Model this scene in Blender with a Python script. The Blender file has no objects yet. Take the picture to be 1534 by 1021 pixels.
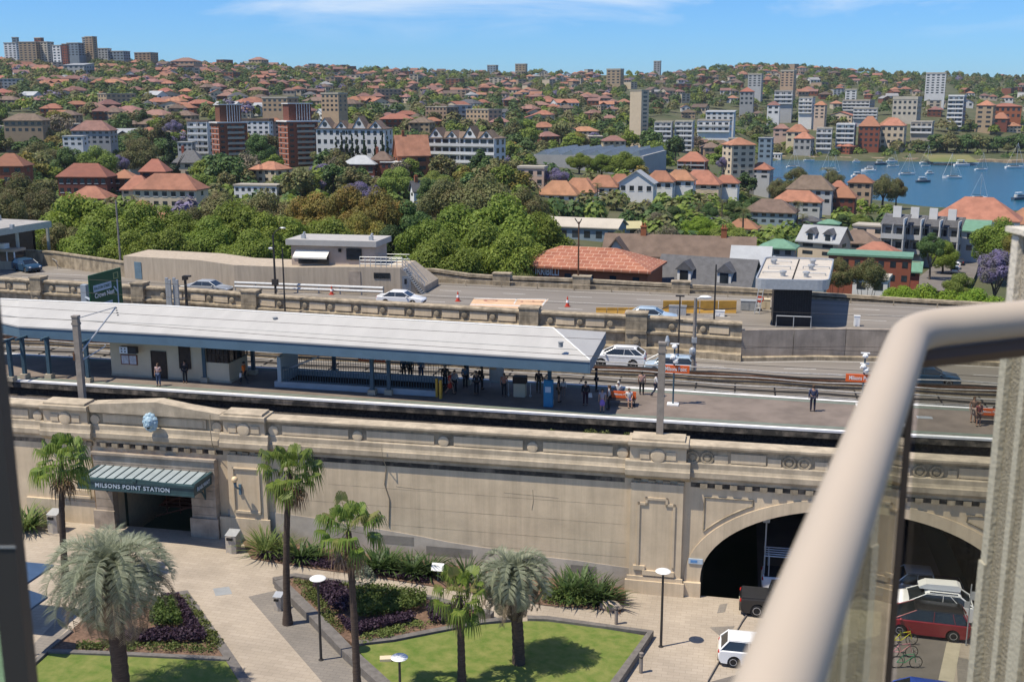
import bpy, bmesh, math, random
from math import sin, cos, pi, radians, sqrt, atan2
from mathutils import Vector, Matrix, Euler
random.seed(7)
SC = bpy.context.scene
COL = SC.collection
R = random.Random(11)

# ------------------------------------------------------------------ camera
CH = 30.5; PF = 1650.0; PITCH = math.atan(360.5/PF)
cd = bpy.data.cameras.new("Camera"); cam = bpy.data.objects.new("Camera", cd); COL.objects.link(cam)
cam.location = (0, 0, CH); cam.rotation_euler = (pi/2-PITCH, 0, 0)
cd.sensor_width = 36.0; cd.lens = 36.0*PF/1534.0
cd.clip_start = 0.05; cd.clip_end = 12000
cd.dof.use_dof = True; cd.dof.focus_distance = 110.0; cd.dof.aperture_fstop = 7.0
SC.camera = cam

# ------------------------------------------------------------------ sun and sky
SUND = Vector((-0.419, -0.164, 0.893)).normalized()
sl = bpy.data.lights.new("Sun", 'SUN'); sun = bpy.data.objects.new("Sun", sl); COL.objects.link(sun)
sl.energy = 5.0; sl.angle = radians(0.5); sl.color = (1.0, 0.915, 0.77)
sun.rotation_euler = SUND.to_track_quat('Z', 'Y').to_euler()
W = bpy.data.worlds.new("World"); SC.world = W; W.use_nodes = True
nt = W.node_tree; nt.nodes.clear()
def nd(nt, typ, **kw):
 n = nt.nodes.new(typ)
 for k, v in kw.items():
  if k.startswith('i_'):
   key = k[2:]
   n.inputs[int(key) if key.isdigit() else key].default_value = v
  else: setattr(n, k, v)
 return n
sky = nd(nt, 'ShaderNodeTexSky', sky_type='NISHITA', sun_disc=False)
sky.sun_elevation = math.asin(SUND.z); sky.sun_rotation = atan2(SUND.x, SUND.y)
sky.altitude = 0; sky.air_density = 1.0; sky.dust_density = 0.2; sky.ozone_density = 4.0
bg = nd(nt, 'ShaderNodeBackground', i_Strength=0.1); wo = nd(nt, 'ShaderNodeOutputWorld')
tc = nd(nt, 'ShaderNodeTexCoord')
hs = nd(nt, 'ShaderNodeMixRGB', blend_type='MULTIPLY'); hs.inputs[0].default_value = 1.0; hs.inputs[2].default_value = (0.44, 0.79, 1.26, 1)
nt.links.new(sky.outputs[0], hs.inputs[1])
# wisps of high cloud: noise over the sky's direction, stretched along the horizon, only well above it
mp = nd(nt, 'ShaderNodeMapping'); mp.inputs['Scale'].default_value = (2.2, 2.0, 11.0); mp.inputs['Location'].default_value = (0.35, 0.0, 0.16); mp.inputs['Rotation'].default_value = (0, radians(4), 0)
nz = nd(nt, 'ShaderNodeTexNoise', i_Scale=2.1, i_Detail=8.0, i_Roughness=0.58, i_Distortion=0.5)
cr = nd(nt, 'ShaderNodeMapRange'); cr.inputs[1].default_value = 0.52; cr.inputs[2].default_value = 0.72
sx = nd(nt, 'ShaderNodeSeparateXYZ')
hr = nd(nt, 'ShaderNodeMapRange'); hr.inputs[1].default_value = 0.045; hr.inputs[2].default_value = 0.10
mul = nd(nt, 'ShaderNodeMath', operation='MULTIPLY')
mx = nd(nt, 'ShaderNodeMixRGB'); mx.inputs[2].default_value = (6.8, 7.6, 8.6, 1)
L = nt.links.new
L(tc.outputs['Generated'], mp.inputs[0]); L(mp.outputs[0], nz.inputs['Vector']); L(nz.outputs['Fac'], cr.inputs[0])
L(tc.outputs['Generated'], sx.inputs[0]); L(sx.outputs['Z'], hr.inputs[0])
L(cr.outputs[0], mul.inputs[0]); L(hr.outputs[0], mul.inputs[1])
L(mul.outputs[0], mx.inputs[0]); L(hs.outputs[0], mx.inputs[1]); L(mx.outputs[0], bg.inputs[0]); L(bg.outputs[0], wo.inputs[0])
SC.view_settings.view_transform = 'Standard'; SC.view_settings.look = 'None'
SC.view_settings.exposure = 0.26; SC.view_settings.gamma = 1.0
SC.cycles.max_bounces = 6; SC.cycles.transparent_max_bounces = 8
SC.cycles.use_denoising = True

# ------------------------------------------------------------------ photo geometry -> world
def ray(px, py):
 a = (px-767)/PF; b = -(py-510.5)/PF
 return Vector((a, cos(PITCH)+b*sin(PITCH), -sin(PITCH)+b*cos(PITCH)))
def P(px, py, z):
 r = ray(px, py); k = (z-CH)/r.z
 return Vector((k*r.x, k*r.y, z))
def PY(px, py, Y):           # point of the ray at distance Y in front
 r = ray(px, py); k = Y/r.y
 return Vector((k*r.x, Y, CH+k*r.z))
def proj(p):
 X = p[0]; F = p[1]*cos(PITCH)-(p[2]-CH)*sin(PITCH); U = p[1]*sin(PITCH)+(p[2]-CH)*cos(PITCH)
 return 767+PF*X/F, 510.5-PF*U/F, F
def lerp(tab, x):
 if x <= tab[0][0]: return tab[0][1]
 for (a, b), (c, d) in zip(tab, tab[1:]):
  if x <= c: return b+(d-b)*(x-a)/(c-a)
 return tab[-1][1]
# the railway's own frame: s along the viaduct wall, t away from the street, z up
VO = Vector((-0.017, 63.452, 0)); VU = Vector((0.9793, -0.20242, 0)).normalized(); VN = Vector((-VU.y, VU.x, 0)); VR = atan2(VU.y, VU.x)
def Wd(s, t, z=0): return VO+VU*s+VN*t+Vector((0, 0, z))
def ST(p): d = Vector(p)-VO; return d.dot(VU), d.dot(VN)
def PS(px, py, z): p = P(px, py, z); return ST(p)
def PW(px, py, t):
 r = ray(px, py); o = Vector((0, 0, CH)); k = (t-(o-VO).dot(VN))/r.dot(VN); p = o+k*r
 return (p-VO).dot(VU), p.z
def G(s): return lerp([(-50, 2.8), (-21, 2.72), (8, 1.35), (60, 1.2)], s)  # plaza level along the wall
def PG(px, py):             # point of the plaza seen at a pixel, in the railway frame
 z = 2.0
 for _ in range(12):
  s, t = PS(px, py, z); z = G(s)
 return s, t, z

# ------------------------------------------------------------------ materials
MATS = {}
def newmat(name):
 m = bpy.data.materials.new(name); m.use_nodes = True
 MATS[name] = m
 t = m.node_tree; b = t.nodes['Principled BSDF']
 return m, t, b
def c4(c): return (c[0], c[1], c[2], 1)
def M(name, col, rough=0.8, scale=4.0, amt=0.25, col2=None, bump=0.0, bscale=None, metal=0.0, rnd=0.0, hue=0.0, coord='Object', stretch=(1, 1, 1), spec=0.3, detail=4.0, streak=0.0, emit=None, lo=0.35, hi=0.65):
 m, t, b = newmat(name)
 l = t.links.new
 b.inputs['Roughness'].default_value = rough; b.inputs['Metallic'].default_value = metal
 b.inputs['Specular IOR Level'].default_value = spec
 if col2 is None: col2 = tuple(c*(1-amt) for c in col)
 if coord == 'Pos':
  src = nd(t, 'ShaderNodeNewGeometry').outputs['Position']
 else:
  src = nd(t, 'ShaderNodeTexCoord').outputs['Object']
 mp = nd(t, 'ShaderNodeMapping'); mp.inputs['Scale'].default_value = stretch
 l(src, mp.inputs[0])
 n = nd(t, 'ShaderNodeTexNoise', i_Scale=scale, i_Detail=detail, i_Roughness=0.6)
 l(mp.outputs[0], n.inputs['Vector'])
 r = nd(t, 'ShaderNodeMapRange'); r.inputs[1].default_value = lo; r.inputs[2].default_value = hi
 l(n.outputs['Fac'], r.inputs[0])
 x = nd(t, 'ShaderNodeMixRGB'); x.inputs[1].default_value = c4(col); x.inputs[2].default_value = c4(col2)
 l(r.outputs[0], x.inputs[0]); out = x.outputs[0]
 if streak:
  m2 = nd(t, 'ShaderNodeMapping'); m2.inputs['Scale'].default_value = (1.6, 1.6, 0.07); l(src, m2.inputs[0])
  n2 = nd(t, 'ShaderNodeTexNoise', i_Scale=1.5, i_Detail=6.0, i_Roughness=0.7); l(m2.outputs[0], n2.inputs['Vector'])
  r2 = nd(t, 'ShaderNodeMapRange'); r2.inputs[1].default_value = 0.42; r2.inputs[2].default_value = 0.75; r2.inputs[3].default_value = 1.0; r2.inputs[4].default_value = 1.0-streak
  l(n2.outputs['Fac'], r2.inputs[0])
  x2 = nd(t, 'ShaderNodeMixRGB', blend_type='MULTIPLY'); x2.inputs[0].default_value = 1.0
  l(out, x2.inputs[1]); l(r2.outputs[0], x2.inputs[2]); out = x2.outputs[0]
 if rnd or hue:
  oi = nd(t, 'ShaderNodeObjectInfo'); h = nd(t, 'ShaderNodeHueSaturation')
  a = nd(t, 'ShaderNodeMapRange'); a.inputs[3].default_value = 1-rnd; a.inputs[4].default_value = 1+rnd
  l(oi.outputs['Random'], a.inputs[0]); l(a.outputs[0], h.inputs['Value'])
  if hue:
   a2 = nd(t, 'ShaderNodeMapRange'); a2.inputs[3].default_value = 0.5-hue; a2.inputs[4].default_value = 0.5+hue
   w = nd(t, 'ShaderNodeMath', operation='FRACT'); k = nd(t, 'ShaderNodeMath', operation='MULTIPLY'); k.inputs[1].default_value = 7.31
   l(oi.outputs['Random'], k.inputs[0]); l(k.outputs[0], w.inputs[0]); l(w.outputs[0], a2.inputs[0]); l(a2.outputs[0], h.inputs['Hue'])
  l(out, h.inputs['Color']); out = h.outputs[0]
 l(out, b.inputs['Base Color'])
 if bump:
  bn = nd(t, 'ShaderNodeTexNoise', i_Scale=bscale or scale*6, i_Detail=5.0); l(mp.outputs[0], bn.inputs['Vector'])
  bp = nd(t, 'ShaderNodeBump', i_Strength=bump, i_Distance=0.02); l(bn.outputs['Fac'], bp.inputs['Height']); l(bp.outputs[0], b.inputs['Normal'])
 if emit:
  b.inputs['Emission Color'].default_value = c4(emit[0]); b.inputs['Emission Strength'].default_value = emit[1]
 return m
def LEAF(name, a, bcol, rnd=0.2, hue=0.015, trans=0.35, rough=0.6, nscale=0.5, ccol=None):
 m, t, b = newmat(name); l = t.links.new
 g = nd(t, 'ShaderNodeNewGeometry')
 x = nd(t, 'ShaderNodeMixRGB'); x.inputs[1].default_value = c4(a); x.inputs[2].default_value = c4(bcol)
 l(g.outputs['Random Per Island'], x.inputs[0]); out = x.outputs[0]
 if ccol:
  tcx = nd(t, 'ShaderNodeTexCoord'); nn = nd(t, 'ShaderNodeTexNoise', i_Scale=nscale, i_Detail=3.0); l(tcx.outputs['Object'], nn.inputs['Vector'])
  rr = nd(t, 'ShaderNodeMapRange'); rr.inputs[1].default_value = 0.47; rr.inputs[2].default_value = 0.6; l(nn.outputs['Fac'], rr.inputs[0])
  y = nd(t, 'ShaderNodeMixRGB'); y.inputs[2].default_value = c4(ccol); l(rr.outputs[0], y.inputs[0]); l(out, y.inputs[1]); out = y.outputs[0]
 oi = nd(t, 'ShaderNodeObjectInfo'); h = nd(t, 'ShaderNodeHueSaturation')
 r1 = nd(t, 'ShaderNodeMapRange'); r1.inputs[3].default_value = 1-rnd; r1.inputs[4].default_value = 1+rnd
 l(oi.outputs['Random'], r1.inputs[0]); l(r1.outputs[0], h.inputs['Value'])
 k = nd(t, 'ShaderNodeMath', operation='MULTIPLY'); k.inputs[1].default_value = 5.77; w = nd(t, 'ShaderNodeMath', operation='FRACT')
 r2 = nd(t, 'ShaderNodeMapRange'); r2.inputs[3].default_value = 0.5-hue; r2.inputs[4].default_value = 0.5+hue
 l(oi.outputs['Random'], k.inputs[0]); l(k.outputs[0], w.inputs[0]); l(w.outputs[0], r2.inputs[0]); l(r2.outputs[0], h.inputs['Hue'])
 l(out, h.inputs['Color']); l(h.outputs[0], b.inputs['Base Color'])
 b.inputs['Roughness'].default_value = rough; b.inputs['Specular IOR Level'].default_value = 0.25
 tr = nd(t, 'ShaderNodeBsdfTranslucent'); l(h.outputs[0], tr.inputs['Color'])
 ms = nd(t, 'ShaderNodeMixShader'); ms.inputs[0].default_value = trans
 o = t.nodes['Material Output']; l(b.outputs[0], ms.inputs[1]); l(tr.outputs[0], ms.inputs[2]); l(ms.outputs[0], o.inputs['Surface'])
 return m
def GLASS(name, tint=(0.8, 0.9, 0.85), refl=0.06, thin=True, ior=1.5):
 m, t, b = newmat(name); l = t.links.new
 t.nodes.remove(b)
 fr = nd(t, 'ShaderNodeFresnel', i_IOR=ior); gl = nd(t, 'ShaderNodeBsdfGlossy', i_Roughness=0.02); tp = nd(t, 'ShaderNodeBsdfTransparent'); tp.inputs[0].default_value = c4(tint)
 g = nd(t, 'ShaderNodeNewGeometry'); iv = nd(t, 'ShaderNodeMath', operation='SUBTRACT'); iv.inputs[0].default_value = 1.0; l(g.outputs['Backfacing'], iv.inputs[1]); mm = nd(t, 'ShaderNodeMath', operation='MULTIPLY'); l(fr.outputs[0], mm.inputs[0]); l(iv.outputs[0], mm.inputs[1])
 ms = nd(t, 'ShaderNodeMixShader'); l(mm.outputs[0], ms.inputs[0]); l(tp.outputs[0], ms.inputs[1]); l(gl.outputs[0], ms.inputs[2]); l(ms.outputs[0], t.nodes['Material Output'].inputs['Surface'])
 return m

# ------------------------------------------------------------------ mesh building
KIDS = {}
class MB:
 def __init__(s): s.v = []; s.f = []; s.m = []
 def add(s, vs, fs, mi=0):
  b = len(s.v); s.v += [tuple(v) for v in vs]; s.f += [tuple(b+i for i in f) for f in fs]; s.m += [mi]*len(fs); return s
 def quad(s, a, b, c, d, mi=0): return s.add([a, b, c, d], [(0, 1, 2, 3)], mi)
 def box(s, x0, x1, y0, y1, z0, z1, mi=0, rz=0, M4=None):
  vs = [(x, y, z) for z in (z0, z1) for y in (y0, y1) for x in (x0, x1)]
  if rz:
   cx, cy = (x0+x1)/2, (y0+y1)/2; c, n = cos(rz), sin(rz)
   vs = [(cx+(x-cx)*c-(y-cy)*n, cy+(x-cx)*n+(y-cy)*c, z) for x, y, z in vs]
  if M4: vs = [tuple(M4 @ Vector(v)) for v in vs]
  return s.add(vs, [(0, 2, 3, 1), (4, 5, 7, 6), (0, 1, 5, 4), (2, 6, 7, 3), (0, 4, 6, 2), (1, 3, 7, 5)], mi)
 def cbox(s, c, d, mi=0, rz=0): return s.box(c[0]-d[0]/2, c[0]+d[0]/2, c[1]-d[1]/2, c[1]+d[1]/2, c[2]-d[2]/2, c[2]+d[2]/2, mi, rz)
 def prism(s, poly, z0, z1, mi=0, zf=None):     # poly (x,y); zf(x,y) adds ground height
  n = len(poly); zf = zf or (lambda x, y: 0)
  vs = [(x, y, z0+zf(x, y)) for x, y in poly]+[(x, y, z1+zf(x, y)) for x, y in poly]
  fs = [tuple(range(n-1, -1, -1)), tuple(range(n, 2*n))]+[(i, (i+1) % n, n+(i+1) % n, n+i) for i in range(n)]
  return s.add(vs, fs, mi)
 def prof(s, poly, y0, y1, mi=0):           # poly (x,z) pushed from y0 to y1
  n = len(poly)
  vs = [(x, y0, z) for x, z in poly]+[(x, y1, z) for x, z in poly]
  fs = [tuple(range(n)), tuple(range(2*n-1, n-1, -1))]+[((i+1) % n, i, n+i, n+(i+1) % n) for i in range(n)]
  return s.add(vs, fs, mi)
 def sweep(s, path, prof, mi=0, cap=True):      # path (s,t[,z]); closed profile (dt,dz)
  n = len(prof); vs = []
  for p in path:
   z = p[2] if len(p) > 2 else 0
   vs += [(p[0], p[1]+a, z+b) for a, b in prof]
  fs = []
  for k in range(len(path)-1):
   for i in range(n):
    j = (i+1) % n
    fs.append((k*n+i, k*n+j, (k+1)*n+j, (k+1)*n+i))
  if cap: fs += [tuple(range(n-1, -1, -1)), tuple((len(path)-1)*n+i for i in range(n))]
  return s.add(vs, fs, mi)
 def ribbon(s, A, B, mi=0):              # flat strip between two point rows
  n = len(A); return s.add(list(A)+list(B), [(i, i+1, n+i+1, n+i) for i in range(n-1)], mi)
 def tube(s, pts, r, n=8, mi=0, cap=True):
  pts = [Vector(p) for p in pts]; rs = r if isinstance(r, (list, tuple)) else [r]*len(pts); vs = []; fs = []
  for i, p in enumerate(pts):
   d = (pts[min(i+1, len(pts)-1)]-pts[max(i-1, 0)]).normalized()
   a = d.cross(Vector((0, 0, 1)) if abs(d.z) < 0.95 else Vector((0, 1, 0))).normalized(); b = d.cross(a)
   vs += [tuple(p+a*rs[i]*cos(2*pi*k/n)+b*rs[i]*sin(2*pi*k/n)) for k in range(n)]
  for i in range(len(pts)-1):
   for k in range(n):
    j = (k+1) % n; fs.append((i*n+k, (i+1)*n+k, (i+1)*n+j, i*n+j))
  if cap: fs += [tuple(range(n)), tuple((len(pts)-1)*n+k for k in range(n-1, -1, -1))]
  return s.add(vs, fs, mi)
 def lathe(s, pf, n=12, c=(0, 0, 0), mi=0, ax='z'): # pf (r,h)
  vs = []; fs = []
  for r, h in pf:
   for k in range(n):
    a = 2*pi*k/n
    v = (r*cos(a), r*sin(a), h)
    if ax == 'y': v = (r*cos(a), h, r*sin(a))
    if ax == 'x': v = (h, r*cos(a), r*sin(a))
    vs.append((c[0]+v[0], c[1]+v[1], c[2]+v[2]))
  for i in range(len(pf)-1):
   for k in range(n):
    j = (k+1) % n; fs.append((i*n+k, i*n+j, (i+1)*n+j, (i+1)*n+k))
  if pf[0][0] > 1e-6: fs.append(tuple(range(n-1, -1, -1)))
  if pf[-1][0] > 1e-6: fs.append(tuple((len(pf)-1)*n+k for k in range(n)))
  return s.add(vs, fs, mi)
 def blob(s, c, r, n=10, m=7, mi=0, jit=0.0, rr=None):
  rr = rr or R; vs = []; fs = []
  rad = r if isinstance(r, (tuple, list)) else (r, r, r)
  for i in range(m+1):
   th = pi*i/m
   for k in range(n):
    a = 2*pi*k/n; q = 1+rr.uniform(-jit, jit)
    vs.append((c[0]+rad[0]*q*sin(th)*cos(a), c[1]+rad[1]*q*sin(th)*sin(a), c[2]+rad[2]*q*cos(th)))
  for i in range(m):
   for k in range(n):
    j = (k+1) % n; fs.append((i*n+k, (i+1)*n+k, (i+1)*n+j, i*n+j))
  return s.add(vs, fs, mi)
 def mesh(s, name, mats, off=(0, 0, 0), smooth=False, recalc=True):
  me = bpy.data.meshes.new(name)
  ox, oy, oz = off
  me.from_pydata([(x-ox, y-oy, z-oz) for x, y, z in s.v], [], s.f)
  for m in (mats if isinstance(mats, (list, tuple)) else [mats]): me.materials.append(m)
  if any(s.m): me.polygons.foreach_set('material_index', s.m)
  if recalc and len(s.f) < 60000:
   bm = bmesh.new(); bm.from_mesh(me); bmesh.ops.recalc_face_normals(bm, faces=bm.faces); bm.to_mesh(me); bm.free()
  if smooth:
   me.polygons.foreach_set('use_smooth', [True]*len(me.polygons))
   me.set_sharp_from_angle(angle=radians(40))
  me.update(); return me
def link(o): COL.objects.link(o); return o
def tag(o, label, cat, group=None, kind=None):
 o['label'] = label; o['category'] = cat
 if group: o['group'] = group
 if kind: o['kind'] = kind
 return o
def thing(name, label, cat, at=(0, 0, 0), frame='V', group=None, rz=0.0):
 o = link(bpy.data.objects.new(name, None)); o.empty_display_size = 0.2
 if frame == 'V': o.location = Wd(*at); o.rotation_euler = (0, 0, VR+rz)
 else: o.location = at; o.rotation_euler = (0, 0, rz)
 o['_at'] = tuple(at); return tag(o, label, cat, group)
def part(par, name, mb, mats, label=None, smooth=False, off=None, recalc=True):
 if off is None: off = par.get('_at', (0, 0, 0))
 o = link(bpy.data.objects.new(name, mb if isinstance(mb, bpy.types.Mesh) else mb.mesh(name, mats, off, smooth, recalc)))
 o.parent = par; KIDS.setdefault(par.name, []).append(o)
 if label: o['label'] = label
 return o
def sub(par, name, mb, mats, top=None, **kw):      # sub-part of a part that sits at its thing's origin
 off = (top or par.parent).get('_at', (0, 0, 0)); return part(par, name, mb, mats, off=off, **kw)
def solo(name, mb, mats, label, cat, frame='V', at=(0, 0, 0), group=None, kind=None, smooth=False, rz=0.0, recalc=True):
 o = link(bpy.data.objects.new(name, mb.mesh(name, mats, at, smooth, recalc)))
 if frame == 'V': o.location = Wd(*at); o.rotation_euler = (0, 0, VR+rz)
 else: o.location = at; o.rotation_euler = (0, 0, rz)
 if label: tag(o, label, cat, group, kind)
 elif kind: o['kind'] = kind
 return o
def struct(name, mb, mats, frame='V', smooth=False, kind='structure', recalc=True):
 return solo(name, mb, mats, None, None, frame, kind=kind, smooth=smooth, recalc=recalc)
def dup(root, label=None, group=None, loc=None, rz=None, sc=None):
 def cp(o, par):
  c = o.copy(); COL.objects.link(c)
  if par: c.parent = par
  for ch in KIDS.get(o.name, ()): cp(ch, c)
  return c
 c = cp(root, None)
 if label: c['label'] = label
 if group: c['group'] = group
 if loc is not None: c.location = loc
 if rz is not None: c.rotation_euler = (0, 0, rz)
 if sc is not None: c.scale = sc if isinstance(sc, (tuple, list)) else (sc, sc, sc)
 return c
def text_mb(txt, size, extrude=0.01, bold=0.0, align='CENTER', spacing=1.0):
 cu = bpy.data.curves.new('lettering', 'FONT'); cu.body = txt; cu.size = size; cu.extrude = extrude; cu.offset = bold
 cu.align_x = align; cu.align_y = 'CENTER'; cu.space_character = spacing; cu.resolution_u = 3
 o = bpy.data.objects.new('lettering', cu); COL.objects.link(o)
 me = o.to_mesh(); mb = MB(); mb.add([tuple(v.co) for v in me.vertices], [tuple(p.vertices) for p in me.polygons])
 o.to_mesh_clear(); bpy.data.objects.remove(o); bpy.data.curves.remove(cu)
 return mb
def upright(mb, x, y, z, rz=0.0, tilt=pi/2):      # stands a flat text mesh up, facing -y (turned by rz)
 m = Matrix.Translation((x, y, z)) @ Matrix.Rotation(rz, 4, 'Z') @ Matrix.Rotation(tilt, 4, 'X')
 mb.v = [tuple(m @ Vector(v)) for v in mb.v]; return mb
# ------------------------------------------------------------------ palette
m_conc = M('wall_concrete', (0.66, 0.53, 0.365), 0.9, 0.5, 0.28, streak=0.22, bump=0.25, bscale=9, lo=0.3, hi=0.75)
m_concd = M('weathered_concrete', (0.44, 0.36, 0.25), 0.9, 1.2, 0.5, streak=0.4, bump=0.25, bscale=9)
m_dado = M('grey_render', (0.52, 0.45, 0.365), 0.9, 0.5, 0.35, streak=0.1, bump=0.2)
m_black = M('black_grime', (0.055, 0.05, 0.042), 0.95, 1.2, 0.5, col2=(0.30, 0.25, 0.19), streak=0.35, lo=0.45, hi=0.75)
m_trim = M('cast_trim', (0.50, 0.415, 0.30), 0.9, 1.0, 0.35, streak=0.2, bump=0.2)
m_stone = M('sandstone', (0.42, 0.345, 0.27), 0.9, 0.8, 0.4, streak=0.2, bump=0.3)
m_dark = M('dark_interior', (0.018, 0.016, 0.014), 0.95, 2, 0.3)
m_asphalt = M('asphalt', (0.225, 0.20, 0.17), 0.9, 0.35, 0.25, stretch=(0.15, 1, 1), bump=0.15, bscale=30)
m_asph2 = M('dark_asphalt', (0.175, 0.16, 0.15), 0.9, 0.6, 0.25, stretch=(0.1, 1, 1), bump=0.15, bscale=30)
m_road = M('street_asphalt', (0.17, 0.15, 0.13), 0.9, 0.4, 0.25, bump=0.15, bscale=30)
m_white = M('white_paint', (0.78, 0.77, 0.74), 0.6, 3, 0.12)
m_roadpaint = M('road_paint', (0.62, 0.6, 0.56), 0.8, 5, 0.3)
m_plat = M('platform_asphalt', (0.205, 0.165, 0.135), 0.9, 0.5, 0.3, bump=0.1, bscale=30)
m_tact = M('green_grey_strip', (0.16, 0.185, 0.15), 0.9, 2, 0.2)
m_ballast = M('ballast', (0.14, 0.105, 0.085), 1.0, 9, 0.6, bump=0.9, bscale=25, lo=0.3, hi=0.7)
m_oily = M('oily_ballast', (0.03, 0.026, 0.023), 1.0, 5, 0.6, col2=(0.085, 0.07, 0.058), bump=0.9, bscale=25)
m_rust = M('rusty_steel', (0.13, 0.065, 0.035), 0.7, 4, 0.4)
m_steel = M('rail_steel', (0.36, 0.32, 0.28), 0.5, 6, 0.3, metal=0.2)
m_roofw = M('white_roof_sheet', (0.43, 0.415, 0.385), 0.55, 0.7, 0.1, stretch=(1, 0.3, 1))
m_fascia = M('blue_grey_fascia', (0.10, 0.165, 0.22), 0.5, 1, 0.12)
m_bluecol = M('blue_grey_paint', (0.055, 0.10, 0.13), 0.5, 2, 0.2)
m_under = M('canopy_underside', (0.30, 0.34, 0.37), 0.7, 1, 0.1)
m_cream = M('cream_render', (0.62, 0.52, 0.36), 0.8, 0.8, 0.12)
m_creamd = M('cream_tiles', (0.46, 0.39, 0.28), 0.6, 3, 0.15)
m_dkbrown = M('dark_brown_joinery', (0.05, 0.033, 0.024), 0.6, 3, 0.3)
m_orange = M('orange_paint', (0.72, 0.13, 0.03), 0.5, 3, 0.1)
m_green = M('sign_green', (0.008, 0.075, 0.03), 0.5, 2, 0.1)
m_bluew = M('sign_pale_blue', (0.42, 0.5, 0.58), 0.6, 3, 0.1)
m_pole = M('weathered_steel_pole', (0.27, 0.235, 0.20), 0.6, 3, 0.25)
m_poled = M('dark_metal_pole', (0.045, 0.04, 0.037), 0.5, 3, 0.2)
m_galv = M('galvanised_steel', (0.48, 0.49, 0.49), 0.4, 4, 0.15, metal=0.4)
m_grey = M('grey_metal', (0.30, 0.31, 0.31), 0.5, 3, 0.15)
m_glassd = M('dark_window_glass', (0.025, 0.032, 0.038), 0.12, 0.7, 0.5, spec=0.7, rnd=0.3)
m_bluegl = M('blue_window_glass', (0.055, 0.085, 0.11), 0.12, 0.6, 0.5, spec=0.7)
m_teal = M('teal_awning_metal', (0.035, 0.075, 0.085), 0.45, 2, 0.2)
m_awng = M('awning_glass', (0.33, 0.38, 0.39), 0.35, 1.2, 0.15, spec=0.5)
m_yellow = M('barrier_yellow', (0.46, 0.26, 0.05), 0.6, 1.5, 0.25)
m_peach = M('peach_road_paint', (0.62, 0.40, 0.24), 0.8, 1.0, 0.15)
m_red = M('red_plastic', (0.55, 0.06, 0.03), 0.5, 3, 0.15)
m_black2 = M('black_cladding', (0.022, 0.022, 0.026), 0.45, 3, 0.3)
m_cable = M('cable_grey', (0.42, 0.4, 0.37), 0.6, 3, 0.3)
m_cabled = M('cable_black', (0.03, 0.027, 0.025), 0.6, 3, 0.3)
# ------------------------------------------------------------------ station wall, arch and parapet (street side)
vw = thing('viaduct_wall', 'long tan concrete railway viaduct wall with road arch and carved parapet above plaza', 'viaduct')
AC, AA, AB, AZ = 20.25, 8.8, 4.9, 2.5
def arch(a, b, n=28, lo=0.6): return [(AC-a*cos(pi*k/n), AZ+b*sin(pi*k/n)) for k in range(n+1)]
WF = 0.5
def wall_face():
 mb = MB(); z0, z1 = -1.5, 8.6
 def rect(sa, sb, za, zb): mb.quad((sa, WF, za), (sb, WF, za), (sb, WF, zb), (sa, WF, zb))
 E0, E1, EZ = -27.0, -21.1, 5.9
 rect(-48, E0, z0, z1); rect(E0, E1, EZ, z1); rect(E1, AC-AA, z0, z1); rect(AC+AA, 62, z0, z1)
 A = arch(AA, AB)
 for (a, za), (b, zb) in zip(A, A[1:]):
  mb.quad((a, WF, za), (b, WF, zb), (b, WF, z1), (a, WF, z1))
 # opening soffits / reveals, 1 m deep
 for (a, za), (b, zb) in zip(A, A[1:]): mb.quad((a, WF, za), (b, WF, zb), (b, WF+2.2, zb), (a, WF+2.2, za))
 for s_ in (AC-AA, AC+AA): mb.quad((s_, WF, z0), (s_, WF+2.2, z0), (s_, WF+2.2, AZ), (s_, WF, AZ))
 mb.quad((E0, WF, z0), (E0, WF+1, z0), (E0, WF+1, EZ), (E0, WF, EZ)); mb.quad((E1, WF, z0), (E1, WF+1, z0), (E1, WF+1, EZ), (E1, WF, EZ)); mb.quad((E0, WF, EZ), (E1, WF, EZ), (E1, WF+1, EZ), (E0, WF+1, EZ))
 return mb
part(vw, 'wall_face', wall_face(), m_conc)
# tunnel under the railway
tb = MB(); A = arch(AA, AB)
for (a, za), (b, zb) in zip(A, A[1:]): tb.quad((a, 2.7, za), (b, 2.7, zb), (b, 46, zb), (a, 46, za))
for s_ in (AC-AA, AC+AA): tb.quad((s_, 2.7, -1.5), (s_, 46, -1.5), (s_, 46, AZ), (s_, 2.7, AZ))
tb.quad((11, 46, -1), (30, 46, -1), (30, 46, 8), (11, 46, 8))
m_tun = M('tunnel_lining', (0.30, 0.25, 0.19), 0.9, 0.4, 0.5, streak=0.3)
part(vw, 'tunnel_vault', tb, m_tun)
# grey lower render with an uneven upper edge, from the entrance to the big pier
db = MB(); xs = [(-19.0, 4.5), (-16.2, 4.55), (-13, 4.35), (-10.5, 4.1), (-8.6, 3.95), (-6, 3.7), (-4, 3.45), (-2, 3.3), (0, 3.2), (2.2, 3.0), (4, 2.95), (5.5, 2.85), (7.2, 2.75)]
for (a, za), (b, zb) in zip(xs, xs[1:]): db.quad((a, WF-0.03, -1), (b, WF-0.03, -1), (b, WF-0.03, zb), (a, WF-0.03, za)); db.quad((a, WF-0.03, za), (b, WF-0.03, zb), (b, WF, zb), (a, WF, za))
part(vw, 'lower_render', db, m_dado)
pb = MB()
for a, b, za, zb in ((-9.2, -6.4, 3.0, 3.6), (-5.6, -2.6, 2.5, 3.1), (3.6, 5.2, 2.2, 2.65)): pb.box(a, b, WF-0.036, WF-0.02, za, zb)
part(vw, 'render_patch', pb, M('patch_grey', (0.27, 0.24, 0.2), 0.9, 1, 0.3))
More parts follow.
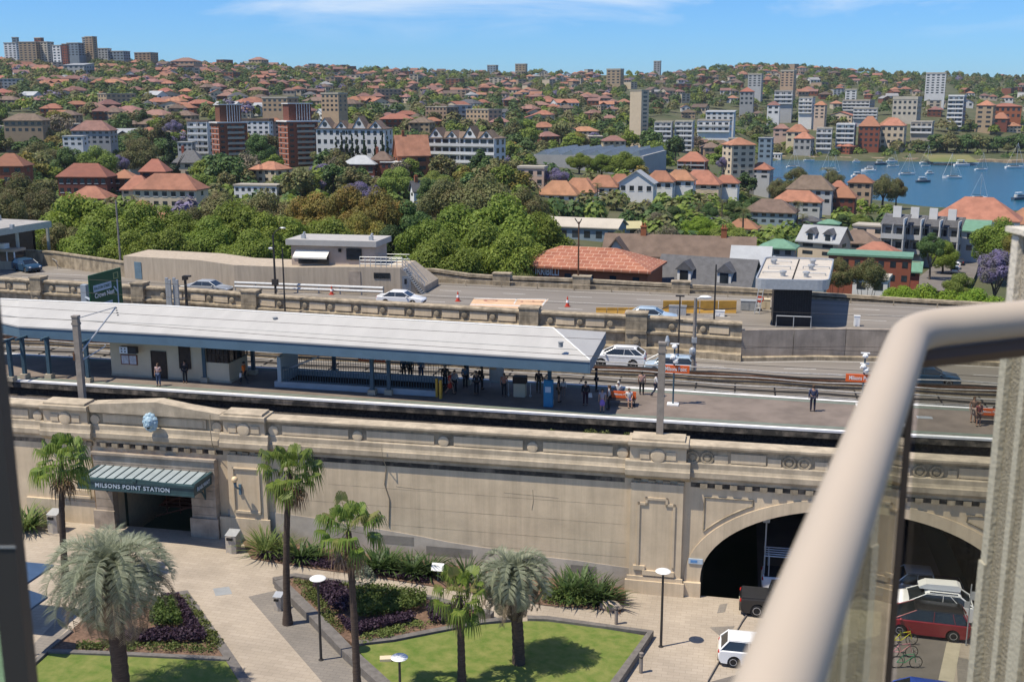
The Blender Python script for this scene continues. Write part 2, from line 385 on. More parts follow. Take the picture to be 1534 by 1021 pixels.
# cornice: shadowed moulding, projecting band, ledge
cb = MB()
def corn(sa, sb, d=0.0):
 cb.sweep([(sa, 0), (sb, 0)], [(WF, 8.5), (WF-0.1, 8.52), (WF-0.12-d, 8.72), (0.23-d, 8.82), (0.19-d, 8.9), (0.19-d, 9.2), (0.24-d, 9.25), (0.3-d, 9.42), (0.3-d, 9.7), (0.36-d, 9.78), (WF+0.5, 9.78), (WF+0.5, 8.5)])
PIERS = [(-31.6, -28.4), (-18.8, -16.0), (7.1, 10.4), (30.2, 33.4)]
edges = [-48]+[e for p in PIERS for e in p]+[62]
for k in range(0, len(edges), 2): corn(edges[k], edges[k+1])
for a, b in PIERS: corn(a-0.25, b+0.25, 0.28)
part(vw, 'cornice', cb, m_trim)
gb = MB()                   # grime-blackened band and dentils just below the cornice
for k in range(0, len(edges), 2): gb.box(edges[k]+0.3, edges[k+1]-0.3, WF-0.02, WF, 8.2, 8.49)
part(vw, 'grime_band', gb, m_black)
nb = MB()
for a, b in PIERS+[(-28, -19.2), (11, 29.6)]:
 k = a+0.25
 while k < b: nb.box(k, k+0.42, WF-0.2, WF-0.001, 8.22, 8.5); k += 0.86
part(vw, 'dentil_course', nb, m_concd)
# parapet above
fb = MB(); fb.box(-48, 62, 0.42, 0.95, 9.79, 10.62); part(vw, 'parapet', fb, m_concd)
cp = MB()
def cope(sa, sb, d=0.0, top=10.9): cp.sweep([(sa, 0), (sb, 0)], [(0.25-d, 10.62), (0.22-d, 10.7), (0.16-d, 10.74), (0.16-d, top-0.04), (0.22-d, top), (1.12+d, top+0.04), (1.16+d, top-0.1), (1.1, 10.63)])
for k in range(0, len(edges), 2):
 if k == 2: continue
 cope(edges[k], edges[k+1])
for a, b in PIERS: cope(a-0.12, b+0.12, 0.26, 11.0); cope(a+0.1, b-0.1, 0.1, 11.15)
# raised, gently gabled coping over the entrance
gp = [(-28.2, 10.62), (-28.2, 11.15), (-26.4, 11.3), (-23.4, 11.55), (-21.4, 11.25), (-19.0, 11.0), (-19.0, 10.62)]
cp.prof(gp, 0.13, 1.2)
part(vw, 'coping', cp, m_trim)
def panel(mb, a, b, za, zb, t=0.42, d=0.06): mb.box(a, b, t-d, t, za, zb)
fp = MB()
for a, b in ((-36.5, -32.9), (-14.9, -10.5), (-9.3, -4.95), (-3.7, 0.6), (1.85, 6.05), (12.95, 14.95), (25.5, 27.6), (34, 38)): panel(fp, a, b, 9.84, 10.42)
for a, b in ((-27.4, -20.1),): panel(fp, a, b, 9.9, 10.5); panel(fp, a+0.2, b-0.2, 9.98, 10.42, 0.36, 0.03)
part(vw, 'frieze_panel', fp, m_conc)
bl = MB()
for a, b in ((12.0, 12.8), (15.05, 15.8), (17.7, 18.4), (22.0, 22.9), (24.9, 25.4)): panel(bl, a, b, 9.8, 10.24, 0.42, 0.05)
part(vw, 'frieze_block', bl, m_conc)
def disc(name, s_, z, r, t=0.42, d=0.09, ring=False):
 mb = MB()
 if ring:
  mb.lathe([(r, 0), (r, -d), (r*0.72, -d), (r*0.7, -0.02), (r*0.45, -0.02), (r*0.45, -d*0.9), (0, -d)], 20, (s_, t, z), 0, 'y')
 else: mb.lathe([(r*1.02, 0), (r*1.02, -d*0.7), (r*0.92, -d), (r*0.6, -d*1.15), (0, -d*1.2)], 20, (s_, t, z), 0, 'y')
 part(vw, name, mb, m_conc if not ring else m_concd)
for s_ in (-32.2, -28.0, -19.35, -15.5, -9.9, -4.35, 1.2, 6.65): disc('roundel', s_, 10.05, 0.33)
for s_ in (10.75, 11.6, 16.25, 17.1, 18.9, 19.8, 23.4, 24.3): disc('ring_medallion', s_, 10.08, 0.38, ring=True)
# piers: shaft with stepped frame, base, parapet block, big roundel
for i, (a, b) in enumerate(PIERS):
 mb = MB(); z0 = G(b)-0.8
 if i == 0: mb.box(a+0.1, b-0.1, WF-0.14, WF, -1, 8.3)
 else: mb.box(a+0.1, b-0.1, WF-0.3, WF, z0, 8.32)
 mb.box(a, b, 0.14, 0.42, 9.79, 10.6)
 if i >= 2:
  mb.box(a-0.12, b+0.12, WF-0.5, WF-0.3, z0, G(b)+0.85); mb.box(a-0.02, b+0.02, WF-0.4, WF-0.3, G(b)+0.85, G(b)+1.1)
  c = (a+b)/2
  f = [(c-1.05, 3.2), (c-1.05, 7.05), (c-0.6, 7.05), (c-0.6, 7.4), (c+0.6, 7.4), (c+0.6, 7.05), (c+1.05, 7.05), (c+1.05, 3.2)]
  for (xa, za), (xb, zb) in zip(f, f[1:]): mb.box(min(xa, xb)-0.07, max(xa, xb)+0.07, WF-0.37, WF-0.299, min(za, zb)-0.07, max(za, zb)+0.07)
  mb.box(c-1.3, c-0.6, WF-0.42, WF-0.3, 2.85, 3.12); mb.box(c-0.75, c+1.15, WF-0.44, WF-0.3, 2.55, 2.85)
 part(vw, 'pier', mb, m_conc)
 c = (a+b)/2; disc('pier_roundel', c, 10.1, 0.42, 0.14, 0.12)
 q = MB(); q.box(c-1.05, c-0.5, 0.06, 0.139, 9.88, 10.36); q.box(c+0.5, c+1.05, 0.06, 0.139, 9.88, 10.36); part(vw, 'pier_panel', q, m_conc)
# arch ring and spandrel mouldings
rb = MB(); A, B = arch(AA, AB, 36), arch(AA+0.95, AB+0.7, 36)
for k in range(36):
 (a, za), (b, zb) = A[k], A[k+1]; (c, zc), (d, zd) = B[k], B[k+1]; T = WF-0.07
 rb.quad((a, T, za), (b, T, zb), (d, T, zd), (c, T, zc)); rb.quad((c, T, zc), (d, T, zd), (d, WF, zd), (c, WF, zc)); rb.quad((a, T, za), (b, T, zb), (b, WF, zb), (a, WF, za))
for sg in (-1, 1):
 x0, x1 = AC+sg*AA, AC+sg*(AA+0.95); rb.box(min(x0, x1), max(x0, x1), WF-0.07, WF, -0.5, AZ); rb.box(min(x0, x1)-0.05, max(x0, x1)+0.05, WF-0.3, WF-0.071, -0.5, G(10)+0.9)
part(vw, 'arch_ring', rb, m_conc)
sp = MB()
for sg in (-1, 1):
 Bq = [p for p in arch(AA+1.25, AB+1.0, 60) if (p[0]-AC)*sg > 5.6 and p[1] > 5.2]
 Bq.sort(key=lambda p: p[0]*sg)
 pts = Bq+[(Bq[-1][0]+sg*0.0, 7.62), (Bq[0][0], 7.62)]
 for (xa, za), (xb, zb) in zip(pts, pts[1:]+pts[:1]):
  sp.tube([(xa, WF-0.01, za), (xb, WF-0.01, zb)], 0.055, 4)
part(vw, 'spandrel_moulding', sp, m_concd)
# panels of the wall either side of the entrance; conduit, crack and water stains
w2 = MB()
for a, b, za, zb in ((-18.35, -16.5, 4.45, 7.5), (-31.3, -28.6, 4.6, 5.2)):
 for (xa, xb, ya, yb) in ((a, b, zb-0.08, zb), (a, b, za, za+0.16), (a, a+0.08, za, zb), (b-0.08, b, za, zb)): w2.box(xa, xb, WF-0.4, WF-0.29, ya, yb)
w2.box(-33.6, -28.4, WF-0.22, WF-0.01, 1.5, 4.3); w2.box(-19.4, -15.9, WF-0.42, WF-0.301, 1.5, 4.1)
part(vw, 'wall_panel_moulding', w2, m_conc)
cd_ = MB(); cd_.tube([(-8.2, 0.0, 9.75), (-8.2, -0.02, 9.0), (-8.1, WF-0.04, 8.1), (-8.25, WF-0.04, 7.0), (-7.95, WF-0.04, 6.0), (-8.05, WF-0.04, 4.2)], 0.03, 5)
cd_.tube([(-19.6, 0.0, 11.0), (-19.6, -0.05, 9.9), (-19.55, -0.05, 9.1), (-19.5, WF-0.1, 8.2)], 0.03, 5)
cd_.tube([(-8.9+1.4, WF, 6.9), (-6, WF, 6.84), (-5.2, WF, 6.86)], 0.015, 4); cd_.tube([(1.2, WF, 7.3), (1.25, WF, 6.6), (1.15, WF, 6.0)], 0.02, 4); cd_.tube([(-0.6, WF, 7.0), (1.2, WF, 6.95), (2.8, WF, 6.9)], 0.012, 4)
part(vw, 'conduit_pipe', cd_, m_concd)
jt = MB()
for z, a, b in ((4.3, -14, 6.9), (5.5, -15, 7), (6.7, -12, 6.8), (3.4, -2, 7)): jt.box(a, b, WF-.004, WF+.01, z, z+.02)
part(vw, 'render_joint', jt, m_concd)
# station entrance in sandstone
se = MB()
Z0, Z1 = 1.5, 8.05
def ashlar(mb, sa, sb, za, zb, t0, t1, course=0.55):
 z = za
 while z < zb-0.05:
  q = min(course, zb-z); mb.box(sa, sb, t0, t1, z, z+q-0.035); mb.box(sa+0.02, sb-0.02, t0+0.03, t1, z+q-0.035, z+q); z += q
ashlar(se, -28.1, -26.85, Z0, 6.2, -0.12, WF-0.001); ashlar(se, -21.2, -19.5, Z0, 6.2, -0.12, WF-0.001); ashlar(se, -28.1, -19.5, 6.2, 7.85, -0.08, WF-0.001)
se.box(-28.25, -26.75, -0.28, -0.121, Z0, 4.0); se.box(-21.3, -19.35, -0.28, -0.121, Z0, 4.0)
se.box(-28.2, -19.4, -0.2, 0.1, 7.85, 8.0)
part(vw, 'entrance_surround', se, m_stone)
eb = MB()
eb.quad((-26.8, 1.5, 1.6), (-26.8, 8, 1.6), (-26.8, 8, 6.2), (-26.8, 1.5, 6.2), 1); eb.quad((-21.2, 1.5, 1.6), (-21.2, 8, 1.6), (-21.2, 8, 6.2), (-21.2, 1.5, 6.2), 0)
eb.quad((-26.8, 8, 1.6), (-21.2, 8, 1.6), (-21.2, 8, 6.2), (-26.8, 8, 6.2), 0); eb.quad((-26.8, 1.5, 6.0), (-21.2, 1.5, 6.0), (-21.2, 8, 6.0), (-26.8, 8, 6.0), 0)
part(vw, 'concourse_wall', eb, [m_dkbrown, m_creamd])
ee = MB()                  # red-brown stair balustrade seen inside
for k in range(6):
 ee.box(-26.2+k*0.05, -21.4, 4.6+k*0.3, 4.9+k*0.3, 2.6, 2.75+k*0.17)
ee.tube([(-25.6, 3.4, 3.2), (-23.4, 3.4, 4.1), (-21.4, 3.4, 4.1)], 0.06, 6); ee.tube([(-25.4, 2.6, 2.7), (-22.6, 2.6, 3.6), (-21.4, 2.6, 3.6)], 0.05, 6)
for s_ in (-25, -24, -23, -22): ee.box(s_-0.03, s_+0.03, 3.37, 3.43, 2.7, 4.0)
part(vw, 'stair_balustrade', ee, M('red_brown_rail', (0.13, 0.045, 0.025), 0.6, 3, 0.2))
# lion head on the parapet
lh = thing('lion_sculpture', 'pale blue moulded lion head hung on parapet above station entrance', 'sculpture', (-23.75, 0.1, 10.0))
hb = MB()
for k in range(12):
 a = 2*pi*k/12; hb.blob((-23.75+0.36*cos(a), -0.08, 10.25+0.44*sin(a)), (0.19, 0.17, 0.21), 8, 6, 0, 0.12)
m_lion = M('pale_blue_fibreglass', (0.20, 0.33, 0.42), 0.6, 7, 0.4, col2=(0.42, 0.52, 0.56))
part(lh, 'mane', hb, m_lion, smooth=True)
fb = MB(); fb.blob((-23.75, -0.2, 10.27), (0.36, 0.26, 0.42), 12, 9, 0, 0.03); fb.blob((-23.75, -0.42, 10.12), (0.17, 0.15, 0.13), 10, 7); fb.blob((-23.75, -0.5, 10.2), (0.07, 0.08, 0.06), 8, 6)
fb.blob((-23.89, -0.4, 10.42), (0.07, 0.06, 0.045), 8, 6); fb.blob((-23.61, -0.4, 10.42), (0.07, 0.06, 0.045), 8, 6)
part(lh, 'face', fb, m_lion, smooth=True)
jb = MB(); jb.blob((-23.75, -0.4, 9.96), (0.12, 0.1, 0.07), 8, 6); part(lh, 'mouth', jb, m_dkbrown, smooth=True)
# awning with the station name
aw = thing('station_awning', 'dark teal steel awning with grey glass roof and station lettering over entrance', 'awning', (-23.6, 0, 6.4))
AF = -2.5
rb = MB(); rb.add([(-27.5, -0.05, 7.12), (-19.9, -0.05, 7.12), (-19.9, AF+0.25, 6.98), (-27.5, AF+0.25, 6.98), (-27.5, -0.05, 7.08), (-19.9, -0.05, 7.08), (-19.9, AF+0.25, 6.94), (-27.5, AF+0.25, 6.94)], [(0, 1, 2, 3), (7, 6, 5, 4), (0, 4, 5, 1), (1, 5, 6, 2), (2, 6, 7, 3), (3, 7, 4, 0)])
part(aw, 'glass_roof', rb, m_awng)
for k in range(13):
 s_ = -27.2+k*0.6; q = MB(); q.tube([(s_, -0.06, 7.15), (s_, AF+0.25, 7.01)], 0.03, 4); part(aw, 'glazing_bar', q, m_teal)
fb = MB(); fb.box(-27.7, -19.7, AF, AF+0.22, 6.38, 6.98); fb.box(-27.75, -19.65, AF-0.06, AF+0.28, 6.9, 7.06); fb.box(-27.75, -19.65, AF-0.05, AF, 6.34, 6.46)
fb.box(-27.7, -27.5, AF+0.22, -0.1, 6.38, 7.0); fb.box(-19.9, -19.7, AF+0.22, -0.1, 6.38, 7.12); fb.box(-27.78, -27.6, AF, -0.1, 6.98, 7.1); fb.box(-19.8, -19.6, AF, -0.1, 7.0, 7.2)
fb.prof([(-26.8, 7.06), (-23.7, 7.24), (-20.6, 7.06)], AF-0.02, AF+0.1)
fb.lathe([(0.16, 0), (0.16, -0.08), (0, -0.1)], 12, (-23.7, AF-0.02, 7.15), 0, 'y')
part(aw, 'fascia', fb, m_teal)
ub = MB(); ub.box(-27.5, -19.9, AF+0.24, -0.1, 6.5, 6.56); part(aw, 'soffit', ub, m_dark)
tb = upright(text_mb('MILSONS POINT STATION', 0.40, 0.015, 0.006, spacing=1.12), -23.9, AF-0.02, 6.66); part(aw, 'lettering', tb, m_bluew)
tb = upright(text_mb('RAILWAY', 0.36, 0.015, 0.006, spacing=1.1), -19.67, AF/2, 6.7, pi/2); part(aw, 'side_lettering', tb, m_bluew)
for s_ in (-27.2, -20.2):
 q = MB(); q.tube([(s_, -0.15, 5.4), (s_, -0.5, 5.9), (s_, -1.6, 6.4)], 0.06, 6); q.tube([(s_, -0.15, 5.3), (s_, -0.15, 6.4)], 0.06, 6); part(aw, 'bracket', q, m_teal)
# wall lamp
wl = thing('wall_lamp', 'cream globe lamp on blue bracket on wall right of station entrance', 'lamp', (-17.9, 0.2, 6.4))
q = MB(); q.blob((-17.9, -0.5, 6.95), 0.2, 14, 10); part(wl, 'globe', q, M('cream_globe', (0.8, 0.6, 0.36), 0.4, 2, 0.1), smooth=True)
q = MB(); q.tube([(-17.88, 0.2, 6.1), (-17.9, -0.1, 6.2), (-17.9, -0.45, 6.45), (-17.9, -0.5, 6.75)], [0.05, 0.06, 0.08, 0.1], 8); q.box(-17.96, -17.8, 0.1, 0.2, 5.7, 6.4); part(wl, 'bracket', q, m_fascia)
# ------------------------------------------------------------------ railway: track bed, platform, canopy, station house
S0, S1 = -60, 64
TN = [(-60, 10.0), (-48, 9.9), (-35, 9.65), (-20, 9.25), (-5, 9.0), (10, 8.75), (20, 8.7), (35, 9.0), (64, 9.6)]
TF = [(-60, 17.9), (-25, 17.6), (0, 17.35), (10, 17.0), (20, 16.55), (35, 16.4), (64, 16.7)]
SS = [-60, -48, -40, -35, -28, -20, -12, -5, 2, 10, 20, 28, 35, 48, 64]
tn = lambda s: lerp(TN, s); tf = lambda s: lerp(TF, s)
ZP = 9.7; ZT = 8.55
# solid viaduct body so nothing shows through
q = MB(); q.ribbon([(s, 0.9, ZT+1.0) for s in SS], [(s, 3.9, ZT+0.2) for s in SS]); struct('track_ballast', q, m_ballast)
q = MB(); q.ribbon([(s, 3.0, ZT) for s in SS], [(s, tn(s)+0.2, ZT) for s in SS]); struct('track_bed', q, m_oily)
q = MB(); q.ribbon([(s, tf(s)-0.2, ZT) for s in SS], [(s, tf(s)+4.6, ZT) for s in SS]); struct('far_track_bed', q, m_oily)
def rails(name, base, gap, label):
 t = thing(name, label, 'railway track', (0, base(0), ZT))
 for d in (-gap/2, gap/2):
  q = MB(); q.sweep([(s, base(s)+d, ZT) for s in SS], [(-0.07, 0.06), (0.07, 0.06), (0.03, 0.1), (0.035, 0.22), (-0.035, 0.22), (-0.03, 0.1)]); part(t, 'rail', q, m_steel)
 q = MB(); k = S0+1
 while k < S1: q.box(k, k+0.24, base(k)-1.25, base(k)+1.25, ZT-0.05, ZT+0.06); k += 0.9
 part(t, 'sleepers', q, m_oily)
rails('railway_track', lambda s: tn(s)-1.75, 1.45, 'railway track in the dark trench between street parapet and platform')
rails('railway_track', lambda s: tf(s)+1.75, 1.45, 'railway track beyond the platform, beside the cable racks')
pm = thing('station_platform', 'long asphalt island platform with white painted edges between two tracks', 'platform', (0, 13, ZT))
q = MB(); q.ribbon([(s, tn(s), ZP) for s in SS], [(s, tf(s), ZP) for s in SS])
part(pm, 'surface', q, m_plat)
q = MB()
for e, d in ((tn, 1), (tf, -1)):
 q.ribbon([(s, e(s)-0.02*d, ZP+0.012) for s in SS], [(s, e(s)+0.34*d, ZP+0.012) for s in SS])
 q.ribbon([(s, e(s)-0.02*d, ZP+0.012) for s in SS], [(s, e(s)-0.02*d, ZP-0.12) for s in SS])
part(pm, 'edge_line', q, m_white)
q = MB()
for e, d in ((tn, 1), (tf, -1)): q.ribbon([(s, e(s)+0.5*d, ZP+0.008) for s in SS], [(s, e(s)+1.05*d, ZP+0.008) for s in SS])
part(pm, 'tactile_strip', q, m_tact)
q = MB()
for e, d in ((tn, 1), (tf, -1)):
 q.ribbon([(s, e(s), ZP-0.12) for s in SS], [(s, e(s), ZP-0.55) for s in SS], 1); q.ribbon([(s, e(s), ZP-0.55) for s in SS], [(s, e(s)+0.5*d, ZP-0.56) for s in SS], 0); q.ribbon([(s, e(s)+0.5*d, ZP-0.56) for s in SS], [(s, e(s)+0.5*d, ZT-0.2) for s in SS], 0)
part(pm, 'platform_wall', q, [m_oily, m_black])
q = MB()
for px, py in ((1385, 625),):
 s, t = PS(px, py, ZP); q.box(s-0.5, s+0.5, t-0.3, t+0.3, ZP+0.004, ZP+0.012)
part(pm, 'access_cover', q, m_grey)
# canopy
eave = [PS(x, y, 13.6) for x, y in ((-140, 462), (-20, 478), (28, 488.5), (250, 500), (480, 514.5), (740, 531), (884, 540))]
ridge = [PS(x, y, 14.8) for x, y in ((-140, 444), (-20, 447), (28, 449), (250, 458.5), (480, 472), (740, 486.5), (829, 491.5))]
farc = PS(908, 497, 13.6)
cn = thing('platform_canopy', 'long white hipped station canopy with deep blue grey fascia over the platform', 'canopy', (-10, 13, ZP))
def far_eave(k): return (ridge[k][0]+0.2, 2*ridge[k][1]-eave[k][1]-0.4)
q = MB()
n = len(eave)
q.ribbon([(s, t, 13.6) for s, t in eave[:-1]], [(s, t, 14.8) for s, t in ridge[:-1]])
q.quad((*eave[-2], 13.6), (*eave[-1], 13.6), (*ridge[-1], 14.8), (*ridge[-2], 14.8))
q.add([(*eave[-1], 13.6), (*farc, 13.6), (*ridge[-1], 14.8)], [(0, 1, 2)])
fe = [far_eave(k) for k in range(n-1)]+[farc]
q.ribbon([(s, t, 14.8) for s, t in ridge], [(s, t, 13.6) for s, t in fe])
part(cn, 'roof', q, m_roofw, recalc=True)
q = MB(); FZ = 12.72
q.sweep([(s, t, 0) for s, t in eave], [(0.0, 13.58), (0.12, 13.58), (0.12, FZ), (0.0, FZ)]); q.sweep([(s, t-0.12, 0) for s, t in fe], [(0.0, 13.58), (0.12, 13.58), (0.12, FZ), (0.0, FZ)])
e, f = eave[-1], farc
q.add([(e[0], e[1], 13.58), (f[0], f[1], 13.58), (f[0], f[1], FZ), (e[0], e[1], FZ), (e[0]-0.12, e[1], 13.58), (f[0]-0.12, f[1], 13.58), (f[0]-0.12, f[1], FZ), (e[0]-0.12, e[1], FZ)], [(0, 1, 2, 3), (4, 7, 6, 5), (0, 4, 5, 1), (3, 2, 6, 7)])
part(cn, 'fascia', q, m_fascia)
q = MB(); q.sweep([(s, t-0.05, 0) for s, t in eave], [(0, 13.5), (0, 13.62), (0.2, 13.64), (0.2, 13.5)]); part(cn, 'gutter', q, m_roofw)
q = MB(); q.ribbon([(s, t+0.14, 12.95) for s, t in eave], [(s, t-0.14, 12.95) for s, t in fe]); part(cn, 'soffit', q, m_under)
q = MB()
for (a, b), (c, d) in zip(ridge, ridge[1:]): q.tube([(a, b, 14.83), (c, d, 14.83)], 0.06, 5)
q.tube([(*ridge[-1], 14.83), (*eave[-1], 13.65)], 0.05, 5); part(cn, 'ridge_cap', q, m_white)
q = MB()                  # thin grey line partway down the roof, and small vents
mid = [(a+(c-a)*0.68, b+(d-b)*0.68, 14.8-1.2*0.68+0.02) for (a, b), (c, d) in zip(ridge, eave)]
q.tube(mid, 0.022, 4)
part(cn, 'seam', q, m_grey)
for px, py in ((75, 451), (270, 462), (373, 467), (566, 477), (687, 485), (808, 491), (412, 476), (840, 513)):
 s, t = PS(px, py+2, 14.5); v = MB(); v.lathe([(0.16, -0.2), (0.16, 0.1), (0.2, 0.1), (0.2, 0.16), (0, 0.2)], 8, (s, t, 14.5)); part(cn, 'roof_vent', v, m_grey)
for px, py, far in ((18, 570, 0), (38, 566, 0), (75, 566, 0), (133, 572, 0), (308, 571, 0), (558, 590, 0), (583, 590, 0), (501, 560, 1), (823, 606, 0), (832, 605, 0), (380, 560, 1), (700, 575, 1)):
 s, t = PS(px, py, ZP); v = MB(); v.box(s-0.13, s+0.13, t-0.13, t+0.13, ZP+0.35, 12.94); v.box(s-0.08, s+0.08, t-0.7, t+0.7, 12.75, 12.93)
 if px == 832: continue
 o = part(cn, 'column', v, m_bluecol); b = MB(); b.box(s-0.28, s+0.28, t-0.28, t+0.28, ZP, ZP+0.35); sub(o, 'plinth', b, m_creamd, top=cn)
# station house
a = PS(168, 562, ZP); b = PS(347, 573.5, ZP)
sh = thing('station_house', 'cream rendered single storey station building under the canopy', 'building', (a[0], a[1], ZP))
d = Vector((b[0]-a[0], b[1]-a[1])).normalized(); nn = Vector((-d.y, d.x)); Lh = (Vector(b)-Vector(a)).length; Dh = 3.0
def hp(x, y): v = Vector(a)+d*x+nn*y; return v.x, v.y
def hbox(mb, x0, x1, y0, y1, z0, z1, mi=0):
 p = [hp(x0, y0), hp(x1, y0), hp(x1, y1), hp(x0, y1)]; mb.prism(p, ZP+z0, ZP+z1, mi)
q = MB(); hbox(q, 0, Lh*0.985, 0, Dh, 0, 1.5); hbox(q, 0, Lh*0.80, 0, Dh, 1.5, 3.2); hbox(q, Lh*0.80, Lh, -0.02, Dh+.02, 2.85, 3.22); part(sh, 'wall', q, m_cream)
q = MB(); hbox(q, -0.03, Lh, -0.03, Dh, 0, 0.16); part(sh, 'skirting', q, m_creamd)
def atx(px): return (px-168)/179.0*Lh
for x0, x1, z0, z1, nm in ((231, 252, 0.02, 2.1, 'door'), (273, 288, 0.9, 2.6, 'window')):
 q = MB(); hbox(q, atx(x0), atx(x1), -0.05, -0.01, z0, z1); o = part(sh, nm, q, m_dkbrown)
 q = MB(); hbox(q, atx(x0)-0.06, atx(x0), -0.08, -0.01, z0, z1+0.06); hbox(q, atx(x1), atx(x1)+0.06, -0.08, -0.01, z0, z1+0.06); hbox(q, atx(x0), atx(x1), -0.08, -0.01, z1, z1+0.06); sub(o, 'frame', q, m_dkbrown, top=sh)
q = MB(); hbox(q, Lh*0.81, Lh*0.975, 0.05, 0.09, 1.5, 2.85); hbox(q, Lh*0.94, Lh*0.975, 0.09, Dh-0.1, 1.5, 2.85); o = part(sh, 'ticket_window', q, m_glassd)
q = MB()
for k in range(6): x = Lh*(0.81+0.033*k); hbox(q, x-0.03, x+0.03, 0.0, 0.05, 1.5, 2.85)
for k in range(4): hbox(q, Lh*0.975, Lh*0.985, 0.2+k*0.95, 0.26+k*0.95, 1.5, 2.85)
hbox(q, Lh*0.81, Lh*0.98, 0, 0.05, 2.1, 2.16); sub(o, 'glazing_frame', q, m_dkbrown, top=sh)
q = MB(); hbox(q, atx(184), atx(209), -0.06, -0.01, 0.95, 1.75); o = part(sh, 'notice_board', q, M('board_frame', (0.25, 0.09, 0.05), 0.6, 3, 0.2))
for x0, x1 in ((185.5, 196), (197.5, 207.5)): q = MB(); hbox(q, atx(x0), atx(x1), -0.08, -0.061, 1.02, 1.68); sub(o, 'poster', q, M('poster_paper', (0.6, 0.6, 0.62), 0.7, 5, 0.3), top=sh)
vs = thing('hanging_sign', 'black and white platform indicator box hung above the notice board', 'sign', (*hp(atx(205), -0.6), ZP+2.1))
q = MB(); hbox(q, atx(193), atx(217), -0.9, -0.5, 2.05, 2.55); part(vs, 'casing', q, m_poled)
q = MB(); hbox(q, atx(193), atx(205), -0.93, -0.91, 2.05, 2.55); part(vs, 'face', q, m_white)
q = MB()
for k in range(2):
 for j in range(2): hbox(q, atx(195.5+5*k), atx(197.5+5*k), -0.945, -0.931, 2.14+.22*j, 2.24+.22*j)
part(vs, 'symbol', q, m_poled)
# stair well with picket fence
w0 = PS(417, 579.5, ZP); w1 = PS(655, 594, ZP); wd = 3.6
sw = thing('stair_well', 'sunken stairway opening with pale kerb and steel picket fence beneath the canopy', 'stairwell', (w0[0], w0[1], ZP))
d2 = Vector((w1[0]-w0[0], w1[1]-w0[1])).normalized(); n2 = Vector((-d2.y, d2.x)); Lw = (Vector(w1)-Vector(w0)).length
def wp(x, y): v = Vector(w0)+d2*x+n2*y; return v.x, v.y
def wbox(mb, x0, x1, y0, y1, z0, z1): mb.prism([wp(x0, y0), wp(x1, y0), wp(x1, y1), wp(x0, y1)], ZP+z0, ZP+z1)
q = MB(); wbox(q, 0, Lw, 0, 0.25, 0, 0.42); wbox(q, 0, Lw, wd, wd+0.25, 0, 0.42); wbox(q, -0.3, 0.0, -0.02, wd+0.27, 0, 0.43); part(sw, 'kerb', q, M('pale_grey_render', (0.36, 0.4, 0.42), 0.8, 1, 0.15))
q = MB(); wbox(q, 0, Lw, 0.25, wd, 0.005, 0.05); part(sw, 'stair_void', q, m_dark)
for y in (0.12, wd+0.12):
 q = MB(); wbox(q, 0, Lw, y-0.03, y+0.03, 1.42, 1.5); wbox(q, 0, Lw, y-0.02, y+0.02, 0.5, 0.55)
 x = 0.1
 while x < Lw: p = wp(x, y); q.box(p[0]-0.014, p[0]+0.014, p[1]-0.014, p[1]+0.014, ZP+0.42, ZP+1.42); x += 0.2
 part(sw, 'picket_fence', q, m_bluecol)
q = MB(); wbox(q, 0.02, 0.3, -0.1, 0.5, 0.43, 2.3); wbox(q, -0.02, 0.06, 0.5, wd, 0.43, 2.35); part(sw, 'end_wall', q, M('pale_blue_panel', (0.33, 0.4, 0.43), 0.6, 1, 0.1))
q = MB()
p = [wp(0.3, 0.3)+(ZP+1.2,), wp(3.0, 0.3)+(ZP+2.3,)]; q.tube(p, 0.04, 6); p = [wp(0.3, 1.2)+(ZP+1.2,), wp(3.0, 1.2)+(ZP+2.3,)]; q.tube(p, 0.04, 6); part(sw, 'handrail', q, m_galv)
q = MB(); wbox(q, Lw-0.1, Lw+0.05, -0.1, 0.15, 0, 1.35); wbox(q, Lw+0.3, Lw+0.45, -0.5, -0.2, 0, 1.35); part(sw, 'yellow_post', q, M('post_yellow', (0.6, 0.35, 0.05), 0.6, 3, 0.15))
# ------------------------------------------------------------------ highway: lower carriageway, carved median wall, upper carriageway
ZL = 8.7; ZU = 10.8
med = [PS(x, y, 11.9) for x, y in ((-150, 407), (10, 417), (120, 423.5), (290, 433.5), (410, 443), (620, 455.5), (850, 469), (1000, 476), (1112, 484))]
mT = lambda s: lerp([(a, b) for a, b in med]+[(24, 35.0), (36, 34.6), (64, 34.2)], s)
LB = lambda s: lerp([(-60, 25.5), (2, 24.7), (12, 24.3), (20, 23.9), (34, 23.9), (64, 24.5)], s)
SH = [-75, -60, -48, -38, -28, -18, -8, 2, 8, 14, 20, 28, 36, 48, 64]
q = MB(); q.ribbon([(s, 20.5, ZL-0.02) for s in SH], [(s, mT(s)+0.4, ZL-0.02) for s in SH]); struct('lower_road', q, m_asphalt)
q = MB()
for f, w in ((0.32, 0.11), (0.62, 0.11)):
 k = -58
 while k < 62:
  a, b = k, k+2.6
  q.quad((a, LB(a)*(1-f)+mT(a)*f, ZL-0.014), (b, LB(b)*(1-f)+mT(b)*f, ZL-0.014), (b, LB(b)*(1-f)+mT(b)*f+w, ZL-0.014), (a, LB(a)*(1-f)+mT(a)*f+w, ZL-0.014)); k += 7.5
q.ribbon([(s, LB(s)+0.55, ZL-0.014) for s in SH], [(s, LB(s)+0.68, ZL-0.014) for s in SH]); q.ribbon([(s, mT(s)-0.95, ZL-0.014) for s in SH], [(s, mT(s)-0.83, ZL-0.014) for s in SH])
struct('lane_marking', q, m_roadpaint)
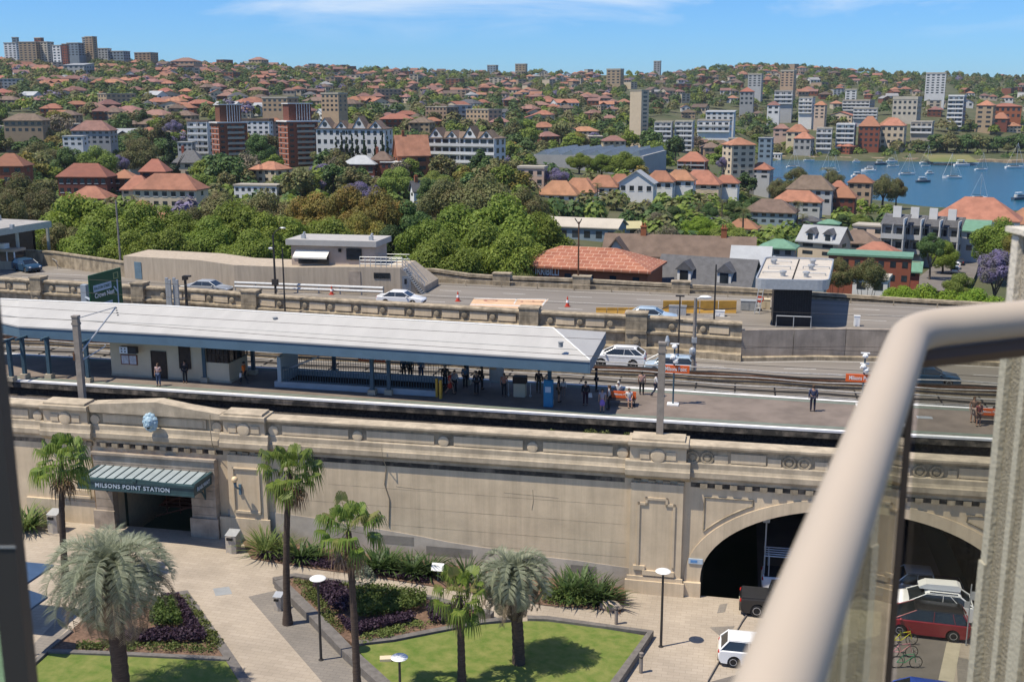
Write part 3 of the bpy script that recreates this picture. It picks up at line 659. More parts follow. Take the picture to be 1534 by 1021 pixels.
# darker nearside lane
q = MB(); q.ribbon([(s, LB(s), ZL-0.016) for s in SH], [(s, LB(s)*0.70+mT(s)*0.30, ZL-0.016) for s in SH]); struct('dark_lane', q, m_asph2)
lb = thing('low_barrier', 'low weathered steel and concrete barrier between far track and lower road', 'barrier', (0, 24, ZL))
q = MB(); q.sweep([(s, LB(s)-0.2) for s in SH], [(-0.15, ZL-1), (0.2, ZL-1), (0.2, ZL+0.35), (-0.15, ZL+0.35)]); part(lb, 'kerb_beam', q, m_concd)
q = MB(); q.sweep([(s, LB(s)-0.25) for s in SH], [(-0.1, ZL+0.36), (0.1, ZL+0.36), (0.14, ZL+0.68), (-0.12, ZL+0.68)]); part(lb, 'rail', q, m_rust)
# cable racks beside the far track
ck = thing('cable_rack', 'rack of grey and black service pipes along the far side of the far track', 'pipe rack', (0, 21, ZT))
for k in range(7):
 q = MB(); off = k*0.42; zz = ZT+0.15+0.2*k
 q.tube([(s, tf(s)+4.1+off, zz+0.05*sin(s*0.7+k)) for s in range(-58, 62, 2)], 0.08 if k % 2 else 0.055, 6); part(ck, 'pipe', q, [m_cable, m_cabled, m_cable, m_black2, m_cable, m_cabled, m_cable][k])
q = MB(); q.ribbon([(s, tf(s)+3.9, ZT-0.1) for s in SH], [(s, 23.6, ZL-0.3) for s in SH]); part(ck, 'bed', q, m_oily)
k = -56
q = MB()
while k < 60: q.box(k, k+0.1, tf(k)+4.0, tf(k)+6.9, ZT-0.1, ZT+0.2); k += 3
part(ck, 'brackets', q, m_cabled)
# carved median wall
mw = thing('median_wall', 'carved concrete wall with raised panels and round bosses dividing the two carriageways', 'wall', (med[4][0], med[4][1], ZL))
S_end = med[-1][0]
q = MB(); q.sweep([(s, mT(s)) for s in [-75]+[m[0] for m in med[1:]]], [(0.0, ZL-0.5), (0.0, 10.35), (-0.25, 10.45), (-0.25, 10.62), (0.05, 10.7), (0.05, 11.62), (0.6, 11.62), (0.6, ZL-0.5)]); part(mw, 'wall_body', q, m_concd)
q = MB(); q.sweep([(s, mT(s)) for s in [-75]+[m[0] for m in med[1:]]], [(-0.14, 11.63), (-0.18, 11.72), (-0.18, 11.88), (0.0, 11.93), (0.75, 11.93), (0.75, 11.63)]); part(mw, 'coping', q, m_concd)
q = MB(); q.sweep([(s, mT(s)) for s in [-75]+[m[0] for m in med[1:]]], [(-0.7, ZL-0.5), (-0.7, ZL+0.55), (-0.45, ZL+0.6), (0, ZL+0.6), (0, ZL-0.5)]); part(mw, 'kerb', q, m_concd)
posts = []
for x0, x1, y in ((30, 51, 423), (190, 213, 430), (355, 382, 442), (778, 808, 465), (938, 970, 473)):
 s_, _ = PS((x0+x1)/2, y, 11.95); w = (x1-x0)/17.0/2; posts.append((s_, w))
 v = MB(); v.box(s_-w, s_+w, mT(s_)-0.5, mT(s_)+0.9, ZL-0.3, 12.15); v.box(s_-w+0.05, s_+w-0.05, mT(s_)-0.62, mT(s_)-0.5, 10.45, 10.75); v.box(s_-w-0.06, s_+w+0.06, mT(s_)-0.56, mT(s_)+0.95, 12.15, 12.3); part(mw, 'post', v, m_concd)
 v = MB(); v.lathe([(0.3, 0), (0.3, -0.12), (0, -0.16)], 14, (s_, mT(s_)-0.5, 9.9), 0, 'y'); part(mw, 'post_boss', v, m_concd)
s_ = -66.0; pitch = 2.72; i = 0
while s_ < S_end-0.8:
 if min(abs(s_-p)-w for p, w in posts) > 0.35:
  v = MB(); v.lathe([(0.27, 0.06), (0.27, -0.1), (0.2, -0.16), (0, -0.18)], 12, (s_, mT(s_), 11.15), 0, 'y'); part(mw, 'boss', v, m_concd)
 a = s_+0.52; b = s_+pitch-0.52
 if b < S_end and min(abs((a+b)/2-p)-w for p, w in posts) > 0.9:
  v = MB(); v.add([(a, mT(a)-0.05, 10.85), (b, mT(b)-0.05, 10.85), (b, mT(b)-0.05, 11.5), (a, mT(a)-0.05, 11.5), (a, mT(a)+.06, 10.85), (b, mT(b)+.06, 10.85), (b, mT(b)+.06, 11.5), (a, mT(a)+.06, 11.5)], [(0, 1, 2, 3), (0, 4, 5, 1), (1, 5, 6, 2), (2, 6, 7, 3), (3, 7, 4, 0)]); part(mw, 'raised_panel', v, m_conc)
 s_ += pitch
pw = thing('retaining_wall', 'plain grey concrete panel wall right of the carved median wall', 'wall', (30, 35, ZL))
m_pan = M('panel_concrete', (0.37, 0.31, 0.25), 0.9, 0.8, 0.3, streak=0.25, bump=0.2)
s_ = S_end
while s_ < 62:
 e = min(s_+4.4, 62); mid = 10.0
 for za, zb in ((ZL-0.4, 9.75), (9.78, 11.32)):
  v = MB(); v.add([(s_, mT(s_)-0.1, za), (e-0.04, mT(e)-0.1, za), (e-0.04, mT(e)-0.1, zb), (s_, mT(s_)-0.1, zb), (s_, mT(s_)+.35, za), (e-0.04, mT(e)+.35, za), (e-0.04, mT(e)+.35, zb), (s_, mT(s_)+.35, zb)], [(0, 1, 2, 3), (4, 7, 6, 5), (0, 4, 5, 1), (1, 5, 6, 2), (2, 6, 7, 3), (3, 7, 4, 0)]); part(pw, 'concrete_panel', v, m_pan)
 s_ = e
q = MB(); q.sweep([(s, mT(s)) for s in (S_end, 20, 28, 36, 48, 62)], [(-0.5, ZL-0.3), (-0.5, ZL+0.28), (-0.35, ZL+0.34), (-0.1, ZL+0.34), (-0.1, ZL-0.3)]); part(pw, 'kerb', q, m_concd)
# upper road
FB = lambda s: lerp([(-90, 60), (-38, 56.5), (-20.7, 54.0), (-4, 53.1), (12.6, 52.4), (30, 50.5), (64, 47)], s)
q = MB(); q.ribbon([(s, mT(s)+0.5, ZU) for s in [-90]+SH], [(s, FB(s)+0.3, ZU) for s in [-90]+SH]); struct('upper_road', q, m_asphalt)
q = MB()
for f in (0.4, 0.75):
 k = -88
 while k < 62: q.quad((k, mT(k)*(1-f)+FB(k)*f, ZU+0.006), (k+2.4, mT(k+2.4)*(1-f)+FB(k+2.4)*f, ZU+0.006), (k+2.4, mT(k+2.4)*(1-f)+FB(k+2.4)*f+0.12, ZU+0.006), (k, mT(k)*(1-f)+FB(k)*f+0.12, ZU+0.006)); k += 7
for f in (0.58, 0.9): q.ribbon([(s, mT(s)*(1-f)+FB(s)*f, ZU+0.006) for s in SH], [(s, mT(s)*(1-f)+FB(s)*f+0.1, ZU+0.006) for s in SH])
struct('upper_lane_marking', q, m_roadpaint)
def roadquad(name, pts, z, m):
 q = MB(); q.add([(*PS(x, y, z), z) for x, y in pts], [tuple(range(len(pts)))]); return struct(name, q, m)
roadquad('painted_bus_bay', ((710, 446.5), (822, 448), (806, 465), (700, 463)), ZU+0.010, m_peach)
for pts in (((711, 446.3), (822, 447.8), (821, 448.8), (710, 447.3)), ((773, 447.5), (775, 447.5), (771, 455), (769, 455)), ((818, 448), (820, 448), (814, 457), (811, 457)), ((705, 455), (812, 458), (811, 459.4), (704, 456.4))): roadquad('bay_marking', pts, ZU+0.015, m_roadpaint)
m_pink = M('faded_red_paint', (0.42, 0.2, 0.14), 0.8, 5, 0.3)
for cx, cy, rx, ry in ((735, 450, 11, 1.9), (782, 451.5, 2.2, 1.0), (799, 451.3, 1.8, .9), (812, 452, 2.0, 1.0)):
 roadquad('bay_marking', [(cx+rx*cos(a*pi/8), cy+ry*sin(a*pi/8)) for a in range(16)], ZU+0.015, m_pink)
roadquad('bay_marking', [(736+7*cos(a*pi/8), 450+1.1*sin(a*pi/8)) for a in range(16)], ZU+0.020, m_peach)
# far parapet
fw = thing('far_parapet', 'weathered concrete parapet with square posts along far edge of upper road', 'parapet', (0, 53, ZU))
TOPF = [(-22.5, 12.2), (-20, 12.3), (-16, 11.9), (-12, 11.8), (-4, 11.86), (12.6, 11.6), (30, 11.35), (64, 11.2)]
fs = [-22.5, -20, -16, -12, -4, 4, 12.6, 20, 30, 40, 64]
for za, zb, d in ((ZU-0.1, None, 0.0), (None, None, 0.1)):
 v = MB()
 for a, b in zip(fs, fs[1:]):
  ta, tb_ = FB(a)+0.2-d, FB(b)+0.2-d; z0a = ZU-0.1 if d == 0 else lerp(TOPF, a)-0.32; z0b = ZU-0.1 if d == 0 else lerp(TOPF, b)-0.32; z1a, z1b = lerp(TOPF, a)-(0.22 if d else 0.45), lerp(TOPF, b)-(0.22 if d else 0.45)
  if d: z1a += 0.22; z1b += 0.22
  w = 0.45+2*d
  v.add([(a, ta, z0a), (b, tb_, z0b), (b, tb_, z1b), (a, ta, z1a), (a, ta+w, z0a), (b, tb_+w, z0b), (b, tb_+w, z1b), (a, ta+w, z1a)], [(0, 1, 2, 3), (4, 7, 6, 5), (0, 4, 5, 1), (3, 2, 6, 7)])
 part(fw, 'wall' if d == 0 else 'coping', v, m_concd)
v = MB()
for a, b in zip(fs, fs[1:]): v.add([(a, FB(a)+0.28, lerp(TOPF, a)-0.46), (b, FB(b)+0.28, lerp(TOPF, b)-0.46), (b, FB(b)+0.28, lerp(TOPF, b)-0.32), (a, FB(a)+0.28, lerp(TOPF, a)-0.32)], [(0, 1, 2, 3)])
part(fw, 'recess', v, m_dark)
for px in (732, 863, 1019):
 s_ = PS(px, 425, 12)[0]; v = MB(); w = 0.95; v.box(s_-w, s_+w, FB(s_)-0.15, FB(s_)+0.9, ZU-0.05, lerp(TOPF, s_)+0.25); v.box(s_-w-.08, s_+w+.08, FB(s_)-0.22, FB(s_)+0.97, lerp(TOPF, s_)+0.25, lerp(TOPF, s_)+0.36); part(fw, 'post', v, m_concd)
gb = MB(); gb.tube([(s, FB(s)-1.1, ZU+0.62) for s in fs], 0.05, 6)
gr = thing('guard_rail', 'thin pipe guard rail on short posts in front of the far parapet', 'guard rail', (0, 52, ZU))
part(gr, 'rail', gb, m_concd)
for k in range(-20, 62, 4): v = MB(); v.box(k-0.05, k+0.05, FB(k)-1.15, FB(k)-1.05, ZU, ZU+0.62); part(gr, 'post', v, m_concd)
# ---- control building on the far side, left
CBP = [PS(x, y, ZU) for x, y in ((-60, 396), (60, 404.5), (187, 416), (300, 427), (352, 431.5), (440, 435.5), (520, 438.5), (600, 440.5), (636, 439))]
cb = thing('control_building', 'long pale concrete control building with rooftop cabin, awning and outside stair', 'building', (*CBP[5], ZU))
v = MB(); WH = 2.55
top = lambda x: lerp([(187, 2.5), (300, 2.75), (385, 2.35), (440, 2.5), (523, 2.75), (600, 2.75), (636, 0.7)], x)
pxs = (187, 300, 352, 440, 520, 600, 636)
v2 = MB()
for k in range(2, 8):
 a, b = CBP[k], CBP[k+1]; za, zb = ZU+top(pxs[k-2]), ZU+top(pxs[k-1])
 v.add([(*a, ZU-0.1), (*b, ZU-0.1), (*b, zb), (*a, za), (a[0], a[1]+5.5, ZU-0.1), (b[0], b[1]+5.5, ZU-0.1), (b[0], b[1]+5.5, zb), (a[0], a[1]+5.5, za)], [(0, 1, 2, 3), (4, 7, 6, 5), (0, 4, 7, 3), (1, 5, 6, 2), (3, 2, 6, 7)])
m_cb = M('ribbed_pale_concrete', (0.44, 0.365, 0.275), 0.9, 1.2, 0.15, streak=0.18, stretch=(3, 1, 0.4))
part(cb, 'wall', v, m_cb)
def on(px, py_or_z, dt=0.0, isz=False):        # point of the building's front at a pixel column
 for k in range(len(CBP)-1):
  pass
 xs = [proj(Wd(a, b, ZU))[0] for a, b in CBP]; s_ = lerp(list(zip(xs, [p[0] for p in CBP])), px); t_ = lerp(list(zip(xs, [p[1] for p in CBP])), px)
 return s_, t_+dt
def fbox(nm, x0, x1, z0, z1, m, d0=-0.06, d1=-0.005, par=None):
 a, b = on(x0, 0), on(x1, 0); v = MB(); v.add([(a[0], a[1]+d0, z0), (b[0], b[1]+d0, z0), (b[0], b[1]+d0, z1), (a[0], a[1]+d0, z1), (a[0], a[1]+d1, z0), (b[0], b[1]+d1, z0), (b[0], b[1]+d1, z1), (a[0], a[1]+d1, z1)], [(0, 1, 2, 3), (4, 7, 6, 5), (0, 4, 5, 1), (1, 5, 6, 2), (2, 6, 7, 3), (3, 7, 4, 0)])
 return part(cb, nm, v, m) if par is None else sub(par, nm, v, m, top=cb)
o = fbox('door', 603, 616, ZU+0.05, ZU+1.9, m_grey); fbox('window', 606.5, 610, ZU+1.05, ZU+1.6, m_glassd, -0.09, -0.065, o)
fbox('window', 561, 585, ZU+1.6, ZU+2.2, m_glassd); fbox('recess', 523, 541, ZU+0.6, ZU+2.3, m_stone)
o = fbox('door', 203.5, 214, ZU+0.05, ZU+1.95, M('blue_door', (0.13, 0.2, 0.25), 0.5, 2, 0.2))
A_, B_ = on(430, 0, 1.6), on(555, 0, 1.6); zc0, zc1 = ZU+2.5, ZU+4.7
v = MB(); dd = 4.2
def cab(mb, a, b, z0, z1, d0, d1, e=0.0): mb.add([(a[0]-e, a[1]+d0, z0), (b[0]+e, b[1]+d0, z0), (b[0]+e, b[1]+d0, z1), (a[0]-e, a[1]+d0, z1), (a[0]-e, a[1]+d1, z0), (b[0]+e, b[1]+d1, z0), (b[0]+e, b[1]+d1, z1), (a[0]-e, a[1]+d1, z1)], [(0, 1, 2, 3), (4, 7, 6, 5), (0, 4, 5, 1), (1, 5, 6, 2), (2, 6, 7, 3), (3, 7, 4, 0)])
cab(v, A_, B_, zc0-0.1, zc1, 0, dd); part(cb, 'cabin', v, M('pinkish_render', (0.44, 0.355, 0.29), 0.9, 0.8, 0.15))
v = MB(); cab(v, A_, B_, zc1, zc1+0.6, -0.5, dd+0.5, 0.4); part(cb, 'cabin_roof', v, M('grey_fascia', (0.40, 0.38, 0.35), 0.8, 1, 0.1))
def cw(nm, x0, x1, z0, z1, m, d0=-0.05, d1=-0.004):
 a, b = on(x0, 0, 1.6), on(x1, 0, 1.6); v = MB(); cab(v, a, b, z0, z1, d0, d1); return part(cb, nm, v, m)
cw('window', 513, 536, zc0+0.75, zc1-0.25, m_glassd); cw('window', 440, 486, zc0+0.2, zc1-0.7, m_glassd); cw('vent_opening', 501, 505.5, zc1-0.65, zc1-0.3, m_dark)
a, b = on(437, 0, 1.6), on(488, 0, 1.6); v = MB(); v.add([(a[0], a[1]-0.05, zc1-0.55), (b[0], b[1]-0.05, zc1-0.55), (b[0], b[1]-1.0, zc1-1.15), (a[0], a[1]-1.0, zc1-1.15), (b[0], b[1]-1.0, zc1-1.32), (a[0], a[1]-1.0, zc1-1.32)], [(0, 1, 2, 3), (3, 2, 4, 5)]); part(cb, 'awning', v, M('cream_awning', (0.78, 0.74, 0.64), 0.7, 2, 0.08))
for px in (446, 548):
 v = MB(); s_, t_ = on(px, 0, 2.2); v.box(s_-0.2, s_+0.2, t_-0.2, t_+0.2, zc1+0.55, zc1+1.0); v.tube([(s_, t_, zc1+1), (s_+0.15, t_, zc1+1.3)], 0.12, 6); part(cb, 'roof_unit', v, m_galv)
v = MB()
p0, p1, p2 = on(540, 0, 0.1), on(603, 0, 0.1), on(650, 0, 0.1); zt = ZU+2.75
for h in (0.35, 0.7, 1.05): v.tube([(*p0, zt+h), (*p1, zt+h), (*p2, ZU+h)], 0.035, 5)
p3, p4, p5 = on(540, 0, 2.6), on(604, 0, 1.3), on(651, 0, 1.3)
for h in (0.55, 1.05): v.tube([(*p3, zt+h), (p4[0], p4[1]+1.2, zt+h)], 0.03, 5); v.tube([(*p4, zt+h), (*p5, ZU+h)], 0.03, 5)
for f in [i/8 for i in range(9)]: s_, t_ = p0[0]+(p1[0]-p0[0])*f, p0[1]+(p1[1]-p0[1])*f; v.box(s_-0.03, s_+0.03, t_-0.03, t_+0.03, zt, zt+1.05)
for f in [i/7 for i in range(1, 8)]: s_, t_ = p1[0]+(p2[0]-p1[0])*f, p1[1]+(p2[1]-p1[1])*f; v.box(s_-0.025, s_+0.025, t_-0.025, t_+0.025, zt*(1-f)+ZU*f, zt*(1-f)+ZU*f+1.05)
part(cb, 'stair_railing', v, m_galv)
v = MB()
for i in range(14):
 f = i/14; s_ = p1[0]+(p2[0]-p1[0])*f; z = zt*(1-f)+ZU*f; v.box(s_, s_+0.26, p1[1]+0.1, p1[1]+1.2, z-0.24, z-0.16)
v.add([(*p1, zt), (*p2, ZU), (*p2, ZU-0.0), (*p1, zt-0.25)], [(0, 1, 2, 3)]); part(cb, 'stair', v, m_galv)
wr = thing('white_guard_rail', 'double white W-beam guard rail on posts before the control building', 'guard rail', (*on(440, 0, -3), ZU))
g0, g1 = PS(352, 435, ZU), PS(574, 443.5, ZU)
v = MB()
for h in (0.45, 0.85):
 v.add([(g0[0], g0[1], ZU+h-0.14), (g1[0], g1[1], ZU+h-0.14), (g1[0], g1[1]-0.08, ZU+h), (g0[0], g0[1]-0.08, ZU+h), (g1[0], g1[1], ZU+h+0.14), (g0[0], g0[1], ZU+h+0.14)], [(0, 1, 2, 3), (3, 2, 4, 5)])
part(wr, 'beam', v, m_galv)
for i in range(8): f = i/7.; v = MB(); s_, t_ = g0[0]+(g1[0]-g0[0])*f, g0[1]+(g1[1]-g0[1])*f+0.1; v.box(s_-0.06, s_+0.06, t_-0.06, t_+0.06, ZU, ZU+1.0); part(wr, 'post', v, m_grey)
bw = thing('boundary_wall', 'low dark concrete wall left of the control building, below green trees', 'wall', (*CBP[1], ZU))
v = MB(); a, b, c = PS(-80, 376, ZU+1.0), PS(80, 384, ZU+1.2), CBP[2]
v.sweep([a, b, (c[0], c[1]+0.2)], [(0, ZU-0.2), (0.4, ZU-0.2), (0.4, ZU+1.6), (0, ZU+1.6)]); part(bw, 'wall', v, m_concd); v = MB(); v.sweep([a, b, (c[0], c[1]+.2)], [(-0.1, ZU+1.61), (0.5, ZU+1.61), (0.5, ZU+1.8), (-0.1, ZU+1.8)]); part(bw, 'coping', v, m_concd)
q = MB(); q.add([(*a, ZU+0.002), (*b, ZU+0.002), (*c, ZU+0.002), (*CBP[5], ZU+0.002), (-40, 50, ZU+0.002), (-90, 50, ZU+0.002)], [tuple(range(6))]); struct('upper_road_apron', q, m_asphalt)
# ---- toll shelter at the far left
ts = thing('toll_shelter', 'flat roofed toll shelter with pale steel fascia at left edge of upper road', 'shelter', (*PS(70, 388, ZU), ZU))
rz_ = ZU+5.0
rc = [PS(77, 333, rz_), PS(-60, 323, rz_), PS(-120, 368, rz_), PS(72, 333, rz_)]
rc = [PS(77, 331, rz_), PS(-90, 323, rz_), PS(-150, 366, rz_)]
v = MB(); v.prism([rc[0], rc[1], rc[2]], rz_-0.75, rz_); part(ts, 'roof', v, M('shelter_roof', (0.36, 0.34, 0.31), 0.8, 1.5, 0.25))
v = MB(); v.add([(*rc[0], rz_-0.78), (*rc[2], rz_-0.78), (*rc[2], rz_+0.02), (*rc[0], rz_+0.02), (rc[0][0], rc[0][1]-0.12, rz_-0.78), (rc[2][0], rc[2][1]-0.12, rz_-0.78), (rc[2][0], rc[2][1]-0.12, rz_+0.02), (rc[0][0], rc[0][1]-.12, rz_+0.02)], [(4, 5, 6, 7), (3, 2, 6, 7), (0, 4, 5, 1)]); part(ts, 'fascia', v, m_galv)
for px, py in ((75, 388), (30, 400)):
 v = MB(); s_, t_ = PS(px, py, ZU); v.box(s_-0.14, s_+0.14, t_-0.14, t_+0.14, ZU, rz_-0.76); part(ts, 'column', v, m_galv)
v = MB(); s_, t_ = PS(44, 341, rz_+0.2)[0], PS(44, 341, rz_+0.2)[1]; v.box(-78.5, -78, 60, 60.5, rz_, rz_+.6); v.box(s_-2.6, s_-2.2, t_, t_+0.4, rz_, rz_+0.5); part(ts, 'roof_unit', v, m_galv)
v = MB(); a = PS(28, 372, ZU+1.5); v.box(a[0]-9, a[0], a[1]+3, a[1]+3.5, ZU, ZU+4.2); part(ts, 'back_wall', v, m_black2)
tb = thing('toll_booth', 'small grey toll booth beneath shelter at left edge', 'booth', (*PS(12, 405, ZU), ZU))
a = PS(24, 404, ZU)
v = MB(); v.box(a[0]-3.4, a[0], a[1], a[1]+2.2, ZU, ZU+1.0); v.box(a[0]-3.4, a[0], a[1], a[1]+2.2, ZU+2.1, ZU+2.4); part(tb, 'body', v, m_cb)
v = MB(); v.box(a[0]-3.35, a[0]-0.05, a[1]+0.05, a[1]+2.1, ZU+1.0, ZU+2.1); part(tb, 'window', v, m_glassd)
v = MB()
for x in (-3.4, -2.2, -1.1, -0.12): v.box(a[0]+x, a[0]+x+0.12, a[1]-.01, a[1]+0.1, ZU+1.0, ZU+2.1)
v.box(a[0]-2.8, a[0]-1.6, a[1]+0.5, a[1]+1.4, ZU+2.4, ZU+3.0); part(tb, 'frame', v, m_white)
v = MB(); a = PS(60, 388, ZU); b = PS(86, 402, ZU); v.tube([(*a, ZU), (*a, ZU+0.9), (*b, ZU+0.9), (*b, ZU)], 0.05, 6); solo('pipe_barrier', v, m_galv, 'bent grey pipe barrier on the road beside the toll shelter', 'barrier')
# ---- black booth with flat white roof
kb = thing('plant_room', 'black ribbed plant room under flat pale roof with pipework on upper road', 'plant room', (*PS(1190, 488, ZU), ZU))
p = PS(1157, 487, ZU); q_ = PS(1213, 489, ZU)
s0, t0 = p; s1 = q_[0]; 
v = MB(); v.box(s0, s1, t0, t0+5, ZU, ZU+3.5); part(kb, 'wall', v, m_black2)
k = s0+0.12
v = MB()
while k < s1: v.box(k, k+0.07, t0-0.05, t0-0.001, ZU+1.0, ZU+3.5); k += 0.22
part(kb, 'cladding_ribs', v, m_black2)
zr = ZU+3.55
n0, n1, f1, f0 = PS(1133, 418, zr+0.75), PS(1240, 420, zr+0.75), PS(1248, 388, zr+0.75), PS(1148, 385, zr+0.75)
def rr(pts, r=0.5):
 out = []; n = len(pts)
 for i in range(n):
  a, b, c = Vector(pts[i-1]), Vector(pts[i]), Vector(pts[(i+1) % n]); u_ = (a-b).normalized(); w_ = (c-b).normalized()
  for k in range(5): f = k/4; x = b+u_*r*(1-f)**2+w_*r*f**2; out.append((x.x, x.y))
 return out
poly = rr([n0, n1, f1, f0], 0.9)
v = MB(); v.prism(poly, zr, zr+0.62); part(kb, 'roof', v, M('pale_membrane_roof', (0.50, 0.45, 0.38), 0.8, 0.8, 0.15))
v = MB(); cx = sum(x for x, y in poly)/len(poly); cy = sum(y for x, y in poly)/len(poly)
po = [(cx+(x-cx)*1.03, cy+(y-cy)*1.03) for x, y in poly]; m_ = len(po)
v.add([(x, y, zr-0.1) for x, y in po]+[(x, y, zr+0.8) for x, y in po]+[(x, y, zr+0.8) for x, y in poly]+[(x, y, zr+0.55) for x, y in poly], [(i, (i+1) % m_, m_+(i+1) % m_, m_+i) for i in range(m_)]+[(m_+i, m_+(i+1) % m_, 2*m_+(i+1) % m_, 2*m_+i) for i in range(m_)]+[(2*m_+i, 2*m_+(i+1) % m_, 3*m_+(i+1) % m_, 3*m_+i) for i in range(m_)]); part(kb, 'roof_edge', v, m_galv)
def kp(f, g, z=0.62): x = Vector(n0)*(1-f)*(1-g)+Vector(n1)*f*(1-g)+Vector(f1)*f*g+Vector(f0)*(1-f)*g; return (x.x, x.y, zr+z)
v = MB()
for pts in ([(0.1, .5, .9), (0.42, .5, .9)], [(0.05, .3, .8), (0.3, .3, .8)], [(0.66, .25, .85), (0.95, .25, .85)], [(0.6, .55, .85), (0.98, .55, .85)], [(0.1, .8, .8), (0.4, .8, .8)]):
 v.tube([kp(*a) for a in pts], 0.05, 5)
 for a in pts: v.tube([kp(a[0], a[1], .62), kp(*a)], 0.05, 5)
part(kb, 'roof_pipe', v, m_galv)
for f, g in ((0.72, 0.75), (0.72, 0.5), (0.68, 0.18), (0.35, 0.2), (0.15, 0.72)):
 v = MB(); x, y, z = kp(f, g); v.lathe([(0.22, 0), (0.22, 0.35), (0.32, 0.36), (0.32, 0.5), (0, 0.58)], 10, (x, y, z)); part(kb, 'roof_vent', v, m_galv)
v = MB(); a, b = kp(0.5, 0.02, 0.63), kp(0.5, 0.98, 0.63); v.tube([a, b], 0.07, 4); part(kb, 'roof_joint', v, m_dark)
v = MB(); v.tube([(s0+0.3, t0-0.6, ZU), (s0+0.3, t0-0.6, ZU+1.0), (s0+3.3, t0-0.6, ZU+1.0), (s0+3.3, t0-0.6, ZU)], 0.05, 6); v.tube([(s0+1.8, t0-0.6, ZU), (s0+1.8, t0-0.6, ZU+1.0)], 0.04, 5); part(kb, 'railing', v, m_galv)
# ---- works barriers, cones, clutter
def jersey(px0, px1, py, label, h=0.85, m=m_yellow, n=5):
 a, b = PS(px0, py, ZU), PS(px1, py, ZU); t = thing('works_barrier', label, 'barrier', (*a, ZU), group='yellow barriers at the roadworks')
 for i in range(n):
  f0_, f1_ = i/n, (i+1)/n-0.01; A1 = Vector(a).lerp(Vector(b), f0_); B1 = Vector(a).lerp(Vector(b), f1_); v = MB(); v.sweep([A1, B1], [(-0.3, ZU), (0.3, ZU), (0.12, ZU+0.35), (0.1, ZU+h), (-0.1, ZU+h), (-0.12, ZU+0.35)]); part(t, 'barrier_unit', v, m)
jersey(893, 975, 470, 'long low yellow works barrier left of the silver car on upper road', 0.6)
jersey(993, 1104, 468, 'tall yellow works barrier with black hose behind the thin dark poles', 1.15, n=4)
v = MB(); a = PS(992, 460, ZU+.6); b = PS(1103, 462, ZU+.6)
v.tube([(a[0], a[1]-0.5, ZU+0.5), (a[0]+0.6, a[1]-0.5, ZU+0.85), (a[0]+3, a[1]-0.5, ZU+0.85), (a[0]+4, a[1]-0.5, ZU+0.6), (b[0], b[1]-0.5, ZU+0.7)], 0.05, 6); solo('black_hose', v, m_cabled, 'black hose draped along the tall yellow works barrier', 'hose')
def cone(px, py, label, s=1.0):
 p = PS(px, py, ZU); t = thing('traffic_cone', label, 'traffic cone', (*p, ZU), group='traffic cones on the upper road')
 v = MB(); v.cbox((p[0], p[1], ZU+0.03), (0.5, 0.5, 0.06)); v.lathe([(0.2, 0.06), (0.04, 0.9*s), (0, 0.9*s)], 10, (p[0], p[1], ZU)); part(t, 'body', v, m_red)
 v = MB(); v.lathe([(0.15, 0.36*s), (0.105, 0.6*s)], 10, (p[0], p[1], ZU)); part(t, 'reflective_band', v, m_white)
cone(686, 451, 'orange traffic cone left of the peach painted bay', 1.1); cone(850, 459, 'orange traffic cone right of the peach painted bay', 1.1); cone(578, 438, 'orange traffic cone at the end of the white guard rail'); cone(497, 441, 'small orange traffic cone in front of white guard rail'); cone(445, 432, 'orange traffic cone beside the twin lamp poles')
for px, py, w, d, h, lab, m in ((1122, 464, 1.6, 1.0, 0.9, 'grey mesh crate beside the tall yellow barrier', m_grey), (1078, 473, 0.9, 0.6, 0.5, 'pale equipment box on road before yellow barrier', m_white), (1015, 471, 1.6, 0.7, 0.8, 'light grey equipment cabinet beside the silver car', m_galv), (1147, 462, 0.8, 0.7, 0.9, 'pale sack leaning by the plant room', m_cream), (1283, 488, 0.5, 0.4, 0.9, 'white roadside cabinet right of the plant room', m_white)):
 a = PS(px, py, ZU); t = thing('equipment_box', lab, 'equipment', (*a, ZU)); v = MB(); v.box(a[0]-w/2, a[0]+w/2, a[1]-d/2, a[1]+d/2, ZU, ZU+h); v.box(a[0]-w/2-0.03, a[0]+w/2+0.03, a[1]-d/2-.03, a[1]+d/2+.03, ZU+h, ZU+h+0.06); part(t, 'body', v, m); v = MB(); v.box(a[0]-w/2+.08, a[0]-.03, a[1]-d/2-.04, a[1]-d/2-.031, ZU+.1, ZU+h-.1); part(t, 'door', v, m)
v = MB()
for o_ in (0, 0.45):
 a, b = PS(1130, 470, ZU), PS(1141, 428, ZU+3.2); v.tube([(a[0]+o_, a[1], ZU), (b[0]+o_, a[1]+1.0, ZU+3.4)], 0.045, 5)
for i in range(9): f = i/9+0.05; v.tube([(a[0]+(b[0]-a[0])*f, a[1]+f, ZU+3.4*f), (a[0]+(b[0]-a[0])*f+0.45, a[1]+f, ZU+3.4*f)], 0.03, 4)
solo('ladder', v, m_galv, 'aluminium ladder leaning against the side of plant room', 'ladder')
sgn = thing('works_sign', 'round red and white sign on a stand by the ladder', 'sign', (*PS(1138, 466, ZU), ZU)); a = PS(1138, 466, ZU)
v = MB(); v.lathe([(0.35, 0), (0.35, -0.05), (0, -0.05)], 14, (*a, ZU+1.2), 0, 'y'); part(sgn, 'disc', v, m_red); v = MB(); v.box(a[0]-0.25, a[0]+0.25, a[1]-0.07, a[1]-0.055, ZU+1.1, ZU+1.28); part(sgn, 'bar', v, m_white); v = MB(); v.tube([(*a, ZU), (*a, ZU+1.1)], 0.04, 5); part(sgn, 'stand', v, m_grey)
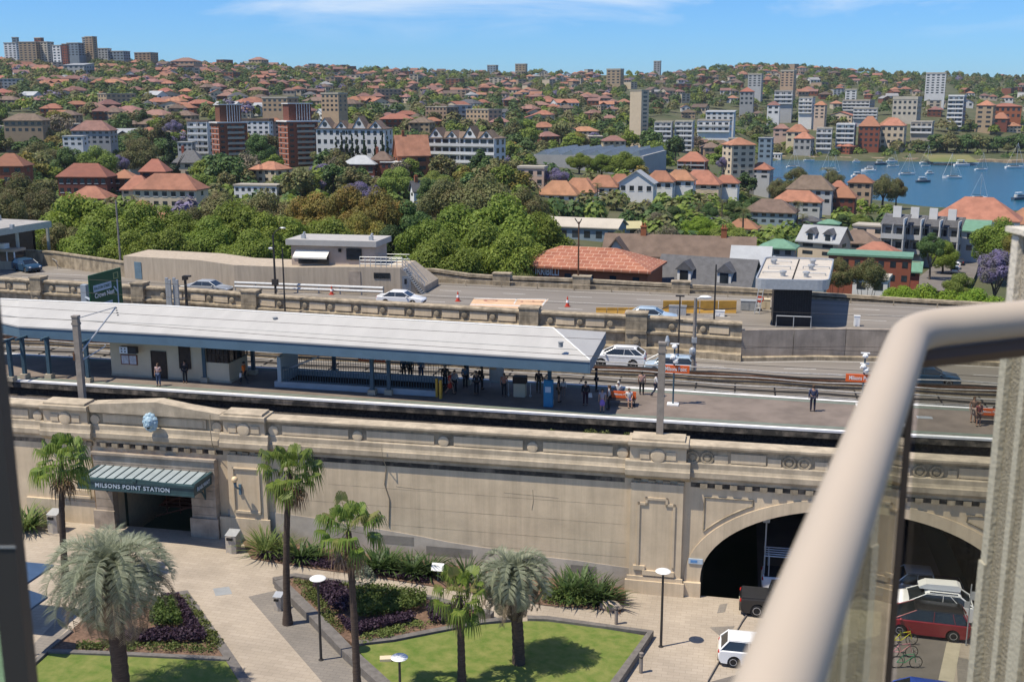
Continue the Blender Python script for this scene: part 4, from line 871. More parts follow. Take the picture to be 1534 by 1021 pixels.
# ---- green direction sign
zt_ = 15.2; a = PS(133, 413, zt_); b = PS(180.5, 400.5, zt_)
gs = thing('direction_sign', 'large dark green road direction sign beside canopy roof at left', 'road sign', (*a, ZL))
dv = Vector((b[0]-a[0], b[1]-a[1])); Ls = dv.length; dv /= Ls; nv = Vector((dv.y, -dv.x)); ang = atan2(dv.y, dv.x); Hs = 4.6
def gp_(x, z, d): w = Vector(a)+dv*x+nv*d; return (w.x, w.y, zt_-z)
def gbox(mb, x0, x1, z0, z1, d0, d1): mb.add([gp_(x0, z0, d0), gp_(x1, z0, d0), gp_(x1, z1, d0), gp_(x0, z1, d0), gp_(x0, z0, d1), gp_(x1, z0, d1), gp_(x1, z1, d1), gp_(x0, z1, d1)], [(3, 2, 1, 0), (4, 5, 6, 7), (0, 1, 5, 4), (1, 2, 6, 5), (2, 3, 7, 6), (3, 0, 4, 7)])
v = MB(); gbox(v, 0, Ls, 0, Hs, -0.12, 0); part(gs, 'panel', v, m_green)
sy = Ls/2.9
for z0, txt in ((1.0, 'FALCON STREET'), (2.75, 'PACIFIC HIGHWAY')):
 v = MB(); gbox(v, 0.1*Ls, 0.66*Ls, z0, z0+0.62, 0.0, 0.02); part(gs, 'name_plate', v, m_bluew)
 w = gp_(0.38*Ls, z0+0.31, 0.03); tm = text_mb(txt, 0.36, 0.004, 0.006); mxw = max(abs(x[0]) for x in tm.v)*2; tm.v = [(x*0.52*Ls/mxw, y, z) for x, y, z in tm.v]; part(gs, 'plate_lettering', upright(tm, *w, ang), m_green)
for z0, txt, f in ((1.98, 'Crows Nest', 0.62), (3.72, 'North Sydney', 0.7)):
 w = gp_((0.12+f/2)*Ls, z0, 0.02); tm = text_mb(txt, 0.62, 0.004, 0.012); mxw = max(abs(x[0]) for x in tm.v)*2; tm.v = [(x*f*Ls/mxw, y, z) for x, y, z in tm.v]; part(gs, 'lettering', upright(tm, *w, ang), m_white)
v = MB(); gbox(v, 0.835*Ls, 0.87*Ls, 1.0, Hs, 0.0, 0.02)
for z0 in (1.6, 3.2): v.add([gp_(0.72*Ls, z0, 0.015), gp_(0.75*Ls, z0-0.08, 0.015), gp_(0.86*Ls, z0+0.5, 0.015), gp_(0.86*Ls, z0+0.75, 0.015)], [(0, 1, 2, 3)])
part(gs, 'route_arrow', v, m_bluew)
v = MB(); gbox(v, 0.74*Ls, 0.9*Ls, 0.3, 0.9, 0, 0.02); o = part(gs, 'route_badge', v, M('badge_gold', (0.3, 0.32, 0.14), 0.6, 2, 0.1)); v = MB(); gbox(v, 0.77*Ls, 0.87*Ls, 0.37, 0.83, 0.021, 0.03); sub(o, 'badge_face', v, m_green, top=gs)
c_ = PS(126, 426, 13.6); v = MB(); v.box(c_[0]-0.28, c_[0]+0.28, c_[1]-.25, c_[1]+.25, ZL, 13.6); v.tube([(c_[0], c_[1], 12.4), gp_(1.5, 2.8, -0.3)], 0.12, 6); part(gs, 'post', v, M('pale_blue_post', (0.33, 0.37, 0.41), 0.5, 2, 0.1))
# ------------------------------------------------------------------ masts, lamp poles, wires
def pole(name, label, cat, px0, py0, z0, px1, py1, r=0.08, m=None, group=None, r1=None, n=8, tt=None):
 p = PS(px0, py0, z0) if tt is None else (PW(px1, py1, tt)[0], tt); t = thing(name, label, cat, (*p, z0), group=group)
 _, zt = PW(px1, py1, p[1])
 v = MB(); v.tube([(*p, z0), (*p, zt)], [r, r1 or r*0.75], n); part(t, 'pole', v, m or m_poled); return t, p, zt
def extra(t, nm, mb, m, **k): return part(t, nm, mb, m, **k)
# overhead-line masts
for (px, py, px1, py1, lab) in ((124, 600, 115, 475, 'grey overhead line mast with bracket arm before station house'), (988, 658, 991, 515, 'grey overhead line mast without arm beside street parapet, right of canopy')):
 p = PS(px, py, 10.8); _, zt = PW(px1, py1, p[1]); t = thing('overhead_mast', lab, 'mast', (*p, ZT))
 v = MB(); v.box(p[0]-0.2, p[0]+0.2, p[1]-0.17, p[1]+0.17, ZT, zt); v.box(p[0]-0.23, p[0]+0.23, p[1]-0.2, p[1]+0.2, zt, zt+0.12); v.box(p[0]-0.24, p[0]+0.24, p[1]-.2, p[1]+.2, zt-0.5, zt-0.35); part(t, 'mast', v, m_pole)
 if px < 500:
  e = (p[0]+1.65, p[1]+2.2, zt+0.35)
  v = MB(); v.tube([(p[0]+.2, p[1], zt-0.05), e], 0.035, 5); v.tube([(p[0]+.2, p[1]+.1, zt-2.3), e], 0.05, 6); v.tube([(p[0]+.2, p[1]+.1, zt-2.9), (p[0]+1.2, p[1]+1.2, zt-2.2), (p[0]+1.25, p[1]+1.2, zt-2.05)], 0.045, 5); part(t, 'bracket_arm', v, m_galv)
  v = MB()
  for k in range(4): v.lathe([(0.02, 0), (0.09, 0.03), (0.02, 0.08)], 8, (e[0]+0.03*k, e[1], e[2]-0.12-0.16*k))
  part(t, 'insulator', v, m_poled); v = MB(); v.box(p[0]-.32, p[0]-.2, p[1]-.2, p[1]+.15, zt-2.9, zt-2.4); part(t, 'signal_box', v, m_rust)
 else:
  v = MB(); v.lathe([(0.1, 0), (0.14, 0.3), (0.06, 0.6)], 8, (p[0]+0.28, p[1], zt-0.1)); v.tube([(p[0]-.2, p[1], zt-.6), (p[0]-.9, p[1], zt-1.0)], 0.03, 4); part(t, 'insulator', v, m_galv)
def wire(nm, lab, a, b, sag=0.3, r=0.012, m=None):
 v = MB(); pts = []
 for k in range(13):
  f = k/12; pts.append((a[0]+(b[0]-a[0])*f, a[1]+(b[1]-a[1])*f, a[2]+(b[2]-a[2])*f-sag*4*f*(1-f)))
 v.tube(pts, r, 4, cap=False); solo(nm, v, m or m_cabled, lab, 'overhead wire')
za = 15.6
wire('contact_wire', 'upper overhead contact wire running above near track in front of canopy', (-62, 8.0, za), (-33.2, 7.4, za-0.5), 0.15, 0.016)
wire('contact_wire', 'overhead contact wire above near track across the white canopy roof', (-33.2, 7.4, za-0.5), (62, 6.6, za-0.9), 0.7, 0.016)
for k, (t_, z_) in enumerate(((18.9, 15.3), (19.0, 16.4), (7.3, 16.3))): wire('catenary_wire', ('lower overhead wire above the far track, right of canopy', 'upper overhead wire above the far track', 'upper catenary wire above the near track')[k], (-62, t_+.6, z_), (62, t_-.6, z_-.6), 0.6, 0.014)
# thin dark poles and lamp standards on the highway
for args, lab in (((1008, 606, ZP, 1007, 560), None),):
 pass
t, p, zt = pole('lamp_pole', 'thin dark pole beside the works, standing before carved median wall', 'pole', 1068, 519, ZL, 1071, 396, 0.09)
t, p, zt = pole('lamp_pole', 'thin dark pole with cross bar left of the rusty lamp standard', 'pole', 1015, 560, ZL, 1018, 442, 0.075)
v = MB(); v.box(p[0]-0.35, p[0]+0.35, p[1]-0.06, p[1]+0.06, zt-0.12, zt); v.box(p[0]-0.3, p[0]+0.3, p[1]-.05, p[1]+.05, zt-2.1, zt-2.0); part(t, 'cross_bar', v, m_poled)
t, p, zt = pole('street_lamp', 'rusty steel lamp standard with white lamp head, right of the canopy', 'street lamp', 1038, 566, ZL, 1040, 446, 0.17, m_pole)
v = MB(); v.blob((p[0]+0.75, p[1]-0.1, zt+0.1), (0.5, 0.22, 0.14), 10, 7); part(t, 'lamp_head', v, m_white, smooth=True); v = MB(); v.tube([(p[0], p[1], zt-.1), (p[0]+.4, p[1]-.1, zt+.05)], 0.06, 6); v.blob((p[0]-0.1, p[1]-.15, zt-4.3), (0.28, 0.2, 0.35), 8, 6); v.box(p[0]-0.2, p[0]+.2, p[1]-.2, p[1]+.2, zt-3.6, zt-3.2); part(t, 'arm', v, m_galv)
t, p, zt = pole('street_lamp', 'dark lamp standard with curved arm before concrete control building', 'street lamp', 413, 441, ZU, 411, 352, 0.13)
v = MB(); v.tube([(p[0], p[1], zt-0.05), (p[0]+0.25, p[1], zt+0.35), (p[0]+0.9, p[1], zt+0.75)], 0.05, 6); part(t, 'arm', v, m_poled)
v = MB(); v.blob((p[0]+1.1, p[1], zt+0.75), (0.35, 0.16, 0.1), 8, 6); part(t, 'lamp_head', v, m_galv, smooth=True); v = MB(); v.blob((p[0]-0.3, p[1], zt-1.4), (0.3, 0.16, 0.14), 8, 6); part(t, 'camera', v, m_galv); v = MB(); v.box(p[0]-.3, p[0]+.3, p[1]-.2, p[1]+.2, ZU+1.0, ZU+1.6); part(t, 'control_box', v, m_poled)
pole('lamp_pole', 'plain thin dark pole just right of curved arm lamp standard', 'pole', 427, 466, ZL+2, 425, 372, 0.09)
t, p, zt = pole('street_lamp', 'tall dark pole with forked top on far parapet before tiled roof', 'street lamp', 866, 432, ZU, 868, 332, 0.1, m_rust)
v = MB(); v.tube([(p[0], p[1], zt-.3), (p[0]-.45, p[1], zt+.35)], 0.06, 5); v.tube([(p[0], p[1], zt-.3), (p[0]+.3, p[1], zt+.3)], 0.06, 5); part(t, 'fork', v, m_poled)
pole('lamp_pole', 'grey pole rising above left end of control building wall', 'pole', 181, 400, ZU, 179, 300, 0.13, m_pole)
# CCTV and sign stands along the far side of the platform and by the canopy
t, p, zt = pole('antenna_mast', 'dark antenna mast above canopy roof beside white panel aerials', 'mast', 280, 470, ZL, 277, 413, 0.17, tt=34.5)
v = MB(); v.box(p[0]-.1, p[0]+.6, p[1]-.15, p[1]+.15, zt-.1, zt+.05); v.box(p[0]-.22, p[0]+.22, p[1]-.22, p[1]+.22, zt-.4, zt); part(t, 'head', v, m_poled)
for k, px in enumerate((251, 256.5, 262, 267.5)):
 v = MB(); s_ = PW(px, 440, p[1]-0.5)[0]; tt = p[1]-0.5-0.2*(k % 2); z0 = PW(px, 458, tt)[1]; z1 = PW(px, 416+3*(k % 2), tt)[1]; v.box(s_-0.13, s_+0.13, tt-0.1, tt+0.1, z0, z1); part(t, 'panel_aerial', v, m_galv)
v = MB(); s_ = PW(260, 450, p[1])[0]; v.tube([(s_, p[1]-.4, ZL+2), (s_, p[1]-.4, zt-.3)], 0.07, 6); v.tube([(s_, p[1]-.4, zt-2.2), (p[0], p[1], zt-2.2)], 0.06, 5); v.tube([(s_, p[1]-.4, zt-1), (p[0], p[1], zt-1)], 0.06, 5); part(t, 'support_frame', v, m_galv)
# orange name boards
def nameboard(px0, px1, py, base, label, post_px, txt='Milsons Point', cams=True):
 t_ = PS(post_px, base, ZP)[1]; a = PW(px0, py, t_); b = PW(px1, py, t_); s_ = PS(post_px, base, ZP)[0]
 th = thing('station_sign', label, 'station sign', (s_, t_, ZP), group='orange station name boards')
 v = MB(); v.box(a[0], b[0], t_-0.06, t_+0.06, a[1]-0.27, a[1]+0.27); part(th, 'board', v, m_orange)
 tm = text_mb(txt, 0.4, 0.004, 0.006); mw = max(abs(x[0]) for x in tm.v)*2; k = min(1.2, (b[0]-a[0])*0.8/mw); tm.v = [(x*k, y, z) for x, y, z in tm.v]; part(th, 'lettering', upright(tm, (a[0]+b[0])/2, t_-0.07, a[1]), m_white)
 if cams:
  v = MB(); v.tube([(s_, t_, ZP), (s_, t_, a[1]+1.6)], 0.06, 8); part(th, 'post', v, m_bluecol); v = MB(); v.box(s_-.4, s_+.4, t_-.35, t_+.35, ZP+.01, ZP+0.1); part(th, 'base_plate', v, m_white)
  for dz, dx in ((0.55, 0.1), (0.85, -0.08), (1.6, 0.0)):
   v = MB(); v.blob((s_+dx, t_-0.1, a[1]+dz), (0.2, 0.17, 0.17), 8, 6); v.box(s_-.3, s_+.3, t_-.08, t_+.08, a[1]+dz+.16, a[1]+dz+0.22); part(th, 'camera', v, m_white)
 return th
nameboard(992, 1033, 551.5, 606, 'orange station name board on post with white cameras, right of canopy', 1008)
nameboard(1267, 1312, 565, 608, 'orange station name board with cameras beside the balcony rail', 1291)
nameboard(537, 577, 535, 570, 'orange station name board hung beneath the canopy above the stairs', 556, cams=False)
# ------------------------------------------------------------------ plaza: paving, beds, lawns, kerbs
def brickmat(name, c1, c2, mortar, sx, sy, rough=0.9, msize=0.012):
 m, t, b = newmat(name); l = t.links.new
 tcn = nd(t, 'ShaderNodeTexCoord'); br = nd(t, 'ShaderNodeTexBrick', i_Scale=1.0)
 br.inputs['Color1'].default_value = c4(c1); br.inputs['Color2'].default_value = c4(c2); br.inputs['Mortar'].default_value = c4(mortar)
 br.inputs['Mortar Size'].default_value = msize; br.inputs['Brick Width'].default_value = sx; br.inputs['Row Height'].default_value = sy
 l(tcn.outputs['Object'], br.inputs['Vector'])
 n = nd(t, 'ShaderNodeTexNoise', i_Scale=0.35, i_Detail=6.0); l(tcn.outputs['Object'], n.inputs['Vector'])
 r = nd(t, 'ShaderNodeMapRange'); r.inputs[1].default_value = 0.3; r.inputs[2].default_value = 0.75; r.inputs[3].default_value = 1.1; r.inputs[4].default_value = 0.78; l(n.outputs['Fac'], r.inputs[0])
 x = nd(t, 'ShaderNodeMixRGB', blend_type='MULTIPLY'); x.inputs[0].default_value = 1; l(br.outputs['Color'], x.inputs[1]); l(r.outputs[0], x.inputs[2]); l(x.outputs[0], b.inputs['Base Color'])
 b.inputs['Roughness'].default_value = rough; b.inputs['Specular IOR Level'].default_value = 0.2
 return m
m_pave = brickmat('beige_pavers', (0.39, 0.33, 0.26), (0.35, 0.295, 0.23), (0.28, 0.235, 0.18), 0.6, 0.3)
m_slate = brickmat('grey_pavers', (0.225, 0.20, 0.17), (0.20, 0.18, 0.155), (0.15, 0.135, 0.12), 0.5, 0.25)
m_kerb = M('dark_granite', (0.165, 0.15, 0.135), 0.7, 3, 0.3)
m_lawn = M('lawn_grass', (0.085, 0.14, 0.02), 0.95, 1.6, 0.3, col2=(0.20, 0.205, 0.06), bump=1.0, bscale=25, lo=0.3, hi=0.72, detail=15)
m_soil = M('bark_mulch', (0.20, 0.125, 0.085), 1.0, 5, 0.5, bump=0.6, bscale=20)
gs_ = [-60, -50, -40, -30, -21, -14, -6, 2, 8, 14, 24, 40, 62]
q = MB(); q.ribbon([(s, WF+0.02, G(s)) for s in gs_], [(s, -75, G(s)) for s in gs_]); struct('plaza_paving', q, m_pave)
def gpoly(name, pts, dz, m, kind='structure', wall=0.0):
 P3 = [PG(x, y) for x, y in pts]; q = MB(); n = len(P3)
 q.add([(s, t, z+dz) for s, t, z in P3]+[(s, t, z-0.05) for s, t, z in P3], [tuple(range(n))]+[(i, n+i, n+(i+1) % n, (i+1) % n) for i in range(n)])
 return struct(name, q, m, kind=kind)
def kerb(name, lab, pts, w, h, side=1, closed=False, m=None):
 P3 = [PG(x, y) for x, y in pts]; V = [Vector((s, t)) for s, t, z in P3]; n = len(V); q = MB()
 offs = []
 for i in range(n):
  a, b = V[max(i-1, 0)], V[min(i+1, n-1)]; d = (b-a).normalized(); offs.append(Vector((-d.y, d.x))*w*side)
 vs = []; fs = []
 for (s, t, z), o in zip(P3, offs): vs += [(s, t, z-0.1), (s, t, z+h), (s+o.x, t+o.y, z+h), (s+o.x, t+o.y, z-0.1)]
 for i in range(n-1):
  for k in range(4): fs.append((4*i+k, 4*i+(k+1) % 4, 4*i+4+(k+1) % 4, 4*i+4+k))
 fs += [(0, 1, 2, 3), (4*n-1, 4*n-2, 4*n-3, 4*n-4)]
 q.add(vs, fs); return solo(name, q, m or m_kerb, lab, 'kerb')
gpoly('grey_paving', ((372, 893), (413, 884), (470, 935), (522, 985), (575, 1035), (495, 1035)), 0.006, m_slate)
gpoly('grey_paving', ((30, 985), (88, 925), (118, 948), (40, 1012)), 0.006, m_slate)
gpoly('grate', ((319, 881), (343, 878), (348, 889), (323, 892)), 0.008, m_grey)
gpoly('paving_patch', ((1063, 939), (1101, 937), (1085, 957)), 0.008, m_slate)
gpoly('paving_patch', ((1433, 983), (1461, 989), (1460, 1030), (1435, 1030)), 0.008, m_slate)
gpoly('access_cover', ((1078, 905), (1090, 903), (1086, 916), (1074, 918)), 0.008, m_slate)
gpoly('left_lawn', ((78, 978), (346, 991), (380, 1060), (-40, 1060), (40, 1012)), 0.10, m_lawn)
gpoly('left_bed_soil', ((78, 973), (150, 905), (200, 888), (243, 896), (272, 889), (344, 985)), 0.09, m_soil)
kerb('bed_kerb', 'thin dark granite edging along top and right of left triangular planting bed', ((150, 903), (243, 893), (281, 887), (345, 977), (400, 1060)), 0.5, 0.16, -1)
kerb('bed_kerb', 'straight granite strip between left planting bed and small left lawn', ((76, 976), (200, 981), (345, 988)), 0.32, 0.2, -1)
kerb('bed_kerb', 'granite edge of small left lawn beside grey paving', ((110, 948), (76, 976), (40, 1011), (10, 1045)), 0.25, 0.2, -1)
gpoly('centre_bed_soil', ((425, 875), (440, 870), (527, 882), (640, 904), (722, 936), (656, 951), (531, 972), (515, 962)), 0.30, m_soil)
kerb('seat_wall', 'stepped dark granite seat wall along left side of central planting bed', ((411, 880), (461, 930), (513, 985), (572, 1040)), 0.6, 0.45, 1)
kerb('bed_kerb', 'pale granite strip along path behind the central planting bed', ((413, 878), (440, 872), (530, 885), (642, 906), (735, 930)), 0.45, 0.42, 1)
kerb('bed_kerb', 'curved granite strip between central planting bed and main lawn', ((531, 973), (590, 966), (656, 953), (724, 940), (780, 934)), 0.4, 0.34, 1)
gpoly('main_lawn', ((533, 975), (592, 968), (656, 955), (722, 942), (820, 934), (966, 958), (908, 1060), (600, 1060)), 0.28, m_lawn)
kerb('lawn_kerb', 'dark granite kerb along top and right edges of the main lawn', ((790, 931), (822, 932), (979, 954), (925, 1035), (905, 1070)), 0.42, 0.42, -1)
WB = ((376, 837), (425, 845), (475, 853), (525, 859), (601, 871), (640, 877), (740, 894), (818, 907), (907, 914), (929, 920), (937, 897))
P3 = [PG(x, y) for x, y in WB]; q = MB(); q.add([(s, t, z+0.05) for s, t, z in P3]+[(7.0, WF-0.04, G(7)+0.05), (-4, WF-.04, G(-4)+.05), (-18.2, WF-0.04, G(-18)+.05)], [tuple(range(len(P3)+3))]); struct('wall_bed_soil', q, m_soil)
# street through the arch
q = MB()
e0 = [PG(1136, 896), PG(1112, 930), PG(1060, 1020), PG(1040, 1060)]; e1 = [PG(1440, 935), PG(1418, 962), PG(1405, 1021), PG(1398, 1060)]
q.add([(e0[0][0], 44, 1.29), (e0[0][0], 0.5, 1.3)]+[(s, t, z+0.008) for s, t, z in e0]+[(s, t, z+0.008) for s, t, z in e1[::-1]]+[(e1[0][0], 0.5, 1.3), (e1[0][0], 44, 1.29)], [tuple(range(12))]); struct('arch_street', q, m_road)
q = MB()
for (a, b) in zip(e1[1:], e1[2:]): q.add([(a[0], a[1], a[2]+0.012), (b[0], b[1], b[2]+0.012), (b[0]+0.75, b[1], b[2]+0.012), (a[0]+0.75, a[1], a[2]+0.012)], [(0, 1, 2, 3)])
struct('street_kerb_strip', q, M('cream_kerb', (0.42, 0.37, 0.27), 0.9, 2, 0.15))
q = MB(); q.sweep([(e[0], e[1], e[2]) for e in e0[:3]], [(0, 0), (0, 0.1), (-0.22, 0.1), (-0.22, 0)]); struct('street_kerb', q, m_kerb)
# ------------------------------------------------------------------ plaza furniture
def disclamp(px, py, px1, py1, label, r=0.42):
 s, t, z = PG(px, py); s1, zt = PW(px1, py1, t); th = thing('plaza_lamp', label, 'lamp post', (s, t, z), group='disc topped lamp posts in the plaza')
 v = MB(); v.tube([(s, t, z), (s, t, zt-0.12)], [0.075, 0.06], 10); v.lathe([(0.14, 0), (0.14, 0.04), (0.08, 0.06)], 10, (s, t, z)); part(th, 'post', v, m_poled, smooth=True)
 v = MB(); v.lathe([(r*0.97, 0.0), (r, 0.02), (r*0.9, 0.06), (r*0.35, 0.085), (0, 0.09)], 24, (s, t, zt-0.02)); part(th, 'disc_reflector', v, m_white, smooth=True)
 v = MB(); v.lathe([(0.06, -0.14), (r*0.55, -0.10), (r*0.9, -0.01), (r*0.95, 0.0)], 20, (s, t, zt-0.02)); part(th, 'lamp_bowl', v, m_galv, smooth=True)
disclamp(481, 988, 478, 866, 'disc topped lamp post on grey paving beside the stepped seat wall')
disclamp(600, 1058, 599, 984, 'disc topped lamp post standing in the main lawn')
disclamp(990, 968, 992, 855, 'disc topped lamp post on beige paving in front of big wall pier')
def bollard(px, py, py1, label, r=0.1, m=None):
 s, t, z = PG(px, py); _, zt = PW(px, py1, t); th = thing('bollard', label, 'bollard', (s, t, z), group='steel bollards in the plaza')
 v = MB(); v.lathe([(r, 0), (r, zt-z-0.05), (r*1.15, zt-z-0.05), (r*1.15, zt-z), (0, zt-z+0.02)], 12, (s, t, z)); part(th, 'post', v, m or m_pole, smooth=True)
 v = MB(); v.lathe([(r*1.03, zt-z-0.28), (r*1.03, zt-z-0.2)], 12, (s, t, z)); part(th, 'band', v, m_poled)
bollard(923, 934, 906, 'slim steel bollard beside the sandstone boulder'); bollard(960, 1007, 977, 'slim steel bollard against right kerb of main lawn'); bollard(1466, 962, 902, 'tall white banded post on footpath right of red car', 0.12, m_white)
def binbox(px, py, py1, label, w=0.62):
 s, t, z = PG(px, py); _, zt = PW(px, py1, t); h = zt-z; th = thing('litter_bin', label, 'litter bin', (s, t, z), group='pale metal litter bins')
 v = MB(); v.prism([(s-w/2, t-w/2), (s+w*0.1, t-w*0.62), (s+w/2, t-w/2), (s+w/2, t+w/2), (s-w/2, t+w/2)], z, z+h*0.86); part(th, 'body', v, M('pale_bin_metal', (0.42, 0.37, 0.31), 0.5, 3, 0.15) if 'pale_bin_metal' not in MATS else MATS['pale_bin_metal'])
 v = MB(); v.add([(s-w/2-.03, t-w/2-.03, z+h*.86), (s+w/2+.03, t-w/2-.03, z+h*.86), (s+w/2+.03, t+w/2+.03, z+h), (s-w/2-.03, t+w/2+.03, z+h), (s+w/2+.03, t+w/2+.03, z+h*.86), (s-w/2-.03, t+w/2+.03, z+h*.86)], [(0, 1, 2, 3), (0, 3, 5), (1, 4, 2), (2, 4, 5, 3), (0, 5, 4, 1)]); part(th, 'lid', v, m_galv)
 v = MB(); v.box(s-w*.3, s+w*.25, t-w/2-.03-.12, t-w/2-.0, z+h*.66, z+h*.78); part(th, 'opening', v, m_dark)
binbox(350, 825, 795, 'pale metal litter bin beside strappy plants, right of station entrance', 0.7); binbox(84, 795, 764, 'pale metal litter bin left of station entrance behind palm trunk', 0.7); binbox(418, 912, 888, 'narrow grey litter bin beside the end of the seat wall', 0.45)
# information board, rock, ground light
s, t, z = PG(655, 872); th = thing('information_sign', 'small tilted white sign on post among the wall bed plants', 'sign', (s, t, z)); v = MB(); v.add([(s-.38, t, z+0.75), (s+.38, t, z+.75), (s+.38, t+.3, z+1.15), (s-.38, t+.3, z+1.15), (s-.38, t+.03, z+0.72), (s+.38, t+.03, z+.72), (s+.38, t+.33, z+1.12), (s-.38, t+.33, z+1.12)], [(0, 1, 2, 3), (4, 7, 6, 5), (0, 4, 5, 1), (1, 5, 6, 2), (2, 6, 7, 3), (3, 7, 4, 0)]); part(th, 'panel', v, m_white); v = MB(); v.tube([(s, t+.17, z), (s, t+.17, z+.92)], 0.03, 6); part(th, 'post', v, m_grey)
s, t, z = PG(915, 912); v = MB(); v.blob((s, t, z+0.2), (0.75, 0.4, 0.33), 9, 6, 0, 0.12); solo('boulder', v, m_stone, 'rough sandstone boulder at right end of the wall bed', 'rock')
s, t, z = PG(578, 995); v = MB(); v.box(s-.3, s+.3, t-.2, t+.2, z+.28, z+.42, 0, 0.3); solo('lawn_floodlight', v, m_cream, 'small pale floodlight box set in main lawn', 'floodlight')
# blue shade umbrellas at the left
m_navy = M('blue_canvas', (0.06, 0.11, 0.2), 0.7, 2, 0.15)
for px, py, tipx, tipy, lab in ((49, 981, 58, 902, 'lower blue square shade umbrella at left edge'), (30, 935, 54, 863, 'upper blue square shade umbrella at left edge, behind the other')):
 s, t, z = PG(px, py); s1, zt = PW(tipx, tipy, t); w = 1.6; c = s1-w
 if px == 49: c = s-0.1; w = s1-c
 else: s = c
 th = thing('shade_umbrella', lab, 'umbrella', (s, t, z), group='blue shade umbrellas'); v = MB()
 v.add([(c-w, t-w, zt), (c+w, t-w, zt), (c+w, t+w, zt), (c-w, t+w, zt), (c, t, zt+0.7), (c-w, t-w, zt-.12), (c+w, t-w, zt-.12), (c+w, t+w, zt-.12), (c-w, t+w, zt-.12)], [(0, 1, 4), (1, 2, 4), (2, 3, 4), (3, 0, 4), (0, 5, 6, 1), (1, 6, 7, 2), (2, 7, 8, 3), (3, 8, 5, 0)]); part(th, 'canopy', v, m_navy)
 v = MB(); v.tube([(s, t, z), (s, t, zt+.6)], 0.06, 8); part(th, 'pole', v, m_poled)
# ------------------------------------------------------------------ planting
m_purple = LEAF('purple_leaves', (0.03, 0.016, 0.027), (0.06, 0.036, 0.055), 0.2, 0.01, 0.2)
m_hedge = LEAF('hedge_leaves', (0.06, 0.10, 0.018), (0.14, 0.18, 0.045), 0.15, 0.01, 0.3)
m_strap = LEAF('strap_leaves', (0.035, 0.07, 0.02), (0.085, 0.13, 0.04), 0.25, 0.01, 0.3, rough=0.45)
m_strapl = LEAF('light_strap_leaves', (0.11, 0.16, 0.04), (0.2, 0.24, 0.07), 0.15, 0.01, 0.35)
m_cover = LEAF('groundcover_leaves', (0.09, 0.13, 0.03), (0.17, 0.20, 0.06), 0.25, 0.02, 0.3)
m_greyl = LEAF('grey_leaves', (0.12, 0.14, 0.09), (0.2, 0.22, 0.16), 0.1, 0.01, 0.3)
def leaves(mb, c, rx, ry, h, n, size, rr, dome=True):
 for _ in range(n):
  a = rr.uniform(0, 2*pi); q = sqrt(rr.random()); x, y = c[0]+rx*q*cos(a), c[1]+ry*q*sin(a)
  zt = h*(sqrt(max(0.05, 1-q*q*0.85)) if dome else 1)*rr.uniform(0.45, 1.05)
  d = Vector((rr.uniform(-1, 1), rr.uniform(-1, 1), rr.uniform(-0.2, 0.9))).normalized(); e = d.cross(Vector((rr.uniform(-1, 1), rr.uniform(-1, 1), rr.uniform(-1, 1)))).normalized()
  k = size*rr.uniform(0.6, 1.3); p = Vector((x, y, c[2]+zt))
  mb.add([p-d*k*.5, p+e*k*.3, p+d*k*.5, p-e*k*.3], [(0, 1, 2, 3)])
def strap(mb, c, n, L, w, rr, up=0.75):
 for _ in range(n):
  a = rr.uniform(0, 2*pi); el = rr.uniform(0.35, 1.0)*up; l = L*rr.uniform(0.65, 1.1); d = Vector((cos(a), sin(a), 0)); sd = Vector((-sin(a), cos(a), 0))
  p0 = Vector(c)+d*rr.uniform(0, 0.25); pr = []
  for k in range(5):
   f = k/4; x = l*f*cos(el*pi/2)*(1); z = l*(f*sin(el*pi/2))-l*0.28*f*f*f*cos(el); ww = w*(1-f)**0.6*(0.6+f*0.8) if f < 1 else 0.004
   p = p0+d*(x+l*0.25*f*f)+Vector((0, 0, max(z, 0.02))); pr += [p-sd*ww, p+sd*ww]
  mb.add(pr, [(2*k, 2*k+1, 2*k+3, 2*k+2) for k in range(4)])
rp = random.Random(5)
for px, py, L_, n, mt, lab in ((398, 829, 1.9, 110, m_strapl, 'tall bright green strappy plant at left end of wall bed'), (421, 829, 1.5, 60, m_strapl, 'smaller bright strappy plant behind the tall palm trunk'), (449, 838, 1.5, 90, m_strap, 'dark strappy plant just right of the tall palm trunk'), (470, 838, 1.2, 60, m_strap, 'low dark strappy plant below the second palm crown'), (565, 855, 1.6, 100, m_strap, 'dark broad leaved strappy plant right of the second palm trunk'), (583, 852, 1.5, 90, m_strap, 'dark strappy plant midway along the wall bed'), (616, 862, 1.6, 100, m_strap, 'dark strappy plant left of the small white sign'), (641, 861, 1.6, 90, m_strap, 'dark strappy plant behind the small white sign'), (698, 868, 1.5, 80, m_strap, 'dark strappy plant behind the short fan palm'), (848, 893, 1.6, 90, m_strap, 'upright dark plant just right of the blue-grey palm'), (868, 893, 1.9, 100, m_strap, 'tallest upright dark plant in the right part of wall bed'), (893, 900, 1.7, 90, m_strap, 'upright dark plant second from right end of wall bed'), (907, 905, 1.5, 70, m_strap, 'upright dark plant at right end beside the boulder'), (35, 795, 2.0, 110, m_strapl, 'bushy green strappy plant against wall at far left'), (48, 790, 1.5, 70, m_strap, 'darker strappy plant behind left litter bin')):
 s, t, z = PG(px, py); v = MB(); strap(v, (s, t, z), int(n*1.2), L_*1.12, 0.075 if mt is m_strap else 0.05, rp, 0.85); solo('strappy_plant', v, mt, lab, 'plant', at=(s, t, z), group='strappy plants along the wall', recalc=False)
def inpoly(x, y, poly):
 c = False; n = len(poly)
 for i in range(n):
  a, b = poly[i], poly[i-1]
  if (a[1] > y) != (b[1] > y) and x < (b[0]-a[0])*(y-a[1])/(b[1]-a[1])+a[0]: c = not c
 return c
